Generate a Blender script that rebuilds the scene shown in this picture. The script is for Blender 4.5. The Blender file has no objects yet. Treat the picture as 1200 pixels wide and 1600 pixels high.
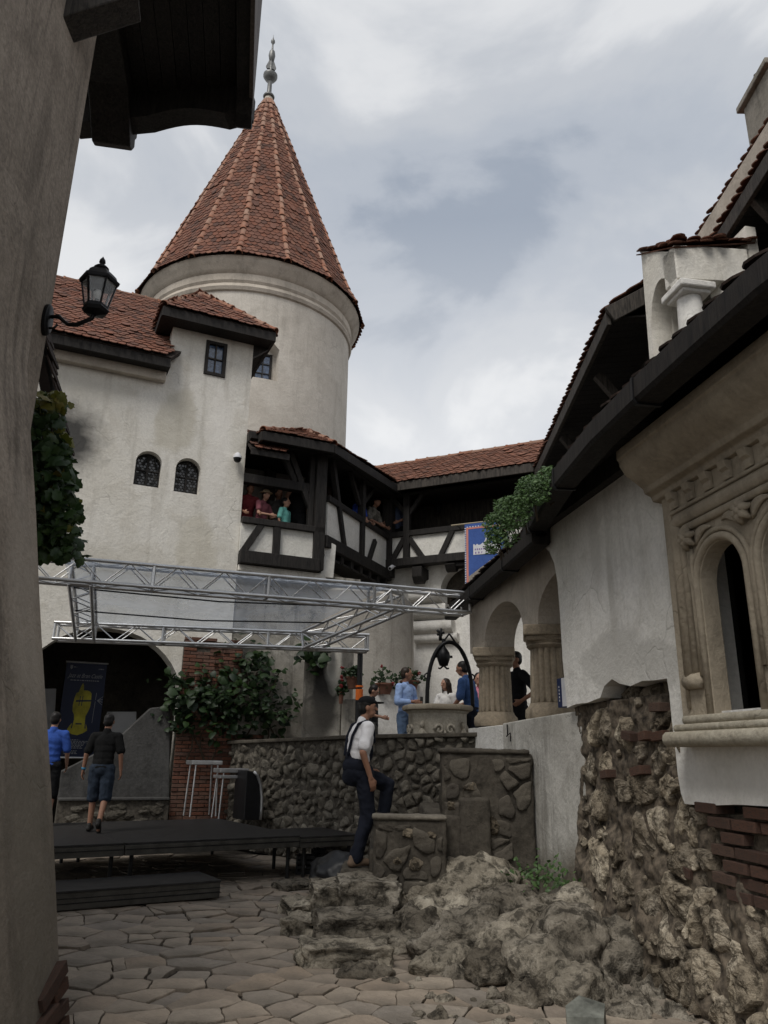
import bpy, bmesh, math, random
from mathutils import Vector, Matrix, noise
from mathutils.geometry import tessellate_polygon
random.seed(7)
R = math.radians
scene = bpy.context.scene
col = scene.collection

# ------------------------------------------------------------------ camera
EYE = Vector((0, 0, 1.6)); PITCH = R(17.6); ROLL = R(0.9); FPX = 1200.0
_r0 = Vector((1, 0, 0)); _u0 = Vector((0, -math.sin(PITCH), math.cos(PITCH)))
CF = Vector((0, math.cos(PITCH), math.sin(PITCH)))
CR = math.cos(ROLL)*_r0 + math.sin(ROLL)*_u0
CU = math.cos(ROLL)*_u0 - math.sin(ROLL)*_r0
cam = bpy.data.cameras.new('camera'); camo = bpy.data.objects.new('camera', cam); col.objects.link(camo)
cam.sensor_fit = 'VERTICAL'; cam.sensor_height = 32; cam.lens = 24; cam.clip_start = .05; cam.clip_end = 3000
camo.matrix_world = Matrix(((CR.x, CU.x, -CF.x, EYE.x), (CR.y, CU.y, -CF.y, EYE.y), (CR.z, CU.z, -CF.z, EYE.z), (0, 0, 0, 1)))
scene.camera = camo

# ------------------------------------------------------------------ sky, sun, exposure
SUN_EL, SUN_AZ = R(55), R(-153)
w = bpy.data.worlds.new('World'); scene.world = w; w.use_nodes = True
nt = w.node_tree; nt.nodes.clear()
def wn(t, **k):
    n = nt.nodes.new(t)
    for a, b in k.items(): setattr(n, a, b)
    return n
wl = nt.links.new
out = wn('ShaderNodeOutputWorld'); bg = wn('ShaderNodeBackground'); wl(bg.outputs[0], out.inputs[0])
sky = wn('ShaderNodeTexSky', sky_type='NISHITA', sun_disc=False, sun_elevation=SUN_EL, sun_rotation=SUN_AZ % (2*math.pi), air_density=1.0, dust_density=2.0)
tc = wn('ShaderNodeTexCoord'); sep = wn('ShaderNodeSeparateXYZ'); wl(tc.outputs['Generated'], sep.inputs[0])
zz = wn('ShaderNodeMath', operation='MAXIMUM'); wl(sep.outputs[2], zz.inputs[0]); zz.inputs[1].default_value = 0.0
za = wn('ShaderNodeMath', operation='ADD'); wl(zz.outputs[0], za.inputs[0]); za.inputs[1].default_value = .22
dx = wn('ShaderNodeMath', operation='DIVIDE'); wl(sep.outputs[0], dx.inputs[0]); wl(za.outputs[0], dx.inputs[1])
dy = wn('ShaderNodeMath', operation='DIVIDE'); wl(sep.outputs[1], dy.inputs[0]); wl(za.outputs[0], dy.inputs[1])
cmb = wn('ShaderNodeCombineXYZ'); wl(dx.outputs[0], cmb.inputs[0]); wl(dy.outputs[0], cmb.inputs[1])
n1 = wn('ShaderNodeTexNoise'); n1.inputs['Scale'].default_value = 2.2; n1.inputs['Detail'].default_value = 7; n1.inputs['Roughness'].default_value = .52; n1.inputs['Distortion'].default_value = .35
mp = wn('ShaderNodeMapping'); mp.inputs['Location'].default_value = (9.3, 6.6, 4.4); wl(cmb.outputs[0], mp.inputs[0]); wl(mp.outputs[0], n1.inputs['Vector'])
rp = wn('ShaderNodeValToRGB'); wl(n1.outputs[0], rp.inputs[0])
cr = rp.color_ramp; cr.interpolation = 'EASE'
cr.elements[0].position = .37; cr.elements[0].color = (.235, .262, .305, 1)
cr.elements[1].position = .66; cr.elements[1].color = (.51, .515, .52, 1)
e = cr.elements.new(.46); e.color = (.32, .342, .376, 1)
e = cr.elements.new(.56); e.color = (.375, .39, .412, 1)
hz = wn('ShaderNodeMapRange'); wl(sep.outputs[2], hz.inputs[0]); hz.inputs[1].default_value = .62; hz.inputs[2].default_value = .22; hz.inputs[3].default_value = 0; hz.inputs[4].default_value = .8; hz.clamp = True
mxh = wn('ShaderNodeMix', data_type='RGBA'); wl(hz.outputs[0], mxh.inputs[0]); wl(rp.outputs[0], mxh.inputs[6]); mxh.inputs[7].default_value = (.67, .665, .655, 1)
sc = wn('ShaderNodeMix', data_type='RGBA', blend_type='MULTIPLY'); sc.inputs[0].default_value = 1; wl(mxh.outputs[2], sc.inputs[6]); sc.inputs[7].default_value = (10, 10, 10, 1)
mx = wn('ShaderNodeMix', data_type='RGBA'); mx.inputs[0].default_value = .9; wl(sky.outputs[0], mx.inputs[6]); wl(sc.outputs[2], mx.inputs[7])
wl(mx.outputs[2], bg.inputs[0]); bg.inputs[1].default_value = .1
sun = bpy.data.lights.new('sun', 'SUN'); sun.energy = 1.45; sun.angle = R(25); sun.color = (1, .965, .91)
suno = bpy.data.objects.new('sun', sun); col.objects.link(suno)
_sd = Vector((math.sin(SUN_AZ)*math.cos(SUN_EL), math.cos(SUN_AZ)*math.cos(SUN_EL), math.sin(SUN_EL)))
suno.rotation_euler = _sd.to_track_quat('Z', 'Y').to_euler()
vs = scene.view_settings
scene.cycles.max_bounces = 6; scene.cycles.diffuse_bounces = 3; scene.cycles.glossy_bounces = 3; scene.cycles.transmission_bounces = 4
scene.display_settings.display_device = 'sRGB'; vs.view_transform = 'Standard'; vs.look = 'None'; vs.exposure = 0.66; vs.gamma = 1; vs.use_curve_mapping = False

# ------------------------------------------------------------------ pixels of the photograph <-> metres
def ray(x, y): return (x-600)/FPX*CR + (800-y)/FPX*CU + CF
def aty(x, y, Y): d = ray(x, y); return EYE + d*(Y/d.y)
def atz(x, y, z): d = ray(x, y); return EYE + d*((z-EYE.z)/d.z)
def proj(p):
    v = p-EYE; z = v.dot(CF)
    if z < .05: return None
    return (600+FPX*v.dot(CR)/z, 800-FPX*v.dot(CU)/z, z)
class Frame:
    """vertical plane: u runs along it (to the right), n points out of it"""
    def __init__(s, p, ang):
        a = R(ang); s.p = Vector((p[0], p[1], 0)); s.u = Vector((math.sin(a), math.cos(a), 0)); s.n = Vector((math.cos(a), -math.sin(a), 0))
    def pt(s, a, z, o=0): return s.p + s.u*a + s.n*o + Vector((0, 0, z))
    def px(s, x, y, o=0):
        d = ray(x, y); t = ((s.p-EYE).dot(s.n)+o)/d.dot(s.n); return EYE+d*t
    def sz(s, x, y, o=0):
        q = s.px(x, y, o); return ((q-s.p).dot(s.u), q.z)
FAC = Frame((-3.2, 15.0), 65.4)      # house on the left, behind the stage
RW = Frame((1.39, 10.4), 170.)       # wall on the right

# ------------------------------------------------------------------ objects
def wmat(o):
    m = o.matrix_basis.copy()
    while o.parent: o = o.parent; m = o.matrix_basis @ m
    return m
def tag(o, label=None, cat=None, group=None, kind=None):
    if label: o['label'] = label
    if cat: o['category'] = cat
    if group: o['group'] = group
    if kind: o['kind'] = kind
    return o
def thing(name, loc, label, cat, group=None):
    o = bpy.data.objects.new(name, None); o.empty_display_size = .2; col.objects.link(o); o.location = loc
    return tag(o, label, cat, group)
def link(name, me, parent=None, M=None, mat=None):
    if mat is not None and len(me.materials) == 0: me.materials.append(mat)
    o = bpy.data.objects.new(name, me); col.objects.link(o)
    M = M or Matrix.Identity(4)
    if parent: o.parent = parent; M = wmat(parent).inverted() @ M
    o.matrix_basis = M
    return o
def frame_axes(d, up=Vector((0, 0, 1))):
    d = d.normalized()
    if abs(d.dot(up)) > .995: up = Vector((0, 1, 0)) if abs(d.y) < .9 else Vector((1, 0, 0))
    x = d.cross(up).normalized(); return x, x.cross(d).normalized()   # side, up
class MB:
    def __init__(s): s.v = []; s.f = []; s.mi = []; s.m = 0
    def add(s, vs, fs):
        b = len(s.v); s.v += [tuple(q) for q in vs]
        for f in fs: s.f.append([b+i for i in f]); s.mi.append(s.m)
    def box(s, o, a, b, c):
        o, a, b, c = map(Vector, (o, a, b, c))
        if a.cross(b).dot(c) < 0: a, b = b, a
        s.add([o, o+a, o+a+b, o+b, o+c, o+a+c, o+a+b+c, o+b+c], [(0, 3, 2, 1), (4, 5, 6, 7), (0, 1, 5, 4), (1, 2, 6, 5), (2, 3, 7, 6), (3, 0, 4, 7)])
    def cbox(s, c, sx, sy, sz, rz=0):
        a = Vector((math.cos(rz), math.sin(rz), 0))*sx; b = Vector((-math.sin(rz), math.cos(rz), 0))*sy; h = Vector((0, 0, sz))
        s.box(Vector(c)-a/2-b/2-h/2, a, b, h)
    def beam(s, p, q, wd, ht, up=Vector((0, 0, 1)), ext=0):
        p, q = Vector(p), Vector(q); d = (q-p).normalized(); p = p-d*ext; q = q+d*ext
        x, y = frame_axes(d, up)
        s.box(p-x*wd/2-y*ht/2, x*wd, y*ht, q-p)
    def tube(s, pts, r, n=8, cap=True, up=Vector((0, 0, 1))):
        pts = [Vector(q) for q in pts]; k = len(pts); rs = r if isinstance(r, (list, tuple)) else [r]*k
        vs = []; fs = []; px_ = None
        for i, q in enumerate(pts):
            d = (pts[min(i+1, k-1)]-pts[max(i-1, 0)])
            if d.length < 1e-9: d = Vector((0, 0, 1))
            d.normalize()
            if px_ is None: x, y = frame_axes(d, up)
            else:
                x = (px_ - d*px_.dot(d))
                x = x.normalized() if x.length > 1e-6 else frame_axes(d, up)[0]
                y = x.cross(d).normalized()
            px_ = x
            for j in range(n):
                a = 2*math.pi*j/n; vs.append(q+(x*math.cos(a)+y*math.sin(a))*rs[i])
        for i in range(k-1):
            for j in range(n): fs.append((i*n+j, (i+1)*n+j, (i+1)*n+(j+1) % n, i*n+(j+1) % n))
        if cap: fs.append(tuple(range(n))); fs.append(tuple((k-1)*n+j for j in reversed(range(n))))
        s.add(vs, fs)
    def lathe(s, prof, c=(0, 0, 0), n=24, a0=0, a1=2*math.pi, rf=None, cap=False):
        c = Vector(c); full = abs(a1-a0-2*math.pi) < 1e-6; m = n if full else n+1; vs = []; fs = []
        for (r, z) in prof:
            for j in range(m):
                a = a0+(a1-a0)*j/n; k = rf(a, z) if rf else 1
                vs.append(c+Vector((r*k*math.cos(a), r*k*math.sin(a), z)))
        for i in range(len(prof)-1):
            for j in range(n):
                j2 = (j+1) % m; fs.append((i*m+j, i*m+j2, (i+1)*m+j2, (i+1)*m+j))
        if cap and full: fs.append(tuple(reversed(range(m)))); fs.append(tuple((len(prof)-1)*m+j for j in range(m)))
        s.add(vs, fs)
    def slab(s, poly, fr, o0, o1, holes=(), back=True):
        """polygon in (s, z) of a Frame (or list of fr.pt-like callables) between offsets o0 (front) and o1 (back); holes go through"""
        P = fr.pt if isinstance(fr, Frame) else fr
        loops = [list(poly)]+[list(h) for h in holes]
        def area(l): return sum(l[i][0]*l[(i+1) % len(l)][1]-l[(i+1) % len(l)][0]*l[i][1] for i in range(len(l)))
        if area(loops[0]) < 0: loops[0].reverse()
        for h in loops[1:]:
            if area(h) > 0: h.reverse()
        tri = tessellate_polygon([[Vector((a, b, 0)) for a, b in l] for l in loops])
        flat = [q for l in loops for q in l]; n = len(flat)
        vs = [P(a, b, o0) for a, b in flat]+[P(a, b, o1) for a, b in flat]; fs = []
        for t in tri:
            (ax, ay), (bx, by), (cx, cy) = (flat[i] for i in t)
            if (bx-ax)*(cy-ay)-(by-ay)*(cx-ax) < 0: t = t[::-1]
            fs.append(tuple(t))
            if back: fs.append(tuple(n+i for i in reversed(t)))
        b = 0
        for l in loops:
            k = len(l)
            for i in range(k):
                j = (i+1) % k; fs.append((b+i, n+b+i, n+b+j, b+j))
            b += k
        s.add(vs, fs)
    def sweep(s, path, prof, up=Vector((0, 0, 1)), closed=False, cap=True):
        """profile [(side, up)] swept along a straight-ish path (mitred)"""
        path = [Vector(q) for q in path]; k = len(path); n = len(prof); vs = []; fs = []
        for i, q in enumerate(path):
            a = (path[i]-path[i-1]).normalized() if (i > 0 or closed) else None
            b = (path[(i+1) % k]-path[i]).normalized() if (i < k-1 or closed) else None
            a = a or b; b = b or a; d = (a+b).normalized()
            x = d.cross(up).normalized(); y = x.cross(d).normalized(); kx = 1/max(.3, a.dot(d))
            for (e, h) in prof: vs.append(q+x*e*kx+y*h)
        m = k if closed else k-1
        for i in range(m):
            for j in range(n):
                i2 = (i+1) % k; j2 = (j+1) % n; fs.append((i*n+j, i*n+j2, i2*n+j2, i2*n+j))
        if cap and not closed: fs.append(tuple(reversed(range(n)))); fs.append(tuple((k-1)*n+j for j in range(n)))
        s.add(vs, fs)
    def mesh(s, name, smooth=False, fix=False):
        me = bpy.data.meshes.new(name); me.from_pydata(s.v, [], s.f)
        if any(s.mi): me.polygons.foreach_set('material_index', s.mi)
        if fix:
            bm = bmesh.new(); bm.from_mesh(me); bmesh.ops.remove_doubles(bm, verts=bm.verts, dist=1e-5); bmesh.ops.recalc_face_normals(bm, faces=bm.faces); bm.to_mesh(me); bm.free()
        if smooth: me.polygons.foreach_set('use_smooth', [True]*len(me.polygons))
        me.update(); return me
    def build(s, name, mat, parent=None, smooth=False, fix=True, bevel=0, angle=None, M=None):
        me = s.mesh(name, smooth, fix)
        for m in (mat if isinstance(mat, (list, tuple)) else [mat]): me.materials.append(m)
        if angle:
            me.polygons.foreach_set('use_smooth', [True]*len(me.polygons))
            me.set_sharp_from_angle(angle=R(angle))
        o = link(name, me, parent, M)
        if bevel:
            b = o.modifiers.new('bevel', 'BEVEL'); b.width = bevel; b.segments = 2; b.limit_method = 'ANGLE'; b.angle_limit = R(35)
        return o
TMP = bpy.data.scenes.new('workbench')      # scratch scene for evaluating modifiers, removed at the end
def fbm(p, o=4, l=2.0, g=.5):
    a = 1.; t = 0.; q = Vector(p)
    for _ in range(o): t += a*noise.noise(q); q = q*l; a *= g
    return t
def pieces(parent, name, protos, items, mat, limit=300, rest=None, W=None):
    """items: (matrix, prototype index). The largest in view become objects, the rest one stuff mesh."""
    sc_ = []
    for i, (M, k) in enumerate(items):
        c = M.translation; q = proj(c); s_ = 0
        if q and -30 < q[0] < 1230 and -30 < q[1] < 1630:
            nrm = M.col[2].xyz.normalized(); s_ = 1/(q[2]**2)*(max(.05, nrm.dot((EYE-c).normalized())))*M.col[0].xyz.length*M.col[1].xyz.length
        sc_.append((s_, i))
    sc_.sort(reverse=True); pick = set(i for _, i in sc_[:limit])
    for p in protos:
        if len(p.materials) == 0: p.materials.append(mat)
    inv = wmat(parent).inverted(); vs = []; fs = []
    for i, (M, k) in enumerate(items):
        if i in pick:
            o = bpy.data.objects.new(name, protos[k]); col.objects.link(o); o.parent = parent; o.matrix_basis = inv @ M
        else:
            b = len(vs); vs += [tuple(M @ v.co) for v in protos[k].vertices]; fs += [[b+j for j in p.vertices] for p in protos[k].polygons]
    if fs:
        me = bpy.data.meshes.new(rest or name); me.from_pydata(vs, [], fs)
        if protos[0].polygons[0].use_smooth: me.polygons.foreach_set('use_smooth', [True]*len(fs))
        me.materials.append(protos[0].materials[0]); o = link(rest or (name+'s'), me, parent); o['kind'] = 'stuff'
def basis(x, y, z, t): return Matrix(((x.x, y.x, z.x, t.x), (x.y, y.y, z.y, t.y), (x.z, y.z, z.z, t.z), (0, 0, 0, 1)))
# ------------------------------------------------------------------ materials
class NT:
    def __init__(s, name):
        s.m = bpy.data.materials.new(name); s.m.use_nodes = True; s.t = s.m.node_tree
        s.b = s.t.nodes['Principled BSDF']; s.l = s.t.links.new
        s.tc = s.n('ShaderNodeTexCoord'); s.co = s.tc.outputs['Object']
    def n(s, t, **k):
        q = s.t.nodes.new(t)
        for a, b in k.items(): setattr(q, a, b)
        return q
    def noise(s, scale, detail=4, rough=.55, dist=0, sx=None, off=None):
        q = s.n('ShaderNodeTexNoise'); q.inputs['Scale'].default_value = scale; q.inputs['Detail'].default_value = detail
        q.inputs['Roughness'].default_value = rough; q.inputs['Distortion'].default_value = dist
        if sx or off:
            m = s.n('ShaderNodeMapping'); m.inputs['Scale'].default_value = sx or (1, 1, 1); m.inputs['Location'].default_value = off or (0, 0, 0)
            s.l(s.co, m.inputs[0]); s.l(m.outputs[0], q.inputs['Vector'])
        else: s.l(s.co, q.inputs['Vector'])
        return q.outputs[0]
    def ramp(s, f, stops):
        q = s.n('ShaderNodeValToRGB'); s.l(f, q.inputs[0]); e = q.color_ramp.elements
        e[0].position, e[0].color = stops[0][0], C4(stops[0][1]); e[1].position, e[1].color = stops[-1][0], C4(stops[-1][1])
        for p, c in stops[1:-1]: k = e.new(p); k.color = C4(c)
        return q.outputs[0]
    def mix(s, f, a, b, mode='MIX'):
        q = s.n('ShaderNodeMix', data_type='RGBA', blend_type=mode)
        for i, v in ((0, f), (6, a), (7, b)):
            if hasattr(v, 'links') or hasattr(v, 'is_output'): s.l(v, q.inputs[i])
            else: q.inputs[i].default_value = v if i == 0 else C4(v)
        return q.outputs[2]
    def math(s, op, a, b=0.):
        q = s.n('ShaderNodeMath', operation=op)
        for i, v in ((0, a), (1, b)):
            if hasattr(v, 'is_output'): s.l(v, q.inputs[i])
            else: q.inputs[i].default_value = v
        return q.outputs[0]
    def rnd(s):
        g = s.n('ShaderNodeNewGeometry'); o = s.n('ShaderNodeObjectInfo')
        return s.math('FRACT', s.math('ADD', g.outputs['Random Per Island'], o.outputs['Random']))
    def vor(s, scale, feat='F1', sx=None):
        q = s.n('ShaderNodeTexVoronoi', feature=feat); q.inputs['Scale'].default_value = scale
        if sx:
            m = s.n('ShaderNodeMapping'); m.inputs['Scale'].default_value = sx; s.l(s.co, m.inputs[0]); s.l(m.outputs[0], q.inputs['Vector'])
        else: s.l(s.co, q.inputs['Vector'])
        return q.outputs[0]
    def bump(s, h, st=.3, d=.02, prev=None):
        q = s.n('ShaderNodeBump'); q.inputs['Strength'].default_value = st; q.inputs['Distance'].default_value = d; s.l(h, q.inputs['Height'])
        if prev: s.l(prev, q.inputs['Normal'])
        return q.outputs[0]
    def done(s, c, rough=.85, nrm=None, metal=0, spec=.3):
        b = s.b
        if hasattr(c, 'is_output'): s.l(c, b.inputs['Base Color'])
        else: b.inputs['Base Color'].default_value = C4(c)
        if hasattr(rough, 'is_output'): s.l(rough, b.inputs['Roughness'])
        else: b.inputs['Roughness'].default_value = rough
        b.inputs['Metallic'].default_value = metal; b.inputs['Specular IOR Level'].default_value = spec
        if nrm: s.l(nrm, b.inputs['Normal'])
        return s.m
def C4(c): return (c[0], c[1], c[2], 1) if len(c) == 3 else c
def plaster(name, light, mid, dark, wear=.5, scale=1., streak=.35, rough=.9, grain=.25):
    k = NT(name)
    a = k.noise(.55*scale, 4, .62, .6); b = k.noise(2.3*scale, 5, .68, .4); c = k.noise(26, 3, .7); st = k.noise(1.7, 4, .65, .3, sx=(2.4, 2.4, .22))
    base = k.mix(k.ramp(a, [(.38, (0, 0, 0)), (.62, (1, 1, 1))]), light, mid)
    base = k.mix(k.math('MULTIPLY', k.ramp(b, [(.5, (0, 0, 0)), (.72, (1, 1, 1))]), wear), base, dark)
    base = k.mix(k.math('MULTIPLY', k.ramp(st, [(.52, (0, 0, 0)), (.7, (1, 1, 1))]), streak), base, [v*.72 for v in dark])
    base = k.mix(grain, base, k.ramp(c, [(.3, (.35, .35, .35)), (.7, (1, 1, 1))]), 'MULTIPLY')
    vc = k.n('ShaderNodeTexVoronoi', feature='DISTANCE_TO_EDGE'); vc.inputs['Scale'].default_value = .8; wv = k.n('ShaderNodeVectorMath', operation='ADD'); wn2 = k.n('ShaderNodeTexNoise'); wn2.inputs['Scale'].default_value = 3.; wn2.inputs['Detail'].default_value = 3
    k.l(k.co, wn2.inputs['Vector']); ws = k.n('ShaderNodeVectorMath', operation='SCALE'); ws.inputs['Scale'].default_value = .45; k.l(wn2.outputs['Color'], ws.inputs[0]); k.l(k.co, wv.inputs[0]); k.l(ws.outputs[0], wv.inputs[1]); k.l(wv.outputs[0], vc.inputs['Vector'])
    crk = k.math('MULTIPLY', k.ramp(vc.outputs[0], [(.0, (1, 1, 1)), (.009, (0, 0, 0))]), k.ramp(k.noise(.7, 3, .5, off=(5, 3, 1)), [(.52, (0, 0, 0)), (.6, (1, 1, 1))]))
    base = k.mix(k.math('MULTIPLY', crk, .3), base, [v*.4 for v in dark]); tro = k.noise(6.5, 3, .6, .8)
    h = k.math('ADD', k.math('ADD', k.math('MULTIPLY', b, 1.2), k.math('MULTIPLY', tro, .5)), k.math('SUBTRACT', k.math('MULTIPLY', c, .4), k.math('MULTIPLY', crk, .25)))
    return k.done(base, rough, k.bump(h, .45, .03), spec=.15)
def stained(name, src, spots):
    """copy of a plaster with stains or painted shade as soft spots: (centre, radii, colour, amount, softness)"""
    m = src.copy(); m.name = name; t = m.node_tree; bs = t.nodes['Principled BSDF']; cur = bs.inputs['Base Color'].links[0].from_socket; tc = t.nodes.new('ShaderNodeTexCoord')
    nz = t.nodes.new('ShaderNodeTexNoise'); nz.inputs['Scale'].default_value = 2.6; nz.inputs['Detail'].default_value = 6; t.links.new(tc.outputs['Object'], nz.inputs['Vector'])
    for c, r, colr, amt, soft in spots:
        mpn = t.nodes.new('ShaderNodeMapping'); mpn.inputs['Location'].default_value = [-c[i]/r[i] for i in range(3)]; mpn.inputs['Scale'].default_value = [1/q for q in r]; t.links.new(tc.outputs['Object'], mpn.inputs[0])
        ln = t.nodes.new('ShaderNodeVectorMath'); ln.operation = 'LENGTH'; t.links.new(mpn.outputs[0], ln.inputs[0])
        ad = t.nodes.new('ShaderNodeMath'); ad.operation = 'MULTIPLY_ADD'; t.links.new(nz.outputs[0], ad.inputs[0]); ad.inputs[1].default_value = 1.1; t.links.new(ln.outputs['Value'], ad.inputs[2])
        mr = t.nodes.new('ShaderNodeMapRange'); mr.clamp = True; t.links.new(ad.outputs[0], mr.inputs[0]); mr.inputs[1].default_value = 1.5+soft; mr.inputs[2].default_value = 1.5-soft; mr.inputs[3].default_value = 0; mr.inputs[4].default_value = amt
        mxn = t.nodes.new('ShaderNodeMix'); mxn.data_type = 'RGBA'; t.links.new(mr.outputs[0], mxn.inputs[0]); t.links.new(cur, mxn.inputs[6]); mxn.inputs[7].default_value = C4(colr); cur = mxn.outputs[2]
    t.links.new(cur, bs.inputs['Base Color']); return m
def simple(name, c, rough=.7, var=.12, scale=8, metal=0, bump=.0, spec=.3):
    k = NT(name); n_ = k.noise(scale, 4, .6)
    d = [max(0, v*(1-var*2)) for v in c]; l = [min(1, v*(1+var)) for v in c]
    return k.done(k.ramp(n_, [(.3, d), (.7, l)]), rough, k.bump(n_, bump, .01) if bump else None, metal, spec)
def piece_mat(name, cols, rough=.85, grain=14, bstr=.4, bdist=.01, dirt=.4, dirtcol=(.05, .045, .04), spec=.2):
    """colour picked piece by piece, then grain and dirt"""
    k = NT(name); r = k.rnd(); n_ = len(cols)
    c = k.ramp(r, [(i/(n_-1), q) for i, q in enumerate(cols)])
    a = k.noise(grain, 4, .65); b = k.noise(grain*.22, 3, .6)
    c = k.mix(.55, c, k.ramp(a, [(.25, (.45, .45, .45)), (.75, (1.25, 1.25, 1.25))]), 'MULTIPLY')
    c = k.mix(k.math('MULTIPLY', k.ramp(b, [(.45, (0, 0, 0)), (.7, (1, 1, 1))]), dirt), c, dirtcol)
    return k.done(c, rough, k.bump(a, bstr, bdist), spec=spec)
def rock_mat(name, cols, scale=1., dark=(.025, .022, .018), bstr=.8):
    k = NT(name); k.co = k.n('ShaderNodeNewGeometry').outputs['Position']; a = k.noise(3.2*scale, 6, .68, .5); b = k.noise(11*scale, 5, .72, .3); v = k.vor(9*scale); r = k.rnd(); fine = k.noise(46*scale, 3, .75)
    c = k.ramp(a, [(.3, cols[0]), (.5, cols[1]), (.68, cols[2])])
    c = k.mix(k.math('MULTIPLY', k.ramp(b, [(.40, (1, 1, 1)), (.53, (0, 0, 0))]), .85), c, dark)
    c = k.mix(.75, c, k.ramp(r, [(0, (.42, .38, .33)), (.45, (.9, .87, .83)), (1, (1.5, 1.45, 1.34))]), 'MULTIPLY')
    c = k.mix(.4, c, k.ramp(fine, [(.3, (.5, .48, .45)), (.68, (1.25, 1.25, 1.23))]), 'MULTIPLY')
    h = k.math('ADD', b, k.math('ADD', k.math('MULTIPLY', v, .5), k.math('MULTIPLY', fine, .35)))
    return k.done(c, .92, k.bump(h, bstr, .04), spec=.12)
def wood(name, c, c2, rough=.7, sx=(1, 1, 1)):
    k = NT(name); a = k.noise(5, 7, .65, 1.2, sx=(5, 5, .6)); b = k.noise(30, 5, .6)
    r = k.rnd(); q = k.mix(k.ramp(a, [(.35, (0, 0, 0)), (.65, (1, 1, 1))]), c, c2); q = k.mix(.4, q, k.ramp(r, [(0, (.6, .6, .6)), (1, (1.3, 1.3, 1.3))]), 'MULTIPLY')
    return k.done(q, rough, k.bump(k.math('ADD', a, k.math('MULTIPLY', b, .3)), .35, .012), spec=.2)
def leafmat(name, cols):
    k = NT(name); r = k.rnd(); n_ = len(cols); c = k.ramp(r, [(i/(n_-1), q) for i, q in enumerate(cols)])
    m = k.done(c, .5, spec=.35)
    tr = k.n('ShaderNodeBsdfTranslucent'); mxs = k.n('ShaderNodeMixShader'); mxs.inputs[0].default_value = .25
    k.l(c, tr.inputs[0]); k.l(k.b.outputs[0], mxs.inputs[1]); k.l(tr.outputs[0], mxs.inputs[2]); k.l(mxs.outputs[0], k.t.nodes['Material Output'].inputs[0])
    return m
def glass(name, tint=(.9, .95, 1), alpha=.25, rough=.05):
    k = NT(name); m = k.done(tint, rough, spec=.5); k.b.inputs['Alpha'].default_value = alpha
    return m
M = {}
M['white'] = plaster('white_plaster', (.78, .75, .685), (.71, .675, .60), (.52, .475, .395), .5)
M['white2'] = plaster('chalk_plaster', (.80, .78, .74), (.72, .70, .65), (.48, .455, .40), .45, 1.6, .3)
M['towerp'] = plaster('tower_plaster', (.62, .575, .51), (.52, .475, .415), (.40, .365, .315), .6, 1., .3)
M['cornicep'] = plaster('cornice_plaster', (.56, .50, .425), (.46, .405, .34), (.30, .265, .22), .6, 1., .3)
M['grey'] = plaster('grey_plaster', (.46, .43, .385), (.38, .35, .305), (.24, .22, .19), .5, 1.2, .4)
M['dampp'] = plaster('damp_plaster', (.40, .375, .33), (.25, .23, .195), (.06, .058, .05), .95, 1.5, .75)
M['dampw'] = plaster('damp_chalk_plaster', (.60, .58, .53), (.46, .44, .40), (.22, .205, .175), .6, 1.8, .65)
M['near'] = plaster('near_plaster', (.43, .365, .30), (.35, .295, .24), (.205, .172, .14), .55, 1.6, .7, grain=.6)
M['cement'] = plaster('dark_cement', (.125, .11, .088), (.085, .074, .06), (.035, .031, .026), .75, 2.6, .4, grain=.6)
M['infill'] = plaster('infill_plaster', (.80, .775, .72), (.72, .70, .64), (.55, .53, .47), .4, 2., .2)
M['sandst'] = plaster('sandstone', (.40, .345, .265), (.335, .285, .215), (.20, .17, .13), .55, 2.2, .4)
M['colst'] = plaster('column_stone', (.40, .335, .25), (.32, .265, .195), (.17, .14, .105), .6, 3., .5, grain=.45)
M['oldst'] = rock_mat('weathered_stone', [(.16, .135, .10), (.27, .23, .175), (.37, .32, .25)], 1.4, (.07, .06, .045), .6)
M['wellst'] = plaster('carved_stone', (.52, .475, .395), (.42, .38, .31), (.24, .215, .17), .6, 3., .4, grain=.5)
M['tile'] = piece_mat('clay_tile', [(.14, .062, .042), (.20, .084, .054), (.17, .076, .053), (.235, .113, .076), (.09, .05, .04), (.19, .092, .066), (.155, .073, .053)], .9, 18, .4, .008, .5, (.07, .045, .035))
M['tileb'] = piece_mat('brown_tile', [(.13, .058, .038), (.185, .082, .052), (.15, .072, .05), (.22, .10, .065), (.105, .055, .04)], .9, 18, .4, .008, .45, (.06, .045, .038))
M['tiled'] = piece_mat('dark_tile', [(.035, .026, .022), (.06, .04, .032), (.045, .034, .03)], .9, 18, .4, .008, .4, (.02, .018, .016))
M['ridge'] = piece_mat('ridge_tile', [(.24, .10, .062), (.29, .13, .08), (.30, .18, .13), (.22, .095, .06)], .9, 16, .4, .01, .35, (.25, .20, .16))
M['underroof'] = simple('roof_deck', (.03, .022, .018), .9)
M['timber'] = wood('black_timber', (.013, .012, .0115), (.036, .032, .029))
M['timber2'] = wood('weathered_timber', (.02, .018, .016), (.075, .064, .054))
M['gutterw'] = wood('gutter_wood', (.010, .009, .009), (.028, .024, .021))
M['sillst'] = plaster('sill_stone', (.42, .385, .31), (.34, .305, .24), (.19, .17, .125), .6, 3., .4, grain=.4)
M['rail'] = wood('rail_timber', (.012, .010, .009), (.03, .024, .02))
M['brick'] = piece_mat('brick', [(.16, .066, .042), (.22, .094, .06), (.125, .06, .044), (.19, .105, .075), (.15, .085, .065)], .92, 22, .6, .012, .5, (.06, .05, .042))
M['mortar'] = simple('mortar', (.09, .079, .064), .95, .3, 20, bump=.5)
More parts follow.
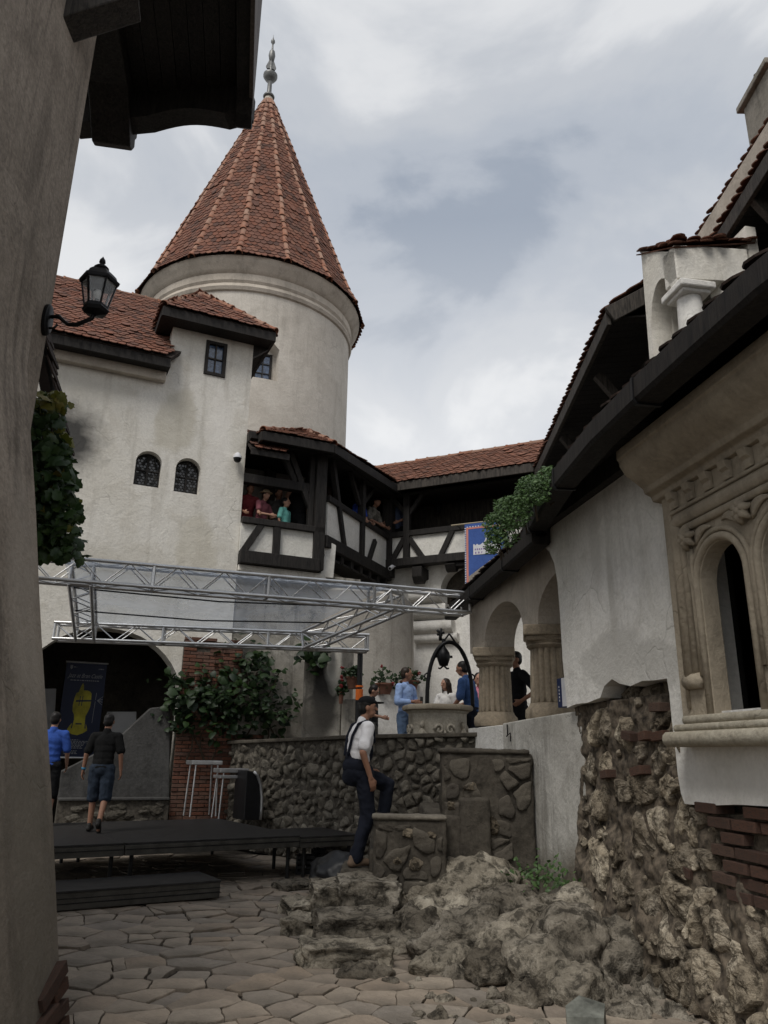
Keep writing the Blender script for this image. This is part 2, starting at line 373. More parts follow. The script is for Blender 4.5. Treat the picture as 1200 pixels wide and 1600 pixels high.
M['flag'] = piece_mat('flagstone', [(.27, .225, .178), (.32, .265, .208), (.225, .198, .168), (.345, .29, .228), (.255, .213, .172), (.30, .238, .178), (.235, .205, .175)], .78, 9, .9, .03, .8, (.105, .09, .072), spec=.25)
M['dirt'] = simple('dirt', (.035, .029, .022), .95, .4, 14, bump=.6)
M['rubble'] = piece_mat('wall_stone', [(.12, .106, .084), (.18, .162, .131), (.145, .128, .102), (.25, .228, .187), (.10, .09, .073), (.16, .142, .114)], .92, 13, 1., .04, .75, (.05, .044, .036))
M['rock'] = rock_mat('limestone_rock', [(.115, .104, .087), (.215, .196, .165), (.36, .335, .29)], .8, (.035, .032, .027), 1.)
M['rockp'] = rock_mat('pier_rock', [(.14, .12, .094), (.255, .222, .175), (.43, .39, .325)], 1.1, (.05, .042, .033), 1.)
M['rubdark'] = rock_mat('dark_rubble', [(.13, .11, .085), (.21, .18, .14), (.3, .26, .2)], 1.2)
M['slate'] = simple('green_slate', (.15, .155, .135), .85, .3, 9, bump=.6)
M['oriels'] = wood('grey_boards', (.075, .062, .055), (.12, .10, .09))
M['stagetop'] = simple('stage_deck', (.03, .028, .027), .55, .25, 9)
M['stageedge'] = simple('stage_edge', (.085, .08, .07), .5, .2, 6, metal=.3)
M['alu'] = simple('aluminium', (.62, .62, .62), .38, .1, 4, metal=.85)
M['iron'] = simple('black_iron', (.012, .012, .013), .45, .2, 10, metal=.4)
M['blackp'] = simple('black_plastic', (.012, .012, .013), .4, .15, 8)
M['zinc'] = simple('finial_metal', (.17, .17, .165), .5, .2, 6, metal=.6)
M['flash'] = simple('flashing', (.45, .46, .47), .45, .1, 5, metal=.5)
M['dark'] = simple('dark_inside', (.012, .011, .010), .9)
M['lead'] = simple('window_lead', (.035, .034, .032), .6, .2, 10)
M['paneb'] = simple('leaded_glass', (.07, .11, .19), .12, .4, 16, spec=.8)
M['paned'] = simple('bottle_glass', (.03, .032, .032), .14, .5, 25, spec=.7)
M['clear'] = glass('lantern_glass', (.85, .88, .9), .16, .03)
k_ = NT('canopy_film'); _n = k_.noise(1.1, 5, .6, .4, sx=(1, 1, 1)); M['film'] = k_.done((.7, .74, .8), .18, k_.bump(_n, .35, .06), spec=.7)
_t = k_.n('ShaderNodeBsdfTransparent'); _t.inputs[0].default_value = (.86, .89, .93, 1); _l = k_.n('ShaderNodeBsdfTranslucent'); _l.inputs[0].default_value = (.62, .68, .78, 1)
_a = k_.n('ShaderNodeMixShader'); k_.l(k_.ramp(_n, [(.3, (.10, .10, .10)), (.7, (.30, .30, .30))]), _a.inputs[0]); k_.l(_t.outputs[0], _a.inputs[1]); k_.l(_l.outputs[0], _a.inputs[2])
_b = k_.n('ShaderNodeMixShader'); _b.inputs[0].default_value = .16; k_.l(_a.outputs[0], _b.inputs[1]); k_.l(k_.b.outputs[0], _b.inputs[2]); k_.l(_b.outputs[0], k_.t.nodes['Material Output'].inputs[0])
M['bulb'] = simple('lamp_bulb', (.75, .75, .72), .3, .03)
M['vine'] = leafmat('vine_leaf', [(.014, .034, .010), (.024, .052, .013), (.034, .07, .016), (.02, .042, .012), (.05, .085, .017)])
M['vineY'] = leafmat('yellow_vine_leaf', [(.15, .14, .02), (.09, .11, .018), (.19, .155, .022), (.06, .085, .018)])
M['creeper'] = leafmat('creeper_leaf', [(.008, .02, .007), (.014, .031, .009), (.021, .045, .012), (.011, .025, .008), (.034, .068, .016)])
M['bush'] = leafmat('roof_plant_leaf', [(.05, .095, .03), (.075, .135, .042), (.04, .08, .026), (.10, .17, .055)])
M['stem'] = simple('stem', (.06, .045, .03), .9)
M['pot'] = simple('clay_pot', (.16, .075, .05), .85)
M['red'] = simple('red_petal', (.20, .018, .02), .7)
M['skin'] = simple('skin', (.40, .225, .155), .55, .06, 30)
M['skin2'] = simple('tanned_skin', (.30, .155, .10), .55, .06, 30)
M['hair'] = simple('dark_hair', (.012, .010, .009), .5, .3, 60)
M['lip'] = simple('lip', (.22, .07, .055), .5, .05)
M['hair2'] = simple('brown_hair', (.03, .018, .011), .5, .3, 60)
def cloth(name, c, var=.15, rough=.9):
    k = NT(name); a = k.noise(7, 5, .6, .8); b = k.noise(160, 2, .5)
    q = k.ramp(a, [(.3, [v*(1-var) for v in c]), (.7, [min(1, v*(1+var)) for v in c])])
    return k.done(q, rough, k.bump(k.math('ADD', a, k.math('MULTIPLY', b, .08)), .5, .02), spec=.15)

M['orange'] = simple('orange_label', (.75, .16, .02), .5, .05)
M['board'] = simple('pale_board', (.40, .40, .40), .7, .08, 3)
M['navy'] = simple('navy_print', (.010, .016, .045), .5, .1, 3)
M['yellow'] = simple('yellow_print', (.36, .32, .03), .6, .3, 3)
M['pale'] = simple('pale_print', (.26, .27, .28), .6, .05)
M['pale2'] = simple('white_print', (.62, .62, .64), .6, .05)
M['bannerblue'] = cloth('banner_blue', (.055, .105, .31), .12); M['bannerred'] = simple('banner_border', (.55, .22, .17), .8, .05); M['bannerviolet'] = simple('banner_violet', (.22, .14, .35), .8, .05)
M['brasspole'] = simple('banner_pole', (.36, .30, .2), .5, .1)
M['bag'] = simple('bin_bag', (.007, .0075, .009), .42, .2, 5, bump=.3, spec=.4)
M['boxblue'] = simple('blue_carton', (.012, .025, .085), .5, .08)
M['legs'] = simple('dark_steel', (.03, .03, .03), .5, .2, metal=.5)
M['copings'] = plaster('worn_coping', (.24, .215, .175), (.18, .16, .13), (.09, .08, .065), .6, 3., .2, grain=.6)
M['shadep'] = plaster('dark_grey_plaster', (.10, .098, .094), (.072, .07, .067), (.03, .029, .028), .7, 1.6, .6, grain=.5)
M['blockst'] = piece_mat('block_stone', [(.085, .074, .06), (.105, .092, .074), (.092, .08, .065), (.125, .11, .088), (.08, .07, .058)], .95, 16, .9, .02, .7, (.035, .031, .026))
M['brickd'] = piece_mat('dull_brick', [(.12, .062, .043), (.15, .083, .06), (.10, .06, .046), (.14, .09, .068), (.115, .08, .065)], .95, 26, .9, .02, .75, (.06, .05, .042))
M['chimp'] = plaster('chimney_render', (.30, .275, .235), (.24, .22, .185), (.13, .12, .10), .6, 2., .5)
M['pmortar'] = simple('old_mortar', (.13, .105, .078), .95, .45, 16, bump=.8)
M['stoolm'] = simple('dull_aluminium', (.55, .55, .55), .4, .12, 5, metal=.8)
# ------------------------------------------------------------------ roof pieces
def tile_mesh(wd, ex, t=.016, lift=.03, pointed=.42):
    L = ex*1.9; b = MB(); h = wd/2*.96
    o = [(-h, pointed*wd), (-h*.62, .14*wd), (0, 0), (h*.62, .14*wd), (h, pointed*wd), (h, L), (-h, L)]
    zt = lambda y: lift*(1-y/L)
    vs = [(x, y, zt(y)+t) for x, y in o]+[(x, y, zt(y)) for x, y in o]
    fs = [tuple(range(7)), tuple(reversed(range(7, 14)))]+[(i, 7+i, 7+(i+1) % 7, (i+1) % 7) for i in range(7)]
    b.add(vs, fs); return b.mesh('roof_tile')
def inpoly(x, y, P):
    c = False; j = len(P)-1
    for i in range(len(P)):
        if (P[i][1] > y) != (P[j][1] > y) and x < (P[j][0]-P[i][0])*(y-P[i][1])/(P[j][1]-P[i][1])+P[i][0]: c = not c
        j = i
    return c
def roof_items(poly, wd, ex, lift=.02, jit=.012):
    """tile matrices over a planar 3-D polygon"""
    poly = [Vector(p) for p in poly]
    n = Vector((0, 0, 0))
    for i in range(len(poly)): n += (poly[i]-poly[0]).cross(poly[(i+1) % len(poly)]-poly[0])
    n.normalize()
    if n.z < 0: n = -n
    u = Vector((0, 0, 1)).cross(n).normalized(); v = n.cross(u).normalized(); o = poly[0]
    P = [((q-o).dot(u), (q-o).dot(v)) for q in poly]
    x0, x1 = min(p[0] for p in P), max(p[0] for p in P); y0, y1 = min(p[1] for p in P), max(p[1] for p in P)
    it = []; r = 0; y = y0-ex*.35
    while y < y1:
        x = x0-wd+(wd/2 if r % 2 else 0)
        while x < x1+wd:
            if inpoly(x, max(y+ex*.6, y0+.01), P):
                a = random.gauss(0, .03); uu = u*math.cos(a)+v*math.sin(a); vv = -u*math.sin(a)+v*math.cos(a)
                it.append((basis(uu, vv, n, o+u*(x+random.gauss(0, jit*.4))+v*(y+random.gauss(0, jit))+n*(lift+random.uniform(0, .012)+(.02 if random.random() < .04 else 0))), 0))
            x += wd
        y += ex; r += 1
    return it
def deck(name, poly, mat, parent, th=.06, drop=.0):
    poly = [Vector(p) for p in poly]; n = Vector((0, 0, 0))
    for i in range(len(poly)): n += (poly[i]-poly[0]).cross(poly[(i+1) % len(poly)]-poly[0])
    n.normalize()
    if n.z < 0: n = -n; poly.reverse()
    k = len(poly); b = MB(); b.add([p-n*drop for p in poly]+[p-n*(th+drop) for p in poly], [tuple(range(k)), tuple(reversed(range(k, 2*k)))]+[(i, k+i, k+(i+1) % k, (i+1) % k) for i in range(k)])
    return b.build(name, mat, parent)
def ridge_proto(L=.36, r=.085):
    b = MB(); n = 7; vs = []; 
    for (y, q) in ((0, 1.14), (L*.12, 1.14), (L*.14, 1.0), (L, .92)):
        for rr in (r*q, r*q-.018):
            for j in range(n+1):
                a = math.pi*(j/n)*1.1-math.pi*.05; vs.append((rr*math.cos(a), y, rr*math.sin(a)))
    m = n+1; fs = []
    for i in range(3):
        for j in range(n):
            a = i*2*m+j; c = (i+1)*2*m+j; fs += [(a, a+1, c+1, c), (a+m, c+m, c+m+1, a+m+1)]
    for j in range(n): fs += [(j, j+m, j+m+1, j+1), (6*m+j, 6*m+j+1, 7*m+j+1, 7*m+j)]
    b.add(vs, fs); return b.mesh('ridge_tile', True)
def ridge_items(p, q, L=.32, lift=-.03):
    p, q = Vector(p), Vector(q); d = q-p; n = max(1, round(d.length/L)); d.normalize(); x, z = frame_axes(d)
    st = (q-p).length/n; it = []
    for i in range(n):
        a = random.gauss(0, .03); x2 = (x*math.cos(a)+d*math.sin(a)).normalized(); d2 = z.cross(x2)
        it.append((basis(x2, d2, z, p+d*st*i+z*(lift+random.uniform(-.01, .01))+x*random.gauss(0, .008)), 0))
    return it
TILE = tile_mesh(.165, .15); TILEB = tile_mesh(.165, .15); TILED = tile_mesh(.2, .19); TILET = tile_mesh(.19, .175, .02, .035)
RIDGE = ridge_proto(); RIDGEB = ridge_proto(.4, .105)

# ------------------------------------------------------------------ round tower
TC = Vector((-4.65, 23.2, 0)); TR = 3.36
tower = thing('round_tower', (TC.x, TC.y, 0), 'round plastered tower with a tall conical red tiled roof and spire finial', 'tower')
tv = math.atan2(-TC.y, -TC.x)      # direction to the viewer
def drum():
    b = MB(); n = 96; z = [3.5, 7., 9.5, 11., 11.95, 12.85, 13.25, 14.1, 15.05]; base = tv-math.pi
    ja, jb = int(round((math.pi+R(1))/(2*math.pi)*n)), int(round((math.pi+R(16))/(2*math.pi)*n))
    P = lambda r, j, zz_: TC+Vector((r*math.cos(base+2*math.pi*j/n), r*math.sin(base+2*math.pi*j/n), zz_))
    vs = [P(TR*(1+.0015*noise.noise(Vector((j*.3, q, 0)))), j, q) for q in z for j in range(n)]; fs = []
    for i in range(len(z)-1):
        for j in range(n):
            if i in (4, 5) and ja <= j < jb: continue
            fs.append((i*n+j, i*n+(j+1) % n, (i+1)*n+(j+1) % n, (i+1)*n+j))
    b.add(vs, fs)
    # window recess with a shallow arched head
    m = jb-ja; z0, z1 = z[4], z[6]; dp = .35
    head = lambda t: z1-.0-.28*(2*t-1)**2
    top = [P(TR, ja+k, head(k/m)) for k in range(m+1)]; topi = [P(TR-dp, ja+k, head(k/m)-.12) for k in range(m+1)]; tw = [P(TR, ja+k, z1) for k in range(m+1)]
    bot = [P(TR, ja+k, z0) for k in range(m+1)]; boti = [P(TR-dp, ja+k, z0) for k in range(m+1)]
    for k in range(m):
        b.add([tw[k], tw[k+1], top[k+1], top[k]], [(0, 3, 2, 1)]); b.add([top[k], top[k+1], topi[k+1], topi[k]], [(0, 3, 2, 1)])
        b.add([topi[k], topi[k+1], boti[k+1], boti[k]], [(0, 3, 2, 1)]); b.add([boti[k], boti[k+1], bot[k+1], bot[k]], [(0, 3, 2, 1)])
    b.add([bot[0], boti[0], topi[0], top[0]], [(0, 1, 2, 3)]); b.add([bot[m], boti[m], topi[m], top[m]], [(3, 2, 1, 0)])
    b.build('wall', M['towerp'], tower, angle=35)
    # small leaded window in the recess
    w0, w1 = P(TR-dp+.02, ja+.9, z0+.02), P(TR-dp+.02, ja+m-.7, z0+.02); h = Vector((0, 0, .92)); u = w1-w0; nn = Vector((math.cos(tv+R(8)), math.sin(tv+R(8)), 0))
    win = MB(); 
    for a_, c_ in (((0, 0), (1, 0)), ((0, 1), (1, 1))): win.beam(w0+h*a_[1], w0+u+h*a_[1], .06, .07, ext=.035)
    for t in (0, 1): win.beam(w0+u*t, w0+u*t+h, .06, .07, up=u)
    wo = win.build('window', M['timber'], tower, bevel=.006)
    g = MB()
    for t in (.5,): g.beam(w0+u*t+nn*.01, w0+u*t+h+nn*.01, .03, .03, up=u)
    for t in (.33, .66): g.beam(w0+h*t+nn*.01, w0+u+h*t+nn*.01, .03, .03)
    g.build('glazing_bar', M['lead'], wo)
    p_ = MB(); p_.box(w0-nn*.03, u, h, nn*.02); p_.build('pane', M['paneb'], wo)
drum()
b = MB(); prof = [(3.35, 14.72), (3.42, 14.76), (3.46, 14.86), (3.42, 14.96), (3.39, 15.0), (3.44, 15.08), (3.44, 15.3), (3.49, 15.34), (3.54, 15.42), (3.62, 15.56), (3.66, 15.62), (3.69, 15.72), (3.70, 15.755), (3.2, 15.80)]
b.lathe(prof, TC, 96); b.build('cornice', M['cornicep'], tower, angle=30)
NF = 16; ra0 = tv+R(-8)
def cone_at(a, r, z): return TC+Vector((r*math.cos(a), r*math.sin(a), z))
b = MB(); rings = [(3.76, 15.78), (3.5, 16.28), (.14, 25.3)]
for i in range(NF):
    a0, a1 = ra0+2*math.pi*i/NF, ra0+2*math.pi*(i+1)/NF
    for (r0, z0), (r1, z1) in zip(rings, rings[1:]): b.add([cone_at(a0, r0, z0), cone_at(a1, r0, z0), cone_at(a1, r1, z1), cone_at(a0, r1, z1)], [(0, 1, 2, 3)])
    b.add([cone_at(a0, 3.76, 15.78), cone_at(a1, 3.76, 15.78), cone_at(a1, 3.3, 15.775), cone_at(a0, 3.3, 15.775)], [(3, 2, 1, 0)])
roof = b.build('roof', M['underroof'], tower)
it = []; ri = []
for i in range(NF):
    a0, a1 = ra0+2*math.pi*i/NF, ra0+2*math.pi*(i+1)/NF
    it += roof_items([cone_at(a0, 3.79, 15.77), cone_at(a1, 3.79, 15.77), cone_at(a1, 3.5, 16.28), cone_at(a0, 3.5, 16.28)], .19, .175)
    it += roof_items([cone_at(a0, 3.5, 16.28), cone_at(a1, 3.5, 16.28), cone_at(a1, .14, 25.3), cone_at(a0, .14, 25.3)], .19, .175)
    ri += ridge_items(cone_at(a0, 3.80, 15.74), cone_at(a0, 3.51, 16.28), .34, -.005)+ridge_items(cone_at(a0, 3.51, 16.28), cone_at(a0, .16, 25.2), .36, -.005)
pieces(roof, 'roof_tile', [TILET], it, M['tile'], 300, 'roof_tile_field')
pieces(roof, 'ridge_tile', [RIDGEB], ri, M['ridge'], 300, 'ridge_tile_run')
b = MB(); b.lathe([(.30, 24.75), (.17, 25.35), (.15, 25.5), (.05, 25.5)], TC, 20); b.build('spire_cap', M['cornicep'], tower, True)
b = MB()
FZ = lambda pr_: [(r_*.82, 25.45+(z_-25.45)*.74) for r_, z_ in pr_]
b.lathe(FZ([(.02, 25.45), (.24, 25.47), (.27, 25.55), (.24, 25.63), (.13, 25.66), (.11, 25.75), (.10, 26.5), (.12, 26.55), (.24, 26.68), (.33, 26.86), (.33, 26.98), (.22, 27.1), (.09, 27.18), (.07, 27.25), (.06, 27.9)]), TC, 24)
b.lathe(FZ([(.06, 27.9), (.12, 28.0), (.16, 28.3), (.13, 28.55), (.05, 28.72), (.035, 29.05), (.05, 29.12), (.10, 29.22), (.09, 29.34), (.04, 29.42), (.012, 29.6), (.004, 29.75)]), TC, 20)
fin = b.build('finial', M['zinc'], tower, True)
b = MB()
for s_ in (-1, 1): b.slab(FZ([(0, 28.3), (s_*.12, 27.9), (s_*.24, 27.5), (s_*.18, 27.36), (s_*.05, 27.42), (0, 27.8)]), Frame((TC.x, TC.y), 75), .03, -.03)
b.build('finial_wing', M['zinc'], fin)

# ------------------------------------------------------------------ house on the left
sE = .28
house = thing('plaster_house', FAC.pt(-2, 0, 0), 'whitewashed house with red tiled roof, hipped dormer and two small arched windows behind the stage', 'house')
def arch(s0, s1, zb, zs, zt, n=14):
    c = (s0+s1)/2; r = (s1-s0)/2
    return [(s0, zb)]+[(c-r*math.cos(math.pi*i/n), zs+(zt-zs)*math.sin(math.pi*i/n)) for i in range(n+1)]+[(s1, zb)]
S = FAC.sz
w1a = S(208, 757); w1b = S(249, 763); w2a = S(271, 768); w2b = S(310, 773)
h1 = arch(w1a[0], w1b[0], 6.60, 7.10, 7.34); h2 = arch(w2a[0], w2b[0], 6.58, 7.08, 7.33)
nl, nr = S(20, 1100)[0], S(281, 1100)[0]; ncr = S(190, 983)[1]; nsp = S(282, 1095)[1]
niche = arch(nl, nr, .1, nsp, ncr, 22)
sd0 = S(272, 500)[0]; dwx0, dwz0 = S(318, 580); dwx1, dwz1 = S(355, 545)
dw = [(dwx0, dwz0-.06), (dwx1, dwz0-.06), (dwx1, dwz1+.10), (dwx0, dwz1+.10)]
outer = [(-6.5, 0), (sE, 0), (sE, 10.5), (sd0, 10.5), (sd0, 9.2), (-6.5, 9.2)]
M['housew'] = stained('house_plaster', M['white'], [(FAC.px(112, 685), (.55, .4, .65), (.035, .035, .035), .93, .5), (FAC.px(275, 655), (.5, .3, .75), (.52, .48, .39), .6, .12), (FAC.px(305, 860), (.45, .3, .7), (.55, .51, .42), .55, .14), (FAC.px(180, 900), (1.6, .8, .6), (.50, .47, .40), .4, .4), (FAC.px(120, 600), (1.2, .6, .25), (.55, .52, .45), .45, .4), (FAC.px(340, 700), (.3, .2, 1.4), (.82, .79, .74), .5, .3)])
b = MB(); b.slab(outer, FAC, 0, -.45, holes=[h1, h2, niche, dw])
b.build('wall', M['housew'], house)
b = MB(); b.slab([(0, 0), (4.2, 0), (4.2, 10.45), (0, 10.45)], Frame(FAC.pt(sE, 0, -.45), 65.4-90), 0, -.4); b.build('side_wall', M['white'], house)
b = MB(); b.slab([(-6.5, 8.86), (sd0-.05, 8.86), (sd0-.05, 9.24), (-6.5, 9.24)], FAC, .16, .002); b.build('cornice', M['cornicep'], house, bevel=.02)
# arched windows with bottle-glass roundels
def arched_window(h, label):
    s0, s1 = h[0][0], h[-1][0]; zb = h[0][1]; zt = max(q[1] for q in h)
    b = MB(); inner = [(s0+.03+(q[0]-s0)*(s1-s0-.06)/(s1-s0), zb+.03+(q[1]-zb)*(zt-zb-.06)/(zt-zb)) for q in h]
    b.slab(h, FAC, -.17, -.22, holes=[inner]); wn_ = b.build('window', M['timber'], house); wn_['label'] = label
    b = MB(); b.slab(h, FAC, -.2, -.215); b.build('pane', M['lead'], wn_)
    b = MB(); sm = (s0+s1)/2; b.box(FAC.pt(sm-.014, zb, -.18), FAC.u*.028, Vector((0, 0, zt-zb-.02)), FAC.n*.02)
    b.box(FAC.pt(s0, zb+.36, -.181), FAC.u*(s1-s0), Vector((0, 0, .025)), FAC.n*.02); b.build('glazing_bar', M['timber'], wn_)
    d = MB()
    nx = 3
    for side in (0, 1):
        a0 = s0+.035 if side == 0 else sm+.02; a1 = sm-.02 if side == 0 else s1-.035; st = (a1-a0)/nx
        for r_ in range(14):
            for c_ in range(nx+1):
                x = a0+st*(c_+.5*(r_ % 2)); z = zb+.05+r_*st*.9
                if x-st*.4 < a0-.02 or x+st*.4 > a1+.03 or not inpoly(x, z+st*.55, h): continue
                k = 8; cen = FAC.pt(x, z, -.188); dd = FAC.n*random.uniform(-.006, .006)
                d.add([cen+FAC.u*(st*.42*math.cos(6.283*j/k))+Vector((0, 0, st*.42*math.sin(6.283*j/k)))+dd*math.cos(6.283*j/k) for j in range(k)], [tuple(range(k))])
    ro = d.build('roundel_glass', M['paned'], wn_); ro['kind'] = 'stuff'
arched_window(h1, 'left arched window of bottle-glass roundels'); arched_window(h2, 'right arched window of bottle-glass roundels')
def square_window(par, fr, h, o):
    s0, s1 = h[0][0], h[1][0]; z0, z1 = h[0][1], h[2][1]; t = .075
    b = MB(); b.slab(h, fr, o, o-.1, holes=[[(s0+t, z0+t), (s1-t, z0+t), (s1-t, z1-t), (s0+t, z1-t)]]); wn_ = b.build('window', M['timber'], par, bevel=.008)
    b = MB(); sm = (s0+s1)/2; b.box(fr.pt(sm-.015, z0+t, o-.06), fr.u*.03, Vector((0, 0, z1-z0-2*t)), fr.n*.025)
    for f_ in (.5,): b.box(fr.pt(s0+t, z0+t+(z1-z0-2*t)*f_-.015, o-.061), fr.u*(s1-s0-2*t), Vector((0, 0, .03)), fr.n*.024)
    b.build('glazing_bar', M['timber2'], wn_)
    for i in range(2):
        for j in range(2):
            b = MB(); dw_ = (s1-s0-2*t)/2; dh = (z1-z0-2*t)/2; q = random.uniform(-.004, .004)
            b.box(fr.pt(s0+t+i*dw_, z0+t+j*dh, o-.075+q), fr.u*dw_, Vector((0, 0, dh)), fr.n*.006); b.build('pane', M['paneb'], wn_)
square_window(house, FAC, dw, .03)
# main roof
eL, eR = FAC.pt(-6.6, 9.28, .42), FAC.pt(sd0-.02, 9.28, .42)
rz = S(150, 450, -2.6)[1]
rL, rR = FAC.pt(-6.6, rz, -2.6), FAC.pt(sE, rz, -2.6)
mp_ = [eL, eR, rR, rL]
dk = deck('roof', mp_, M['underroof'], house, .08, .01)
sdm = FAC.pt(sd0-.02, 9.28, .42)
it = roof_items([eL, sdm, FAC.pt(sd0+.1, rz, -2.6), rL], .165, .15)
pieces(dk, 'roof_tile', [TILE], it, M['tile'], 300, 'roof_tile_field')
pieces(dk, 'ridge_tile', [RIDGE], ridge_items(rL+Vector((0, 0, .04)), rR+Vector((0, 0, .04))), M['ridge'], 300)
b = MB(); b.beam(FAC.pt(-6.6, 9.15, .38), FAC.pt(sd0-.02, 9.15, .38), .05, .2); b.box(FAC.pt(-6.6, 9.06, .0), FAC.u*(sd0+6.58), FAC.n*.36, Vector((0, 0, .04)))
b.build('eaves_board', M['timber'], house, bevel=.008)
b = MB(); b.slab([(0, 9.0), (3.0, 9.0), (3.0, rz-.1)], Frame(FAC.pt(-6.5, 0, -.2), 65.4-90), 0, -.2); b.build('gable_wall', M['white'], house)
# dormer roof, hipped
dz = 10.42; ov = .42
d0, d1 = FAC.pt(sd0-.3, dz, ov), FAC.pt(sE+.38, dz, ov)
db0, db1 = FAC.pt(sd0-.3, dz, -2.6), FAC.pt(sE+.38, dz, -2.6)
ap = FAC.px(316, 462, -.75); ap2 = ap-FAC.n*1.9
dpl = [[d0, d1, ap], [d1, db1, ap2, ap], [db0, d0, ap, ap2]]
dr = deck('dormer_roof', dpl[0], M['underroof'], house, .05, .01)
for q in dpl[1:]: deck('roof_boarding', q, M['underroof'], dr, .05, .01)
it = []
for q in dpl: it += roof_items(q, .165, .15)
pieces(dr, 'roof_tile', [TILE], it, M['tile'], 300, 'roof_tile_field')
it = []
for a_, c_ in ((d0, ap), (d1, ap), (ap, ap2)): it += ridge_items(a_+Vector((0, 0, .05)), c_+Vector((0, 0, .05)))
pieces(dr, 'ridge_tile', [RIDGE], it, M['ridge'], 300)
b = MB(); sw = sE-sd0
for o_, z_, h_ in ((ov-.03, dz-.12, .2),):
    b.beam(FAC.pt(sd0-.3, z_, o_), FAC.pt(sE+.38, z_, o_), .06, h_); b.beam(FAC.pt(sd0-.28, z_, o_-.03), FAC.pt(sd0-.28, z_, -2.), .06, h_); b.beam(FAC.pt(sE+.35, z_, o_-.03), FAC.pt(sE+.35, z_, -2.6), .06, h_)
b.box(FAC.pt(sd0-.28, dz-.2, -2.), FAC.u*(sw+.62), FAC.n*(ov+1.95), Vector((0, 0, .05)))
b.slab([(0, dz-.5), (.36, dz-.2), (0, dz-.2)], Frame(FAC.pt(sE, 0, .0), 65.4), .0, -.12)
b.build('dormer_eaves', M['timber'], house, bevel=.008)
b = MB(); b.slab([(-1.5, 0), (0, 0), (0, 9.4), (-1.5, 9.4)], Frame(FAC.pt(sd0, 0, -.2), 65.4-90), .0, -.2) if False else None
b = MB(); b.box(FAC.pt(sd0, 9.0, -.45), FAC.u*.25, -FAC.n*1.8, Vector((0, 0, 1.45))); b.build('dormer_cheek', M['white'], house)
# niche room
b = MB(); b.box(FAC.pt(nl-.2, 0, -2.9), FAC.u*(nr-nl+.4), Vector((0, 0, 4.2)), FAC.n*.1); b.box(FAC.pt(nl-.3, 0, -2.9), FAC.u*.1, Vector((0, 0, 4.2)), FAC.n*2.5); b.box(FAC.pt(nr+.2, 0, -2.9), FAC.u*.1, Vector((0, 0, 4.2)), FAC.n*2.5); b.box(FAC.pt(nl-.3, 4.2, -2.9), FAC.u*(nr-nl+.6), Vector((0, 0, .1)), FAC.n*2.5)
b.build('niche_vault', M['cement'], house)
# bricks laid bare on the wall
BR = MB(); BR.box((-.5, -.5, -.5), (1, 0, 0), (0, 1, 0), (0, 0, 1)); BRICK = BR.mesh('brick')
bm = bmesh.new(); bm.from_mesh(BRICK); bmesh.ops.bevel(bm, geom=bm.edges[:], offset=.06, segments=1, affect='EDGES'); bm.to_mesh(BRICK); bm.free(); BRICK.materials.append(M['brick'])
def brick_items(fr, s0, s1, z0, z1, o, dp=.06, L=.25, H=.068, test=None, gap=.013):
    it = []; r = 0; z = z0
    while z < z1:
        s = s0-(L/2 if r % 2 else 0)
        while s < s1:
            a, c = max(s, s0), min(s+L, s1)
            if c-a > .06 and (not test or test((a+c)/2, z+H/2)):
                oo = o+random.gauss(0, .006); t = random.gauss(0, .012); u = fr.u*math.cos(t)+Vector((0, 0, math.sin(t)))
                it.append((basis(u*(c-a-gap), fr.n*dp, Vector((0, 0, 1))*(H-gap), fr.pt((a+c)/2, z+H/2, oo)), 0))
            s += L
        z += H; r += 1
    return it
bs0, bs1 = S(283, 1050)[0], S(376, 1050)[0]; bs2 = S(408, 1200)[0]
b = MB(); b.box(FAC.pt(bs0, .2, .0), FAC.u*(bs2-bs0), Vector((0, 0, 1.75)), FAC.n*.055); b.box(FAC.pt(bs0, 1.95, .0), FAC.u*(bs1-bs0), Vector((0, 0, 1.7)), FAC.n*.055)
bw = b.build('brickwork', M['mortar'], house)
it = brick_items(FAC, bs0, bs1, .45, 3.66, .05, test=lambda s_, z_: z_ < 3.3 or noise.noise(Vector((s_*3, z_*3, 1))) > -.25)+brick_items(FAC, bs1, bs2, .45, 1.93, .05)
pieces(bw, 'brick', [BRICK], it, M['brick'], 300, 'brick_field')
Z_ = Vector((0, 0, 1))
# ------------------------------------------------------------------ timber gallery round the corner of the yard
LFL = .28
S1 = FAC
_k = FAC.px(508, 822); S2 = Frame((_k.x, _k.y), 23.5)
_q = S2.px(605, 838); S3 = Frame((_q.x, _q.y), 115.5)
gal = thing('timber_gallery', FAC.pt(1., 0, -.5), 'half-timbered gallery of black posts and white infill panels with tiled roofs, full of visitors', 'gallery')
def fbeam(fr, x0, y0, x1, y1, wd, ht, o, name='beam', par=None, mat=None, vert=False):
    p, q = fr.px(x0, y0, o), fr.px(x1, y1, o); b = MB(); b.beam(p, q, ht, wd, up=fr.n); return b.build(name, mat or M['timber'], par or gal, bevel=.01)
def zbeam(fr, s0, z0, s1, z1, wd, dp, o, name='beam', par=None, mat=None):
    b = MB(); b.beam(fr.pt(s0, z0, o), fr.pt(s1, z1, o), wd, dp, up=fr.n); return b.build(name, mat or M['timber'], par or gal, bevel=.01)
def panel(fr, pts, o, par=None):
    b = MB(); b.slab(pts, fr, o, o-.08); return b.build('infill_panel', M['infill'], par or gal)
s_end = FAC.sz(503, 850)[0]; kS = s_end
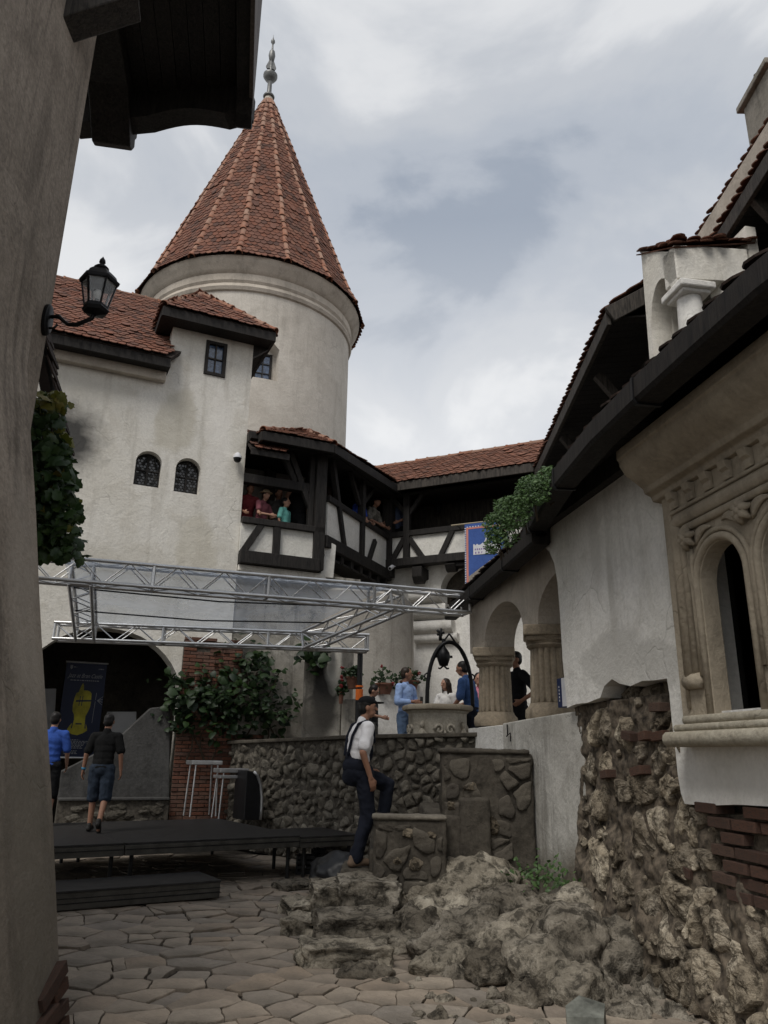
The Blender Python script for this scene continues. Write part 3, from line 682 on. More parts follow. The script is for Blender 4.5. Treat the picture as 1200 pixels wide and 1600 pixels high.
# section along the house
zb, zr = 5.30, 6.22
zbeam(S1, LFL, zb+.07, kS-.1, zb+.07, .26, .24, .1, 'sill_beam'); zbeam(S1, LFL, zr-.07, kS, zr-.07, .13, .16, .1, 'hand_rail')
for x in (429,): s_ = FAC.sz(x, 850)[0]; zbeam(S1, s_, zb+.18, s_, zr-.12, .15, .14, .1, 'stud')
a_ = FAC.sz(376, 866); c_ = FAC.sz(407, 818); zbeam(S1, a_[0], zb+.16, c_[0], zr-.1, .14, .13, .1, 'brace')
panel(S1, [(LFL, zb+.15), (kS-.1, zb+.15), (kS-.1, zr-.1), (LFL, zr-.1)], .09)
s_c = kS-.02
zbeam(S1, s_c-.1, zb-.02, s_c-.1, 8.0, .24, .24, .06, 'corner_post'); 
zbeam(S1, s_c-.28, zr-.05, s_c-.28, 7.9, .11, .14, .0, 'post')
zbeam(S1, LFL, 7.1, kS-.15, 7.1, .2, .18, -.05, 'cross_beam'); zbeam(S1, FAC.sz(452, 740)[0], 7.85, FAC.sz(490, 790)[0], 6.5, .12, .13, -.02, 'brace')
zbeam(S1, LFL, 7.98, kS+.1, 7.98, .22, .2, .1, 'wall_plate')
zbeam(S1, FAC.sz(440, 700)[0], 7.9, FAC.sz(462, 745)[0], 7.2, .11, .12, -.04, 'brace')
# lower bracket at the corner
b = MB(); q0 = FAC.sz(505, 830); b.slab([(q0[0]-.02, 5.18), (q0[0]+.26, 5.18), (q0[0]+.3, 5.9), (q0[0]-.02, 6.02)], FAC, .02, -.12); b.build('infill_panel', M['infill'], gal)
# second section, higher up, running back
L2 = (S3.p-S2.p).length; zb2, zr2 = 6.0, 6.98
zbeam(S2, -.1, zb2-.06, L2+.05, zb2-.06, .26, .24, .0, 'sill_beam'); zbeam(S2, 0, zr2-.05, L2, zr2-.05, .13, .15, .02, 'hand_rail')
panel(S2, [(.05, zb2+.06), (L2-.1, zb2+.06), (L2-.1, zr2-.08), (.05, zr2-.08)], .02)
for x, y in ((563, 820),): s_ = S2.sz(x, y)[0]; zbeam(S2, s_, zb2, s_, 8.1, .16, .15, .03, 'post')
for (x0, y0, x1, y1) in ((517, 720, 535, 858), (583, 845, 572, 890)):
    a_, c_ = S2.sz(x0, y0), S2.sz(x1, y1); zbeam(S2, a_[0], a_[1], c_[0], max(c_[1], zb2), .13, .12, .035, 'brace')
a_ = S2.sz(563, 770); zbeam(S2, a_[0]+.05, 7.3, a_[0]+.75, 7.95, .1, .1, .0, 'brace'); zbeam(S2, a_[0]-.05, 7.3, a_[0]-.6, 7.95, .1, .1, .0, 'brace')
zbeam(S2, 0, 8.06, L2+.2, 8.06, .2, .2, .02, 'wall_plate')
b = MB(); p_ = S2.pt(.35, 5.85, -.05); b.beam(p_, p_+Vector((-.42, .1, -.72)), .2, .17); b.build('bracket', M['timber2'], gal, bevel=.012)
for i in range(7):
    s_ = .3+i*.5; b = MB(); b.beam(S2.pt(s_, zb2-.28, .05), S2.pt(s_, zb2-.28, -1.3), .14, .18); b.build('floor_joist', M['timber'], gal, bevel=.01)
# third section coming forward again on the right
L3 = 4.6; zb3, zr3 = 6.26, 7.02
zbeam(S3, -.1, zb3-.03, L3, zb3-.03, .2, .26, .0, 'sill_beam'); zbeam(S3, 0, zr3-.05, L3, zr3-.05, .14, .15, .02, 'hand_rail')
panel(S3, [(0, zb3), (L3, zb3), (L3, zr3-.08), (0, zr3-.08)], .02)
zbeam(S3, .03, 5.9, .03, 8.2, .26, .26, -.03, 'corner_post')
s_p = S3.sz(637, 830)[0]; zbeam(S3, s_p, zb3-.05, s_p, 8.2, .17, .16, .035, 'post')
for (x0, y0, x1, y1) in ((633, 842, 613, 880), (641, 842, 663, 878), (708, 830, 689, 872)):
    a_, c_ = S3.sz(x0, y0), S3.sz(x1, y1); zbeam(S3, a_[0], min(a_[1], zr3-.06), c_[0], zb3+.02, .13, .12, .03, 'brace')
zbeam(S3, s_p-.05, 7.5, s_p-.5, 8.1, .1, .1, 0, 'brace'); zbeam(S3, s_p+.05, 7.5, s_p+.5, 8.1, .1, .1, 0, 'brace')
zbeam(S3, -.2, 8.12, L3, 8.12, .26, .22, .0, 'wall_plate')
for x, yb in ((597, 905), (654, 912), (705, 893)):
    s_, z_ = S3.sz(x, yb); b = MB(); b.slab([(-.55, zb3-.18), (.12, zb3-.18), (.12, z_+.16), (.02, z_+.02), (-.1, z_), (-.2, z_+.1), (-.55, z_+.25)], lambda a, z, o: S3.pt(s_+o, z, a), .13, -.13); b.build('corbel', M['timber'], gal, bevel=.015)
zbeam(S3, S3.sz(700, 860)[0], zb3-.2, L3, zb3-.2, .09, .3, -.1, 'cross_beam')
# inside: floors, back walls, ceilings
def inner(fr, s0, s1, zf, zc, dp, wallmat):
    b = MB(); b.box(fr.pt(s0, zf-.1, -dp), fr.u*(s1-s0), fr.n*(dp-.02), Vector((0, 0, .1))); b.build('floor', M['timber'], gal)
    b = MB(); b.box(fr.pt(s0, zf, -dp-.1), fr.u*(s1-s0), fr.n*.1, Vector((0, 0, zc-zf))); b.build('back_wall', wallmat, gal)
    b = MB(); b.box(fr.pt(s0, zc, -dp), fr.u*(s1-s0), fr.n*(dp+.3), Vector((0, 0, .06))); b.build('ceiling', M['timber'], gal)
inner(S1, LFL+.02, kS+.2, zb+.12, 7.9, 1.5, M['grey']); inner(S2, .1, L2+2.2, zb2+.03, 8.0, 1.6, M['timber2']); inner(S3, -1.7, L3, zb3+.02, 8.05, 1.15, M['timber2'])
# roofs
r1 = [FAC.pt(LFL+.02, 7.62, .42), FAC.pt(FAC.sz(441, 738)[0], 7.62, .42), FAC.pt(FAC.sz(441, 738)[0], 8.35, -.5), FAC.pt(LFL+.02, 8.35, -.5)]
g1 = deck('roof', r1, M['underroof'], gal, .06, .01); pieces(g1, 'roof_tile', [TILE], roof_items(r1, .165, .15), M['tile'], 300)
b = MB(); b.box(FAC.pt(LFL+.02, 7.5, .36), FAC.u*(FAC.sz(441, 738)[0]-LFL), FAC.n*.05, Vector((0, 0, .13))); b.build('eaves_board', M['timber'], gal)
b = MB(); b.box(FAC.px(395, 690, .0), FAC.u*.28, Vector((0, 0, .02))-FAC.n*.3, Vector((0, 0, .03))); b.build('flashing', M['flash'], gal)
e0 = FAC.pt(FAC.sz(408, 712, .5)[0], 8.0, .5); ec = FAC.pt(FAC.sz(522, 706, .5)[0], 8.0, .5); apx = FAC.px(482, 677, -.35)
e3 = S2.pt(L2+.1, 8.2, .45); ec2 = Vector((ec.x, ec.y, 8.0)); apb = apx+S2.u*(L2+.6); apb.z = 8.95
bk = e0-FAC.n*2.4
rp = [[e0, ec, apx], [ec2, e3, apb, apx], [bk, e0, apx]]
g2 = deck('roof', rp[0], M['underroof'], gal, .06, .01)
for q in rp[1:]: deck('roof_boarding', q, M['underroof'], g2, .06, .01)
pieces(g2, 'roof_tile', [TILEB], sum([roof_items(q, .165, .15) for q in rp], []), M['tileb'], 300, 'roof_tile_field')
rt = []
for a_, c_ in ((e0, apx), (ec, apx), (apx, apb)): rt += ridge_items(a_+Vector((0, 0, .05)), c_+Vector((0, 0, .05)))
pieces(g2, 'ridge_tile', [RIDGE], rt, M['ridge'], 300)
b = MB(); b.beam(e0-Vector((0, 0, .1)), ec-Vector((0, 0, .1)), .06, .2); b.beam(ec-Vector((0, 0, .1)), e3-Vector((0, 0, .1)), .06, .2)
b.beam(e0-Vector((0, 0, .1)), bk-Vector((0, 0, .1)), .06, .2); b.build('eaves_board', M['timber'], gal, bevel=.008)
# roof over the third section
f0 = S3.pt(-.15, 8.22, .42); f1 = S3.pt(L3+.3, 8.22, .42); k0 = S3.px(585, 733, -1.15); sk = (k0-S3.p).dot(S3.u); k1 = S3.pt(L3+1.2, k0.z, -1.15)
r3 = [f0, f1, k1, k0]; g3 = deck('roof', r3, M['underroof'], gal, .06, .01)
deck('roof_boarding', [k0, k1, S3.pt(L3+1.2, 7.6, -2.6), S3.pt(sk, 7.6, -2.6)], M['underroof'], g3, .06, .01)
pieces(g3, 'roof_tile', [TILEB], roof_items(r3, .165, .15), M['tileb'], 300, 'roof_tile_field')
pieces(g3, 'ridge_tile', [RIDGE], ridge_items(k0+Vector((0, 0, .04)), k1+Vector((0, 0, .04))), M['ridge'], 300)
b = MB(); b.beam(f0-Vector((0, 0, .1)), f1-Vector((0, 0, .1)), .07, .22); b.box(S3.pt(-.15, 8.05, -.1), S3.u*(L3+.4), S3.n*.5, Vector((0, 0, .04))); b.build('eaves_board', M['timber2'], gal, bevel=.008)
b = MB(); b.add([e3+Vector((0, 0, .07)), f0+Vector((.12, 0, .09)), k0+Vector((.25, 0, .08)), apb+Vector((0, 0, .06))], [(0, 1, 2, 3)]); vv = b.build('valley_flashing', M['flash'], gal)
sm_ = vv.modifiers.new('s', 'SOLIDIFY'); sm_.thickness = .01
# a small wall lamp inside
b = MB(); p_ = S3.px(684, 795, -.9); b.lathe([(.02, .22), (.10, .14), (.09, -.05), (.05, -.12), (.0, -.12)], p_, 8); b.beam(p_+Vector((0, 0, .2)), p_+Vector((0, .2, .3)), .03, .03)
tag(b.build('hanging_lantern', M['iron']), 'dark lantern hanging inside the shaded gallery on the right', 'lantern')
# walls that carry the gallery
low = thing('yard_wall', FAC.pt(1.5, 0, -.3), 'pale curved plaster wall below the gallery, behind the terrace and well', 'wall')
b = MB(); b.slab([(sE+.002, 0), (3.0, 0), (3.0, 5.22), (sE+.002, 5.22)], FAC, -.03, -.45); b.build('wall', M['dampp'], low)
b = MB(); b.slab([(sE+.01, 5.10), (kS+.1, 5.10), (kS+.1, 5.24), (sE+.01, 5.24)], FAC, .06, -.02); b.build('ledge', M['white'], low, bevel=.02)
BC = Vector((-.95, 17.6, 0)); b = MB(); b.lathe([(1.72, 0), (1.70, 2), (1.66, 4.92), (1.55, 5.0), (.2, 5.02)], BC, 48); b.build('bastion', M['grey'], low, angle=40)
b = MB(); b.box(S2.pt(-.1, 4.4, -.75), S2.u*(L2+.6), S2.n*.25, Z_*1.6); b.build('inner_wall', M['grey'], low)
b = MB(); b.box(S2.pt(-.05, 5.62, -.6), S2.u*(L2+.3), S2.n*.62, Z_*.05); b.build('soffit', M['timber'], low)
ax0, az0 = S3.sz(688, 925, -.35); ax1 = S3.sz(775, 900, -.35)[0]; azt = S3.sz(735, 880, -.35)[1]
b = MB(); b.slab([(-.8, 0), (L3+1, 0), (L3+1, 6.22), (-.8, 6.22)], S3, -.35, -.7, holes=[arch(ax0, ax1, az0-.6, az0, azt)]); b.build('back_wall', M['white2'], low)
b = MB(); b.box(S3.pt(ax0-.1, az0-.8, -.95), S3.u*(ax1-ax0+.2), Vector((0, 0, 2)), S3.n*.2); b.build('recess', M['cement'], low)
# rolled corbels on the wall
cs0, cs1 = S3.sz(650, 960, -.3)[0], S3.sz(698, 960, -.3)[0]
for i, (ya, yb, pr) in enumerate(((925, 945, .55), (946, 968, .42), (970, 990, .30), (990, 1003, .18))):
    zt_, zb_ = S3.sz(670, ya, -.1)[1], S3.sz(670, yb, -.1)[1]; b = MB()
    pf = [(0, zb_), (pr*.55, zb_), (pr*.9, zb_+(zt_-zb_)*.3), (pr, zb_+(zt_-zb_)*.65), (pr*.95, zt_), (0, zt_)]
    b.slab(pf, lambda a, z, o: S3.pt(cs0+o, z, -.35+a), cs1-cs0+.1*i, 0); b.build('corbel', M['white2'], low, angle=50)
# ------------------------------------------------------------------ house on the right
Z = Vector((0, 0, 1))
rh = thing('arcaded_house', RW.pt(3, 0, -1), 'white house on the right with carved stone window, arcade of fluted columns and dark eaves', 'house')
W = RW.sz
# white wall with its ragged lower edge
edge = [(848, 852), (858, 862), (866, 880), (871, 910), (875, 960), (879, 1030), (886, 1106)]
lowp = [(900, 1100), (918, 1098), (938, 1090), (944, 1072), (956, 1061), (968, 1068), (985, 1072), (1003, 1064), (1022, 1063), (1042, 1060), (1046, 1085), (1049, 1120), (1054, 1160), (1059, 1210), (1064, 1240), (1070, 1256), (1100, 1259), (1150, 1257), (1200, 1260)]
pl = [W(*q) for q in edge]+[W(*q) for q in lowp]
pl = pl+[(7.4, 1.35), (7.4, .0), (15, .0), (15, 4.25), (pl[0][0]-.05, 4.25)]
a1 = arch(5.17, 5.67, 1.9, 2.78, 3.03, 16); a2 = arch(5.85, 6.35, 1.9, 2.78, 3.03, 16)
b = MB(); b.slab(pl, RW, 0, -.42, holes=[[(4.8, 1.92), (6.7, 1.92), (6.7, 3.5), (4.8, 3.5)]])
M['rwallw'] = stained('right_wall_plaster', M['white2'], [(RW.px(955, 1030), (.25, .62, .24), (.50, .485, .45), .75, .12), (RW.px(1020, 1040), (.25, .4, .2), (.48, .465, .43), .7, .14), (RW.px(930, 860), (.2, .12, .5), (.50, .48, .44), .5, .35), (RW.px(955, 930), (.2, .05, .45), (.47, .45, .41), .55, .3), (RW.px(1150, 1215), (.3, .7, .12), (.56, .54, .5), .5, .3)])
b.build('wall', M['rwallw'], rh)
# carved window
win = MB(); win.slab([(4.77, 1.89), (6.73, 1.89), (6.73, 3.56), (4.77, 3.56)], RW, .05, -.08, holes=[a1, a2]); win = win.build('window', M['sandst'], rh, bevel=.006); win['label'] = 'twin-arched sandstone window with carved rosettes and heavy cornice'
def roll(par, pts, r, o, name='moulding', n=10):
    b = MB(); b.tube([RW.pt(s_, z_, o) for s_, z_ in pts], r, n, up=RW.n); return b.build(name, M['sandst'], par, True)
def rectpath(s0, s1, z0, z1, rad=.04):
    return [(s0, z0), (s0, z1-rad), (s0+rad*.3, z1-rad*.3), (s0+rad, z1), (s1-rad, z1), (s1-rad*.3, z1-rad*.3), (s1, z1-rad), (s1, z0)]
roll(win, rectpath(4.95, 6.55, 2.14, 3.30), .05, .055); roll(win, rectpath(5.03, 6.47, 2.14, 3.22), .03, .06); roll(win, rectpath(4.88, 6.62, 1.95, 3.385, .02), .016, .055)
for s_ in (4.99, 6.51):
    b = MB(); b.tube([RW.pt(s_-.09, 2.13, .06), RW.pt(s_+.09, 2.13, .06)], .055, 12, up=RW.n); b.build('scroll', M['sandst'], win, True)
for s0, s1 in ((5.17, 5.67), (5.85, 6.35)):
    for d, r_ in ((.035, .028), (.085, .02)):
        c = (s0+s1)/2; w_ = (s1-s0)/2+d
        roll(win, [(c-w_, 1.9 if d < .05 else 2.16)]+[(c-w_*math.cos(math.pi*i/18), 2.78+(.25+d)*math.sin(math.pi*i/18)) for i in range(19)]+[(c+w_, 1.9 if d < .05 else 2.16)], r_, .055)
for s_, z_ in ((5.12, 3.13), (5.76, 3.14), (6.4, 3.13)):
    b = MB(); c = RW.pt(s_, z_, .06)
    for k in range(6):
        a_ = k*math.pi/3+.3
        b.tube([c+RW.n*.03, c+(RW.u*math.cos(a_)+Z*math.sin(a_))*.045+RW.n*.045, c+(RW.u*math.cos(a_)+Z*math.sin(a_))*.085+RW.n*.01], [.03, .034, .012], 7, up=RW.n)
    b.tube([c, c+RW.n*.06, c+RW.n*.08], [.04, .035, .008], 8); b.build('rosette', M['sandst'], win, True)
    b = MB()
    for sg in (-1, 1):
        if (s_ < 5.2 and sg < 0): 
            pts = lambda t, j: (s_-.02+.012*j, z_-.08-t*.34)
        else: pts = lambda t, j: (s_+sg*(.06+t*.2), z_-.03+.06*math.sin(t*2.2)+.02*j*(1-t))
        if s_ > 6.3 and sg > 0: pts = lambda t, j: (s_+.02-.012*j, z_-.08-t*.34)
        for j in range(4):
            q = [RW.pt(*pts(t/6, j-1.5), .055+.012*math.sin(math.pi*t/6)) for t in range(7)]; b.tube(q, [.016, .018, .018, .016, .013, .01, .004], 6, up=RW.n)
    b.build('carved_leaf', M['sandst'], win, True)
b = MB(); pf = [(0, 3.53), (.085, 3.54), (.1, 3.58), (.15, 3.60), (.16, 3.64), (.21, 3.68), (.30, 3.74), (.345, 3.82), (.35, 3.86), (.365, 3.87), (.365, 3.95), (0, 3.98)]
b.slab(pf, lambda a, z, o: RW.pt(4.70+o, z, a), 2.15, 0); b.build('cornice', M['sandst'], win, bevel=.008, angle=40)
for k in range(8):
    s_ = 4.95+k*.225; b = MB(); b.slab([(.05, 3.41), (.075, 3.40), (.085, 3.43), (.075, 3.46), (.10, 3.48), (.115, 3.53), (.05, 3.53)], lambda a, z, o: RW.pt(s_+o, z, a), .055, -.03); b.build('dentil', M['sandst'], win, bevel=.006)
b = MB()
for o_, z0_, z1_, sa in ((.21, 1.69, 1.79, 4.74), (.15, 1.79, 1.84, 4.80), (.10, 1.84, 1.90, 4.84)):
    h_ = (z1_-z0_)/2; b.slab([(-.2, z0_), (o_-h_*.6, z0_), (o_-h_*.15, z0_+h_*.4), (o_, z0_+h_), (o_-h_*.15, z1_-h_*.4), (o_-h_*.6, z1_), (-.2, z1_)], lambda a, z, o: RW.pt(sa+o, z, a), 7.1-sa-.002*o_*100, 0)
b.build('sill', M['sillst'], win, angle=50)
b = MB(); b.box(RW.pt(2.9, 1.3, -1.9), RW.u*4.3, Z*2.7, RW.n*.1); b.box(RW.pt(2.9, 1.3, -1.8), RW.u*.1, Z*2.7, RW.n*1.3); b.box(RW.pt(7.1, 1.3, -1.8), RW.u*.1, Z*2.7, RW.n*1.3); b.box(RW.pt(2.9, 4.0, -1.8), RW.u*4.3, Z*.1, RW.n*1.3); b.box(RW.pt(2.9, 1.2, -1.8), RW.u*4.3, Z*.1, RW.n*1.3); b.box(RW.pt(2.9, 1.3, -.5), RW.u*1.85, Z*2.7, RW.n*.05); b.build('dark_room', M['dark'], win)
b = MB()
for s_ in (5.42, 6.1): b.box(RW.pt(s_-.02, 1.9, -.2), RW.u*.04, Z*1.1, RW.n*.03)
b.build('casement', M['timber'], win)
# arcade of two arches on fluted columns
AO = -.2
c1 = RW.px(775, 1140, -.42); c2 = RW.px(862, 1110, -.42); sc1 = (c1-RW.p).dot(RW.u); sc2 = (c2-RW.p).dot(RW.u)
sp = sc2-sc1; s3 = sc2+sp; zsp = 3.12; zcr = 3.60
pts = [(-1.38, 4.3), (-1.38, zsp-.02), (sc1+.27, zsp-.02)]
def half(s0, s1): c = (s0+s1)/2; r = (s1-s0)/2; return [(c-r*math.cos(math.pi*i/18), zsp+(zcr-zsp)*math.sin(math.pi*i/18)) for i in range(19)]
pts = [(-1.38, 4.3), (-1.38, zsp-.02), (sc1+.24, zsp-.02)]+half(sc1+.25, sc2-.25)+[(sc2-.24, zsp-.02), (sc2+.24, zsp-.02)]+half(sc2+.25, s3-.25)+[(s3-.24, zsp-.02), (s3+.4, zsp-.02), (s3+.4, 4.3)]
b = MB(); b.slab(pts, RW, AO, AO-.45); b.build('arcade_wall', M['cornicep'], rh)
def column(s_, label=None):
    c = RW.pt(s_, 0, AO-.225); nf = 18
    fl = lambda a, z: (1-.10*(1-abs(math.sin(nf*a/2)))**1.6)+.012*noise.noise(Vector((math.cos(a)*3, math.sin(a)*3, z*4)))
    b = MB(); b.lathe([(.20, 2.20), (.245, 2.22), (.24, 2.3), (.235, 2.6), (.225, 2.82), (.23, 2.86), (.19, 2.88)], c, 108, rf=fl); co = b.build('column', M['colst'], rh, angle=60)
    if label: co['label'] = label
    b = MB(); b.lathe([(.05, 2.02), (.30, 2.02), (.315, 2.06), (.31, 2.14), (.27, 2.18), (.255, 2.215), (.05, 2.22)], c, 40, rf=lambda a, z: 1+.03*noise.noise(Vector((math.cos(a)*2, math.sin(a)*2, z*5)))); b.build('base', M['colst'], co, angle=50)
    b = MB(); b.lathe([(.2, 2.84), (.245, 2.85), (.27, 2.88), (.255, 2.9), (.285, 2.95), (.30, 2.98), (.2, 2.99)], c, 40); b.build('necking', M['colst'], co, angle=50)
    b = MB(); b.cbox((c.x, c.y, 3.045), .64, .6, .13, R(-10+90)); b.cbox((c.x, c.y, 2.955), .56, .54, .06, R(-10+90)); b.build('capital', M['colst'], co, bevel=.02)
column(sc1, 'fluted stone column nearest the well'); column(sc2, 'fluted stone column beside the blue box')
# parapet below the columns
ps0 = W(785, 1130, -.08)[0]; ps1 = W(900, 1105, -.08)[0]+.1
b = MB(); b.slab([(ps0, .1), (ps1, .1), (ps1, 2.05), (ps0+.9, 2.03), (ps0, 2.01)], RW, -.08, -.5); M['paraw'] = stained('parapet_plaster', M['dampw'], [(RW.pt(2.45, .35, 0), (.4, .55, .42), (.12, .10, .07), .9, .45), (RW.pt(1.3, .3, 0), (.5, .9, .3), (.13, .11, .08), .85, .5), (RW.pt(1.9, 1.9, 0), (.3, .8, .12), (.36, .34, .30), .6, .4), (RW.pt(.6, 1.2, 0), (.3, .25, .8), (.33, .31, .27), .6, .4)]); b.build('parapet', M['paraw'], rh, bevel=.015)
b = MB(); b.slab([(sc1-.45, .8), (ps0-.01, .8), (ps0-.01, 2.0), (sc1-.45, 2.0)], RW, -.14, -.62); b.build('pedestal', M['white2'], rh, bevel=.012)
# upper gutter (hollowed log), lower eaves
gpx = [(2400, -620), (1330, 330), (1200, 432), (1100, 522), (1010, 604), (940, 672), (882, 742), (852, 792), (826, 838)]
gz = 4.06; gp = [atz(x, y, gz) for x, y in gpx]
gprof = [(-.10, .05), (-.105, -.10), (-.085, -.13), (.085, -.13), (.105, -.10), (.10, .05), (.07, .055), (.05, -.04), (-.05, -.04), (-.07, .055)]
b = MB(); b.sweep(gp, gprof); b.build('gutter', M['gutterw'], rh, angle=30)
for t in (6, 8, 4):
    p_ = gp[t] if t < 8 else gp[7].lerp(gp[8], .4); b = MB(); d_ = (gp[t]-gp[t-1]).normalized()
    b.sweep([p_-d_*.014, p_+d_*.014], [(x*1.12, y*1.12-.002) for x, y in gprof]); b.build('gutter_strap', M['iron'], rh)
# soffit from gutter to wall, boarded, and the lean-to roof above it
sof = []
for p_ in gp:
    s_ = (p_-RW.p).dot(RW.u); sof.append((p_+Vector((.02, 0, .03)), RW.pt(s_, 4.22, -.1)))
for i in range(len(sof)-1):
    n_ = max(1, int((sof[i+1][0]-sof[i][0]).length/.16))
    for k in range(n_):
        t0, t1 = k/n_, (k+.96)/n_; b = MB(); A, B_ = sof[i][0].lerp(sof[i+1][0], t0), sof[i][0].lerp(sof[i+1][0], t1); C_, D = sof[i][1].lerp(sof[i+1][1], t1), sof[i][1].lerp(sof[i+1][1], t0)
        b.add([A, B_, C_, D]+[q+Z*.025 for q in (A, B_, C_, D)], [(3, 2, 1, 0), (4, 5, 6, 7), (0, 1, 5, 4), (1, 2, 6, 5), (2, 3, 7, 6), (3, 0, 4, 7)]); b.build('soffit_board', M['timber'], rh)
b = MB(); b.box(RW.pt((gp[8]-RW.p).dot(RW.u), 3.99, .0), RW.u*11, Z*.25, RW.n*.09); b.build('wall_plate', M['timber'], rh)
top = [RW.pt((p_-RW.p).dot(RW.u), 5.35, -2.2) for p_ in gp]
lr = None; it = []
for i in range(len(gp)-1):
    q = [gp[i]+Z*.05, gp[i+1]+Z*.05, top[i+1]-Z*.05, top[i]-Z*.05]
    d_ = deck('lean_to_roof' if lr is None else 'roof_boarding', q, M['underroof'], lr or rh, .05, .02)
    lr = lr or d_
it = []
for i in range(len(gp)-1):
    L_ = (gp[i+1]-gp[i]).length; n_ = max(1, round(L_/.2)); d = (gp[i+1]-gp[i]).normalized(); up_ = ((top[i]-gp[i])-d*(top[i]-gp[i]).dot(d)).normalized(); nn = -d.cross(up_).normalized()
    if nn.z < 0: nn = -nn
    for r_ in range(9):
        for k in range(n_):
            p_ = gp[i]+d*((k+.5+.5*(r_ % 2))*L_/n_)+up_*(r_*.19-.03+random.gauss(0, .012))+Z*(.105+random.uniform(0, .03)); a = random.gauss(0, .05)
            x_ = up_.cross(nn).normalized(); x_ = (x_*math.cos(a)+up_*math.sin(a)); it.append((basis(x_, nn.cross(x_), nn, p_), 0))
pieces(lr, 'roof_tile', [TILED], it, M['tiled'], 300, 'roof_tile_field')
# lower eaves over the arcade
l0, l1 = atz(830, 846, 3.92), atz(704, 957, 3.92)
l0 = l0+(l0-l1).normalized()*.35
b = MB(); b.sweep([l0, l1], gprof); b.build('gutter', M['gutterw'], rh, angle=30)
for t in (.25, .62): 
    p_ = l0.lerp(l1, t); d_ = (l1-l0).normalized(); b = MB(); b.sweep([p_-d_*.014, p_+d_*.014], [(x*1.12, y*1.12-.002) for x, y in gprof]); b.build('gutter_strap', M['iron'], rh)
n_ = int((l1-l0).length/.15)
for k in range(n_):
    A, B_ = l0.lerp(l1, k/n_), l0.lerp(l1, (k+.95)/n_); s0_, s1_ = [(q-RW.p).dot(RW.u) for q in (A, B_)]; C_, D = RW.pt(s1_, 4.05, AO-.05), RW.pt(s0_, 4.05, AO-.05); b = MB()
    A, B_ = A+Z*.03, B_+Z*.03; b.add([A, B_, C_, D]+[q+Z*.025 for q in (A, B_, C_, D)], [(3, 2, 1, 0), (4, 5, 6, 7), (0, 1, 5, 4), (1, 2, 6, 5), (2, 3, 7, 6), (3, 0, 4, 7)]); b.build('soffit_board', M['timber'], rh)
t0_, t1_ = RW.pt((l0-RW.p).dot(RW.u), 5.1, -2.2), RW.pt((l1-RW.p).dot(RW.u), 5.1, -2.2)
q = [l0+Z*.12, l1+Z*.12, t1_, t0_]; d_ = deck('arcade_roof', q, M['underroof'], rh, .05, .02)
it = []; L_ = (l1-l0).length; d = (l1-l0).normalized(); up_ = ((t0_-l0)-d*(t0_-l0).dot(d)).normalized(); nn = d.cross(up_).normalized(); nn = nn if nn.z > 0 else -nn; x_ = up_.cross(nn).normalized()
for r_ in range(10):
    for k in range(int(L_/.18)): it.append((basis(x_, nn.cross(x_), nn, l0+d*((k+.5+.5*(r_ % 2))*.18)+up_*(r_*.17-.07+random.gauss(0, .01))+Z*(.14+random.uniform(0, .03))), 0))
pieces(d_, 'roof_tile', [TILED], it, M['tiled'], 300, 'roof_tile_field')
# upper storey: timber wall, big eaves, two roofs
E0, E1 = Vector((3.55, 16.9, 8.0)), Vector((3.33, 10.1, 8.0))
b = MB(); b.box((4.5, 10.0, 4.6), (.25, 7.6, 0), (-.2, 0, 0), (0, 0, 4.2)); b.build('upper_wall', M['timber2'], rh)
b = MB(); b.box((5.75, -3, 4.6), (-.05, 13.2, 0), (.2, 0, 0), (0, 0, 5.2)); b.build('upper_wall', M['timber2'], rh)
def big_eaves(A, B_, back, rise, tm):
    b = MB(); b.beam(A-Z*.08, B_-Z*.08, .07, .24); fo = b.build('fascia', M['timber2'], rh, bevel=.01)
    n_ = int((B_-A).length/.2)
    for k in range(n_):
        P0, P1 = A.lerp(B_, k/n_), A.lerp(B_, (k+.95)/n_); b = MB(); o_ = Vector((back, 0, .12)); q = [P0-Z*.1, P1-Z*.1, P1+o_-Z*.1, P0+o_-Z*.1]
        b.add(q+[v+Z*.03 for v in q], [(3, 2, 1, 0), (4, 5, 6, 7), (0, 1, 5, 4), (1, 2, 6, 5), (2, 3, 7, 6), (3, 0, 4, 7)]); b.build('soffit_board', M['timber'], rh)
    up_ = Vector((2.6, 0, rise)); q = [A+Z*.08, B_+Z*.08, B_+up_+Z*.08, A+up_+Z*.08]; d_ = deck('upper_roof', q, M['underroof'], rh, .06, .02)
    pieces(d_, 'roof_tile', [tm[0]], roof_items(q, .165, .15, .03), tm[1], 300, 'roof_tile_field')
    return d_
big_eaves(E0, E1, 1.1, 1.9, (tile_mesh(.165, .15), M['tileb']))
# barge end of the first roof
b = MB(); b.beam(E1+Vector((0, -.05, -.06)), E1+Vector((1.3, -.05, .72)), .06, .26); b.build('barge_board', M['timber2'], rh, bevel=.01)
G0, G1 = atz(1112, 388, 9.0), atz(1204, 240, 9.0); G1 = G0+(G1-G0)*3.2
big_eaves(G0, G1, .95, 1.5, (tile_mesh(.165, .15), M['tileb']))
H0, H1 = atz(1088, 377, 9.8), atz(1172, 243, 9.8); H1 = H0+(H1-H0)*3.; 
b = MB(); b.beam(H0-Z*.24, H1-Z*.24, .14, .4); b.build('upper_wall_band', M['cornicep'], rh)
q = [H0, H1, H1+Vector((2.4, 0, 1.7)), H0+Vector((2.4, 0, 1.7))]; d_ = deck('upper_roof', q, M['underroof'], rh, .06, .02); pieces(d_, 'roof_tile', [tile_mesh(.165, .15)], roof_items(q, .165, .15, .03), M['tileb'], 300, 'roof_tile_field')
b = MB(); 
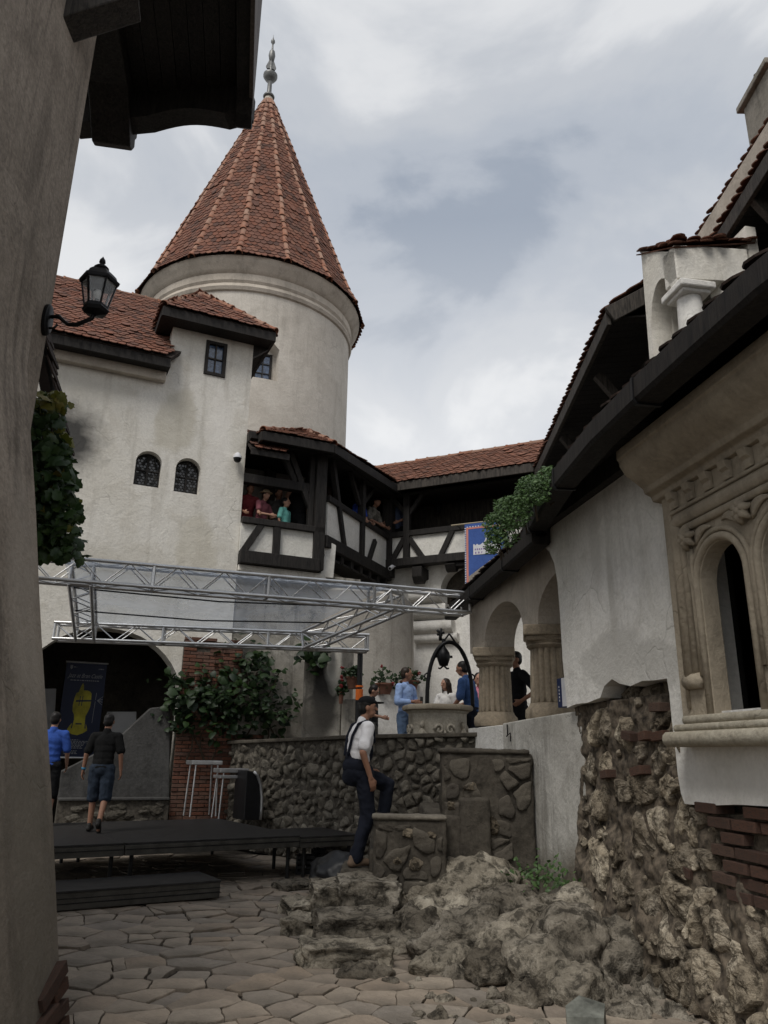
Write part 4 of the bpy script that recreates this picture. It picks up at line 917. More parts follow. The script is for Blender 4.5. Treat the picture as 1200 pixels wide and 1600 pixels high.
for y_ in (14.2, 11.6): b.beam((4.4, y_, 6.6), (3.55, y_, 7.75), .13, .15)
b.beam((5.65, 8.6, 7.8), (4.95, 8.6, 8.85), .12, .14)
b.build('eaves_strut', M['timber2'], rh, bevel=.01)
# chimney
cp = aty(1176, 262, 9.0); cq = aty(1166, 172, 9.0)
b = MB(); b.box((cp.x, cp.y-.75, 9.0), (.7, 0, 0), (0, .75, 0), (0, 0, cq.z-9.0)); chim = b.build('chimney', M['chimp'], rh, bevel=.015)
b = MB(); b.box((cp.x-.07, cp.y-.82, cq.z), (.85, 0, 0), (0, .9, 0), (0, 0, .1)); b.build('chimney_cap', M['chimp'], chim, bevel=.015)
b = MB(); c_ = Vector((cp.x+.32, cp.y-.3, cq.z+.1)); b.lathe([(.11, 0), (.11, .22)], c_, 16); b.tube([c_+Vector((-.16, .1, .25)), c_+Vector((.0, 0, .34)), c_+Vector((.25, -.15, .32))], [.1, .13, .12], 12); b.build('flue', M['tiled'], chim, True)
# loggia standing on the lean-to roof
LO = -2.0; ls0 = W(1003, 480, LO)[0]; ls1 = W(1057, 420, LO)[0]; lzt = W(1008, 385, LO)[1]; lzb = 5.0
zi = W(1003, 545, LO)[1]; zl = W(1057, 452, LO)[1]; la, lb = W(1016, 500, LO)[0], ls1-.1
log = thing('roof_loggia', RW.pt((ls0+ls1)/2, 5.0, LO-.5), 'small white loggia with arched opening and round corner column on the right roof', 'loggia')
b = MB(); cc = (la+lb)/2; rr = (lb-la)/2; zcr_ = W(1035, 432, LO)[1]; zl9 = min(zl, zi+(zcr_-zi)*math.sin(math.pi*13/16)-.05)
poly = [(ls0, lzb), (la, lzb), (la, zi)]+[(cc-rr*math.cos(math.pi*i/16), zi+(zcr_-zi)*math.sin(math.pi*i/16)) for i in range(1, 14)]+[(cc+rr*.86, zl9), (ls1-.02, zl9), (ls1-.02, W(1057, 388, LO)[1]), (ls0+.12, lzt)]
b.slab(poly, RW, LO, LO-.3); b.build('arched_wall', M['white'], log)
LF = Frame(RW.pt(ls1, 0, LO), 80.)     # face towards the viewer
def lsz(x, y): return LF.sz(x, y)
zt1 = lsz(1060, 388)[1]; r1_ = lsz(1168, 392)
b = MB(); b.slab([(0, lsz(1057, 434)[1]), (r1_[0], lsz(1130, 434)[1]-.02), (r1_[0], r1_[1]+.03), (0, zt1+.05)], LF, 0, -.3); b.build('lintel', M['white'], log, bevel=.015)
b = MB(); b.slab([(lsz(1132, 450)[0], 5.0), (r1_[0], 5.0), (r1_[0], zl+.3), (lsz(1132, 450)[0], zl+.3)], LF, -.02, -.3); b.build('pier', M['white'], log, bevel=.015)
b = MB(); b.slab([(ls0, lzb), (ls1, lzb), (ls1, lzt), (ls0, lzt)], RW, LO-1.1, LO-1.25); b.build('back_wall', M['white'], log)
b = MB(); b.slab([(-1.2, lzb), (0, lzb), (0, lzt-.1), (-1.2, lzt-.1)], Frame(RW.pt(ls0, 0, LO), 80), -.02, .0) if False else None
b = MB(); b.box(RW.pt(ls0+.02, lzb, LO-.3), RW.u*.22, -RW.n*.9, Z*(lzt-lzb-.15)); b.build('side_wall', M['white'], log)
cz0, cz1 = lsz(1080, 520)[1], lsz(1080, 456)[1]; cpos = LF.pt(lsz(1090, 480)[0], 0, -.16)
b = MB(); b.lathe([(.17, cz0-.02), (.165, cz0+.3), (.155, cz1)], cpos, 28); lc = b.build('column', M['white2'], log, angle=50)
b = MB(); b.cbox((cpos.x, cpos.y, cz1+.09), .50, .50, .10, R(10)); b.cbox((cpos.x, cpos.y, cz1+.02), .40, .40, .06, R(10)); b.build('capital', M['white2'], lc, bevel=.02)
b = MB(); b.cbox((cpos.x, cpos.y, cz0-.06), .38, .38, .1, R(10)); b.cbox((cpos.x, cpos.y, cz0-.65), .46, .46, 1.1, R(10)); b.build('pedestal', M['white2'], lc, bevel=.03)
rr0 = RW.pt(ls0-.12, W(995, 480, LO)[1], LO+.12)
q1 = [RW.pt(ls0+.02, lzt+.02, LO+.02), RW.pt(ls1+.02, W(1057, 386, LO)[1]+.03, LO+.02), RW.pt(ls1+.02, W(1057, 386, LO)[1]+.28, LO-1.2), RW.pt(ls0+.02, lzt+.26, LO-1.2)]
d_ = deck('roof', q1, M['tileb'], log, .015, .0); pieces(d_, 'roof_tile', [tile_mesh(.165, .15)], roof_items(q1, .165, .15, .02), M['tileb'], 300)
q3 = LF.pt(0, zt1+.08, .07), LF.pt(r1_[0], r1_[1]+.06, .07), LF.pt(r1_[0], r1_[1]+.3, -.5), LF.pt(0, zt1+.3, -.5)
pieces(d_, 'roof_tile', [tile_mesh(.165, .15)], roof_items(q3, .165, .15, .02), M['tileb'], 300)
# ------------------------------------------------------------------ ground and paving
b = MB(); b.add([(-300, -300, -.05), (300, -300, -.05), (300, 300, -.05), (-300, 300, -.05)], [(0, 1, 2, 3)])
ground = b.build('ground', M['dirt']); ground['kind'] = 'structure'
def voronoi(pts, x0, x1, y0, y1, rad):
    out_ = []
    for i, (px_, py_) in enumerate(pts):
        P = [(x0, y0), (x1, y0), (x1, y1), (x0, y1)]
        for j, (qx, qy) in enumerate(pts):
            if j == i or abs(qx-px_) > rad or abs(qy-py_) > rad: continue
            mx_, my_ = (px_+qx)/2, (py_+qy)/2; dx_, dy_ = qx-px_, qy-py_; N = []
            for k in range(len(P)):
                A, B_ = P[k], P[(k+1) % len(P)]; da = (A[0]-mx_)*dx_+(A[1]-my_)*dy_; db = (B_[0]-mx_)*dx_+(B_[1]-my_)*dy_
                if da <= 0: N.append(A)
                if da*db < 0: t = da/(da-db); N.append((A[0]+(B_[0]-A[0])*t, A[1]+(B_[1]-A[1])*t))
            P = N
            if len(P) < 3: break
        if len(P) >= 3: out_.append(P)
    return out_
def rough_poly(P, gap, step, amp, seed):
    cx = sum(p[0] for p in P)/len(P); cy = sum(p[1] for p in P)/len(P); Q = []
    for i in range(len(P)):
        a, c = P[i], P[(i+1) % len(P)]; L = math.hypot(c[0]-a[0], c[1]-a[1])
        if L < .02: continue
        n_ = max(1, int(L/step))
        for k in range(n_):
            t = k/n_; x, y = a[0]+(c[0]-a[0])*t, a[1]+(c[1]-a[1])*t; d = math.hypot(x-cx, y-cy)+1e-6
            g = gap*(1.5 if k == 0 else 1)+amp*noise.noise(Vector((x*9, y*9, seed))); f = max(.3, 1-g/d); Q.append((cx+(x-cx)*f, cy+(y-cy)*f))
    return Q, cx, cy
def stone_mesh(Q, cx, cy, top, rings, nz=0., seed=0., dome=0., flip=False):
    """stone from an outline: rings = [(scale, height)] then a centre; local xy = outline, z out of the face"""
    b = MB(); n_ = len(Q); vs = []; fs = []
    for (sc_, h) in rings:
        for (x, y) in Q:
            lx, ly = (x-cx)*sc_, (y-cy)*sc_; vs.append((lx, ly, h+nz*fbm((lx*7+seed, ly*7, seed*3), 3)))
    for r_ in range(len(rings)-1):
        for k in range(n_): fs.append((r_*n_+k, r_*n_+(k+1) % n_, (r_+1)*n_+(k+1) % n_, (r_+1)*n_+k))
    vs.append((0, 0, rings[-1][1]+dome)); e_ = (len(rings)-1)*n_
    for k in range(n_): fs.append((e_+k, e_+(k+1) % n_, len(vs)-1))
    b.add(vs, fs); return b.mesh('stone', False)
pav = MB(); pav.add([(-6.5, -2, -.032), (3.2, -2, -.032), (3.2, 16, -.032), (-6.5, 16, -.032)], [(0, 1, 2, 3)])
paving = pav.build('paving', M['dirt']); paving['kind'] = 'structure'
pts = []; y = 3.2; r_ = 0
while y < 13.4:
    x = -5.4+(r_ % 2)*.17
    while x < 2.6:
        if random.random() < .74+.2*noise.noise(Vector((x*.9, y*.9, 3.))): pts.append((x+random.uniform(-.24, .24), y+random.uniform(-.17, .17)))
        x += .33
    y += .20; r_ += 1
protos = []; items = []
for P in voronoi(pts, -5.8, 2.9, 2.9, 13.8, 1.7):
    Q, cx, cy = rough_poly(P, abs(random.gauss(.002, .009)), .04, .015, cx if False else len(protos)*.37)
    if len(Q) < 3: continue
    h = random.gauss(.0, .007)
    me = stone_mesh(Q, cx, cy, h, [(1, -.035), (1, -.006), (.982, 0.), (.6, .0)], .005, len(protos)*.7, 0); protos.append(me)
    me.materials.append(M['flag'])
    nrm = Vector((random.gauss(0, .009), random.gauss(0, .009), 1)).normalized(); ux = Vector((0, 1, 0)).cross(nrm).normalized()
    items.append((basis(ux, nrm.cross(ux), nrm, Vector((cx, cy, h))), len(protos)-1))
pieces(paving, 'flagstone', protos, items, M['flag'], 300, 'flagstone_field')

# ------------------------------------------------------------------ near building on the left
nb = thing('corner_house', (-3.2, 3, 0), 'rough grey plaster house corner close at the left edge with battered base', 'house')
def nx_(y): return -2.56-(y/6.0)*.42
b = MB(); b.add([Vector(q) for q in ((nx_(2.7), 2.7, -.05), (nx_(6), 6, -.05), (nx_(6), 6, 9.5), (nx_(2.7), 2.7, 9.5), (-6, 2.7, -.05), (-3.9, 6, -.05), (-3.9, 6, 9.5), (-6, 2.7, 9.5))], [(0, 1, 2, 3), (1, 5, 6, 2), (5, 4, 7, 6), (4, 0, 3, 7), (3, 2, 6, 7), (0, 4, 5, 1)])
b.build('wall', M['near'], nb, bevel=.05)
b = MB(); rows = 24; vs = []; fs = []; ys = [2.7+2.55*i/24 for i in range(25)]
for i in range(rows+1):
    z_ = -.05+i*5.6/rows; t = min(1, z_/4.4)
    x_ = -1.838-(.895*t if z_ > 0 else 0); x_ = x_ if z_ < 4.4 else -2.733-(z_-4.4)*.03
    for y_ in ys: vs.append((x_-(y_-5.25)*.05+.012*noise.noise(Vector((y_*1.3, z_*1.1, 2))), y_, z_))
m_ = len(ys)
for i in range(rows):
    for j in range(m_-1): fs.append((i*m_+j, i*m_+j+1, (i+1)*m_+j+1, (i+1)*m_+j))
base_n = len(vs)
for i in range(rows+1): vs.append((-3.3, 5.25, -.05+i*5.6/rows))
for i in range(rows): fs.append((i*m_+m_-1, base_n+i, base_n+i+1, (i+1)*m_+m_-1))
fs.append(tuple([rows*m_+j for j in range(m_)]+[base_n+rows]))
b2_ = len(vs)
for i in range(rows+1): vs.append((-3.3, 2.7, -.05+i*5.6/rows))
for i in range(rows): fs.append((i*m_, (i+1)*m_, b2_+i+1, b2_+i))
M['nearb'] = stained('near_base_shaded', M['near'], [((-1.9, 5.2, .1), (2., 2.2, 1.7), (.135, .122, .10), .75, .8), ((-1.9, 4.9, 1.4), (.6, .35, .9), (.17, .155, .125), .6, .4), ((-2.3, 5., 2.6), (.5, .25, .9), (.44, .39, .33), .5, .4)])  # broad lowest spot paints the yard's deep shade into the plaster
b.add(vs, fs); bt = b.build('buttress', M['nearb'], nb, angle=40, fix=False)
it = []
NW = Frame((-1.885, 5.25), 180.)
for (y_, z_, L_, H_, t) in ((5.16, .34, .16, .075, .5), (5.17, .25, .2, .07, .35), (5.0, .28, .22, .08, .55), (5.15, .15, .2, .07, .2), (4.95, .16, .24, .075, .3), (5.17, .06, .2, .07, .1), (4.92, .05, .24, .07, .1), (4.68, .1, .24, .07, .35), (4.66, .01, .24, .07, .05), (5.18, -.02, .2, .06, 0.), (4.45, .03, .22, .07, .2)):
    x_ = -1.838-.2*z_-(y_-5.25)*.05; n_ = Vector((1, 0, .18)).normalized(); u = Vector((0, math.cos(t*.7), math.sin(t*.7))); v = n_.cross(u).normalized()
    it.append((basis(u*L_, v*(H_ if v.z > 0 else -H_), n_*.08, Vector((x_+random.uniform(-.015, .012), y_, z_))), 0))
BRICK3 = BRICK.copy(); BRICK3.materials.clear(); BRICK3.materials.append(M['brickd']); pieces(bt, 'brick', [BRICK3], it, M['brickd'], 300)
# timber oriel overhead
ori = MB()
OZ = 9.3
OA, OB = atz(118, 203, OZ), atz(388, 188, OZ); OC = atz(391, 0, OZ); OC = OB+(OC-OB)*1.6; OD = OA+(OC-OB)
for q in (OA, OB, OC, OD): q.z = OZ+.45
ori.add([OA, OB, OC, OD]+[q+Z*.1 for q in (OA, OB, OC, OD)], [(3, 2, 1, 0), (4, 5, 6, 7), (0, 1, 5, 4), (1, 2, 6, 5), (2, 3, 7, 6), (3, 0, 4, 7)])
ori = ori.build('oriel', M['timber'], nb); ori['label'] = 'dark timber oriel jutting out overhead, seen from below'
n_ = 12
for k in range(n_):
    A, B_, C_, D = OA.lerp(OB, k/n_), OA.lerp(OB, (k+.96)/n_), OD.lerp(OC, (k+.96)/n_), OD.lerp(OC, k/n_); b = MB(); dz_ = random.uniform(.022, .03)
    b.add([q-Z*.002 for q in (A, B_, C_, D)]+[q-Z*dz_ for q in (A, B_, C_, D)], [(0, 1, 2, 3), (7, 6, 5, 4), (4, 5, 1, 0), (5, 6, 2, 1), (6, 7, 3, 2), (7, 4, 0, 3)]); b.build('plank', M['timber'], ori)
b = MB(); fo = Frame((OA.x, OA.y), math.degrees(math.atan2(OB.x-OA.x, OB.y-OA.y))); L_ = (OB-OA).length; z9 = OZ+.02
pr = [(0, z9+.42), (L_+.03, z9+.42), (L_+.03, z9+.06), (L_-.28, z9-.02)]+[(L_-.34-(L_-1.35)*t/10, z9-.0+.09*math.sin(math.pi*t/10)) for t in range(11)]+[(.6, z9-.02), (0, z9-.04)]
b.slab(pr, fo, .14, -.14); b.build('arched_beam', M['timber'], ori, bevel=.015)
for t in (.22, .975):
    p_ = OA.lerp(OB, t); q_ = OD.lerp(OC, t); d_ = (p_-q_).normalized(); b = MB(); fr_ = Frame((p_.x, p_.y), math.degrees(math.atan2(d_.x, d_.y)))
    hh = .24 if t < .9 else .10; k9 = 1.7
    prf9 = [(-2.2, .29), (.22, .29), (.24, .12), (.18, .05), (.2, -.02), (.12, -.12), (.02, -.16), (-.08, -.10), (-.2, -.01), (-.4, .1), (-2.2, .14)] if t < .9 else [(-2.2, .29), (.16, .29), (.18, .1), (.1, .0), (.0, -.08), (-.1, -.02), (-.25, .1), (-2.2, .14)]
    b.slab([(x9*1.4, OZ-.0+y9*k9*.85) for x9, y9 in prf9], fr_, hh, -hh); b.build('corbel_beam', M['timber'], ori, bevel=.02)
for k in range(4):
    b = MB(); b.box(OB+Vector((.0, 0, -.36+k*.72)), (OC-OB), Vector((.05, 0, 0)), Vector((0, 0, .70))); b.build('side_board', M['oriels'], ori, bevel=.006)
b = MB(); b.box(OA+Vector((0, -.02, .1)), OB-OA, Vector((0, .04, 0)), Vector((0, 0, 2.9))); b.build('front_boarding', M['timber2'], ori)
b = MB(); b.box((-6, 5.98, -.05), (6-3.95, 0, 0), (0, 1.0, 0), (0, 0, 13)); b.build('rear_wall', M['near'], nb)
b = MB(); q0 = aty(98, 26, 5.3); b.beam(Vector((nx_(5.3)-.2, 5.3, q0.z-.1)), Vector((q0.x+.55, 5.45, q0.z+.42)), .3, .26); b.build('strut', M['timber2'], nb, bevel=.02)
# ------------------------------------------------------------------ wall lantern
lp = aty(76, 500, 5.86); lp.x = nx_(5.86)+.005
lan = thing('wall_lantern', lp, 'black six-sided carriage lantern on a curved arm, on the grey wall at left', 'lantern')
b = MB(); n_ = 28
ring = lambda r0, r1, x: [(lp.x+x, lp.y+r0*math.cos(6.2832*j/n_), lp.z+r1*math.sin(6.2832*j/n_)) for j in range(n_)]
vs = ring(.07, .15, 0)+ring(.072, .152, .03)+ring(.06, .135, .045)+ring(.04, .1, .05); fs = [(i*n_+j, i*n_+(j+1) % n_, (i+1)*n_+(j+1) % n_, (i+1)*n_+j) for i in range(3) for j in range(n_)]+[tuple(3*n_+j for j in range(n_))]
b.add(vs, fs); b.build('back_plate', M['iron'], lan, angle=40)
lc = aty(148, 492, 5.80); arm = [lp+Vector((.03, 0, .03)), lp+Vector((.12, -.01, .03)), lp+Vector((.17, -.02, -.02)), lp+Vector((.22, -.03, -.06)), lp+Vector((.30, -.04, -.065)), Vector((lc.x-.02, lc.y, lc.z-.035)), Vector((lc.x, lc.y, lc.z+.02))]
b = MB(); b.tube(arm, [.016, .02, .016, .018, .02, .018, .02], 8); b.tube([lp+Vector((.03, 0, -.08)), lp+Vector((.09, -.01, -.085)), lp+Vector((.12, -.01, -.05))], .01, 6); b.build('arm', M['iron'], lan, True)
lz = lc.z; LCt = Vector((lc.x, lc.y, 0))
def hexr(r, z): return [LCt+Vector((r*math.cos(R(60*j+12)), r*math.sin(R(60*j+12)), z)) for j in range(6)]
b = MB(); b.lathe([(.02, lz), (.10, lz+.02), (.115, lz+.05), (.10, lz+.075), (.03, lz+.08)], LCt, 6, R(12), R(372)); b.build('base_ring', M['iron'], lan)
bot, topr = hexr(.095, lz+.075), hexr(.148, lz+.32); b = MB()
for j in range(6): b.beam(bot[j], topr[j], .014, .014); b.beam(topr[j], topr[(j+1) % 6], .022, .03); b.beam(bot[j], bot[(j+1) % 6], .018, .02)
b.build('cage', M['iron'], lan)
for j in range(6):
    b = MB(); A, B_, C_, D = bot[j], bot[(j+1) % 6], topr[(j+1) % 6], topr[j]; cn = LCt+Z*(lz+.2); b.add([cn+(q-cn)*.97 for q in (A, B_, C_, D)], [(0, 1, 2, 3)]); o_ = b.build('pane', M['clear'], lan); s_ = o_.modifiers.new('s', 'SOLIDIFY'); s_.thickness = .003
b = MB(); b.lathe([(.165, lz+.31), (.172, lz+.335), (.15, lz+.345), (.135, lz+.385), (.10, lz+.42), (.055, lz+.44), (.0, lz+.445)], LCt, 6, R(12), R(372)); b.build('hood', M['iron'], lan)
b = MB(); b.lathe([(.03, lz+.435), (.06, lz+.45), (.065, lz+.465), (.045, lz+.485), (.015, lz+.49), (.014, lz+.51), (.028, lz+.525), (.024, lz+.55), (.008, lz+.575), (.0, lz+.59)], LCt, 16); b.build('finial', M['iron'], lan, True)
b = MB(); b.lathe([(.012, lz+.08), (.02, lz+.12), (.022, lz+.15)], LCt, 12); b.build('lamp_holder', M['blackp'], lan)
b = MB(); b.lathe([(.018, lz+.15), (.034, lz+.18), (.036, lz+.21), (.024, lz+.24), (.0, lz+.25)], LCt, 14); b.build('bulb', M['bulb'], lan, True)

# ------------------------------------------------------------------ rocks
def rock_proto(seed, sub=3, flat=.0, rough=.16, sx=1., cuts=9):
    rs = random.Random(seed); bm = bmesh.new(); bmesh.ops.create_icosphere(bm, subdivisions=sub, radius=1)
    pl_ = []
    for _ in range(cuts):
        n_ = Vector((rs.gauss(0, 1), rs.gauss(0, 1), rs.gauss(0, 1))).normalized(); pl_.append((n_, rs.uniform(.55, .9)))
    for v in bm.verts:
        p = v.co.copy()
        for n_, d in pl_:
            e_ = p.dot(n_)-d
            if e_ > 0: p -= n_*e_*.88
        k = fbm(p*1.6+Vector((seed*3.1, 0, 0)), 5, 2.1, .55); r2 = noise.noise(p*3.3+Vector((0, seed, 0))); fz = abs(noise.noise(p*6.1+Vector((seed, 0, seed)))); p *= 1+rough*k+rough*.35*(1-2*abs(r2))-rough*.35*fz
        v.co = p
    me = bpy.data.meshes.new('rock'); bm.to_mesh(me); bm.free()
    return me
ROCK = [rock_proto(i+1, 4, rough=.2) for i in range(7)]; ROCKS = [rock_proto(i+21, 3, rough=.22) for i in range(6)]
out_ = thing('rock_outcrop', (1, 7.5, 0), 'weathered limestone outcrop rising from the paving in front of the white parapet', 'rock')
def hgt(x, y):
    def bump(cx, cy, rx, ry, h, p=1.): d = ((x-cx)/rx)**2+((y-cy)/ry)**2; return h*max(0, 1-d)**p if d < 1 else 0
    z = max(bump(.95, 8.1, .95, .85, .62, .7), bump(1.5, 7.9, .8, .9, .50, .8), bump(.45, 8.2, .7, .7, .30, .8), bump(.85, 7.0, .62, .62, .30, .6), bump(1.45, 6.7, .6, .75, .36, .6), bump(.1, 7.9, .6, .5, .2, .8), bump(1.8, 6.2, .6, .8, .25, .7), bump(1.9, 7.4, .6, .8, .42, .7))
    if z <= 0: return -.1
    wv = .13*noise.noise(Vector((x*2.3, y*2.3, 5.)))
    def lumps(f, sd):
        d, _ = noise.voronoi(Vector((x*f+wv*f, y*f*1.15-wv*f, sd))); return 1-d[0]*d[0]*1.5, min(1., (d[1]-d[0])*2.6)
    l1, c1_ = lumps(1.7, 1.); l2, c2_ = lumps(4.3, 4.); l3, c3_ = lumps(13., 9.)
    n_ = fbm((x*3.1+y*.6, y*3.4, 3.), 6, 2.1, .58); r3 = abs(noise.noise(Vector((x*21, y*21, 2.))))
    m = min(1, z/.14)
    return .80*z*.85-.20+m*(.10*l1*min(1, c1_*2.2)**.7+.06*l2*min(1, c2_*2.)+.02*l3*c3_+.06*n_-.015*r3)
b = MB(); NX, NY = 260, 300; X0, X1, Y0, Y1 = -.7, 2.4, 5.3, 9.1
vs = [(X0+(X1-X0)*i/NX, Y0+(Y1-Y0)*j/NY, hgt(X0+(X1-X0)*i/NX, Y0+(Y1-Y0)*j/NY)) for j in range(NY+1) for i in range(NX+1)]
fs = [(j*(NX+1)+i, j*(NX+1)+i+1, (j+1)*(NX+1)+i+1, (j+1)*(NX+1)+i) for j in range(NY) for i in range(NX)]
b.add(vs, fs); b.build('bedrock', M['rock'], out_, False, fix=False)
def rockat(x, y, wpx, hpx, z=None, dep=.8, yy=None, tilt=0., grp=None):
    """boulder that sits at a picture spot at ground height z"""
    c = atz(x, y, z) if yy is None else aty(x, y, yy); q = proj(c)[2]; w_ = wpx/FPX*q/2*1.15; h_ = hpx/FPX*q/2*1.15
    rz_ = Matrix.Rotation(random.uniform(0, 6.28), 4, 'Z')
    Mx = Matrix.Translation(c) @ Matrix.Rotation(tilt, 4, 'Y') @ Matrix.Diagonal((w_, w_*dep, h_, 1)) @ rz_
    return (Mx, random.randrange(len(ROCK)))
def big_rock(c, r, rz=0., ry=0., seed=1, sub=5, strat=.0):
    """one large weathered boulder with cut faces, folds and pits"""
    rs = random.Random(seed*17+3); bm = bmesh.new(); bmesh.ops.create_icosphere(bm, subdivisions=sub, radius=1); cuts = [(Vector((rs.gauss(0, 1), rs.gauss(0, 1), rs.gauss(.3, .8))).normalized(), rs.uniform(.68, .92)) for _ in range(8)]; o3 = Vector((seed*3.7, seed*1.3, seed*.7)); mr = (r[0]*r[1]*r[2])**(1/3)
    for v in bm.verts:
        p = v.co.copy()
        for n_, d in cuts:
            e_ = p.dot(n_)-d
            if e_ > 0: p -= n_*e_*.8
        q = Vector((p.x*r[0], p.y*r[1], p.z*r[2])); nr = Vector((p.x/r[0], p.y/r[1], p.z/r[2])).normalized()
        fold = 1-abs(noise.noise(Vector((q.x*2.2, q.y*5.2, q.z*6.5))*1.1+o3)); lo = fbm(q*2.6+o3, 4, 2.1, .5); d_, _ = noise.voronoi(q*5.5+o3); cr_ = min(1., (d_[1]-d_[0])*4); pit = abs(noise.noise(q*19+o3))
        v.co = q+nr*(mr*.20*lo+mr*.26*(fold-.75)+.03*(cr_-1)+.008*(1-2*pit)+.012*noise.noise(q*38+o3))
    me = bpy.data.meshes.new('boulder'); bm.to_mesh(me); bm.free(); me.materials.append(M['rock']); me.polygons.foreach_set('use_smooth', [True]*len(me.polygons))
    return link('boulder', me, out_, Matrix.Translation(c) @ Matrix.Rotation(rz, 4, 'Z') @ Matrix.Rotation(ry, 4, 'Y'))
def at_(x, y, z): return atz(x, y, z)
for (x, y, z, r, rz_, ry_, sd) in ((735, 1398, .22, (.80, .62, .40), .1, 0, 1), (735, 1470, .10, (.62, .26, .25), .55, -.15, 2), (650, 1455, .06, (.34, .30, .24), .3, 0, 3), (835, 1425, .26, (.48, .34, .22), -.1, .1, 4), (800, 1470, .14, (.40, .24, .22), .5, -.1, 5), (850, 1515, .10, (.36, .30, .26), .2, 0, 6), (900, 1490, .16, (.34, .36, .32), 0, 0, 7), (775, 1515, .06, (.32, .20, .18), .7, 0, 8), (690, 1432, .16, (.36, .28, .22), .8, 0, 9), (905, 1425, .30, (.26, .3, .24), 0, 0, 10), (700, 1508, .03, (.34, .2, .15), .4, 0, 11), (900, 1550, .04, (.26, .26, .2), 0, 0, 12), (570, 1522, .0, (.24, .16, .09), .2, 0, 13), (620, 1480, .03, (.3, .2, .13), .2, 0, 14), (600, 1425, .10, (.3, .3, .2), .4, 0, 15), (960, 1500, .1, (.3, .4, .3), 0, 0, 16), (830, 1560, .0, (.24, .2, .12), .3, 0, 17), (870, 1455, .22, (.25, .22, .2), .9, 0, 18)):
    big_rock(at_(x, y, z), r, rz_, ry_, sd, 5 if r[0] > .45 else 4)
it = [rockat(610, 1535, 30, 12, .0)]
pieces(out_, 'boulder', ROCK, it, M['rock'], 300)
it = []
for k in range(45):
    x_, y_ = random.uniform(640, 930), random.uniform(1530, 1610); s_ = random.uniform(8, 34); i_ = rockat(x_, y_, s_, s_*.7, .0); it.append((i_[0], random.randrange(len(ROCKS))))
for k in range(120):
    x_, y_ = random.uniform(.2, 2.0), random.uniform(6.0, 8.7); h_ = hgt(x_, y_)
    if h_ < .03: continue
    s_ = random.uniform(.02, .05); it.append((Matrix.Translation((x_, y_, h_)) @ Matrix.Rotation(random.uniform(0, 6), 4, 'Z') @ Matrix.Diagonal((s_, s_*.8, s_*.6, 1)), random.randrange(len(ROCKS))))
pieces(out_, 'loose_stone', ROCKS, it, M['rock'], 300)
b = MB(); p_ = atz(912, 1585, .06); b.add([p_+Vector(q) for q in ((-.12, -.05, 0), (.1, -.1, .01), (.15, .04, .05), (.0, .1, .08), (-.1, .06, .03))]+[p_+Vector(q)-Z*.1 for q in ((-.12, -.05, 0), (.1, -.1, .01), (.15, .04, .05), (.0, .1, .08), (-.1, .06, .03))], [(0, 1, 2, 3, 4)]+[(i, 5+i, 5+(i+1) % 5, (i+1) % 5) for i in range(5)])
b.build('slate_piece', M['slate'], out_)
def rough_box(name, o, sx, sy, sz, mat, par, amp=.018, seed=0., res=.035):
    o = Vector(o); b = MB(); nx9, ny9, nz9 = max(2, int(sx/res)), max(2, int(sy/res)), max(2, int(sz/res)); r9 = .03
    def P9(a, c, e9):
        p = Vector((a*sx, c*sy, e9*sz)); ce = Vector((sx/2, sy/2, sz/2)); q = p-ce
        inn = Vector([max(-ce[i]+r9, min(ce[i]-r9, q[i])) for i in range(3)]); dd = q-inn
        if dd.length > r9: q = inn+dd.normalized()*r9
        w = o+ce+q; dr = dd.normalized() if dd.length > 1e-6 else Vector((0, 0, 1))
        return w+dr*amp*(fbm((w.x*5+seed, w.y*5, w.z*5), 5, 2.1, .6)-.6*abs(noise.noise(w*11)))
    def face(f, n1_, n2_):
        b.add([f(i/n1_, j/n2_) for i in range(n1_+1) for j in range(n2_+1)], [(i*(n2_+1)+j, (i+1)*(n2_+1)+j, (i+1)*(n2_+1)+j+1, i*(n2_+1)+j+1) for i in range(n1_) for j in range(n2_)])
    for t in (0, 1):
        face(lambda a, c: P9(a, t, c), nx9, nz9); face(lambda a, c: P9(t, a, c), ny9, nz9); face(lambda a, c: P9(a, c, t), nx9, ny9)
    return b.build(name, mat, par, True)
# rock-cut steps
steps = thing('stone_steps', (-.2, 8.9, 0), 'worn rock-cut steps climbing to the terrace beside the dark cement block', 'steps')
def block_rock(c, sx, sy, sz, rz=0., seed=1, rough=.075):
    bm = bmesh.new(); bmesh.ops.create_icosphere(bm, subdivisions=5, radius=1)
    for v in bm.verts:
        q = v.co; q = Vector([math.copysign(abs(t)**.55, t) for t in q])*.5; q = Vector([max(-.5, min(.5, t*1.25)) for t in q]); p = Vector((q.x*sx, q.y*sy, q.z*sz)); k = fbm(p*4.5+Vector((seed*2.3, seed, 0)), 5, 2.1, .55)-.5*abs(noise.noise(p*9+Vector((seed, 0, 0)))); v.co = p+v.co*k*rough*(.6 if q.z > .45 else 1.3)
    me = bpy.data.meshes.new('step'); bm.to_mesh(me); bm.free(); me.polygons.foreach_set('use_smooth', [True]*len(me.polygons)); me.materials.append(M['rock'])
    return link('step', me, steps, Matrix.Translation(c) @ Matrix.Rotation(rz, 4, 'Z'))
def tops(x, y, z): p_ = atz(x, y, z); return p_
for (x, y, z, sx, sy, sz, rz_, sd) in ((480, 1405, .15, .5, .6, .26, .3, 1), (522, 1378, .33, .46, .7, .38, .15, 2), (575, 1370, .44, .6, .7, .5, 0, 3), (505, 1432, .13, .7, .45, .26, -.15, 4), (555, 1425, .25, .7, .6, .4, .1, 5), (540, 1470, .15, .72, .42, .34, .08, 6), (462, 1378, .06, .5, .5, .16, .4, 7)):
    p_ = tops(x, y, z); block_rock(p_-Z*sz/2, sx, sy, sz, rz_, sd)
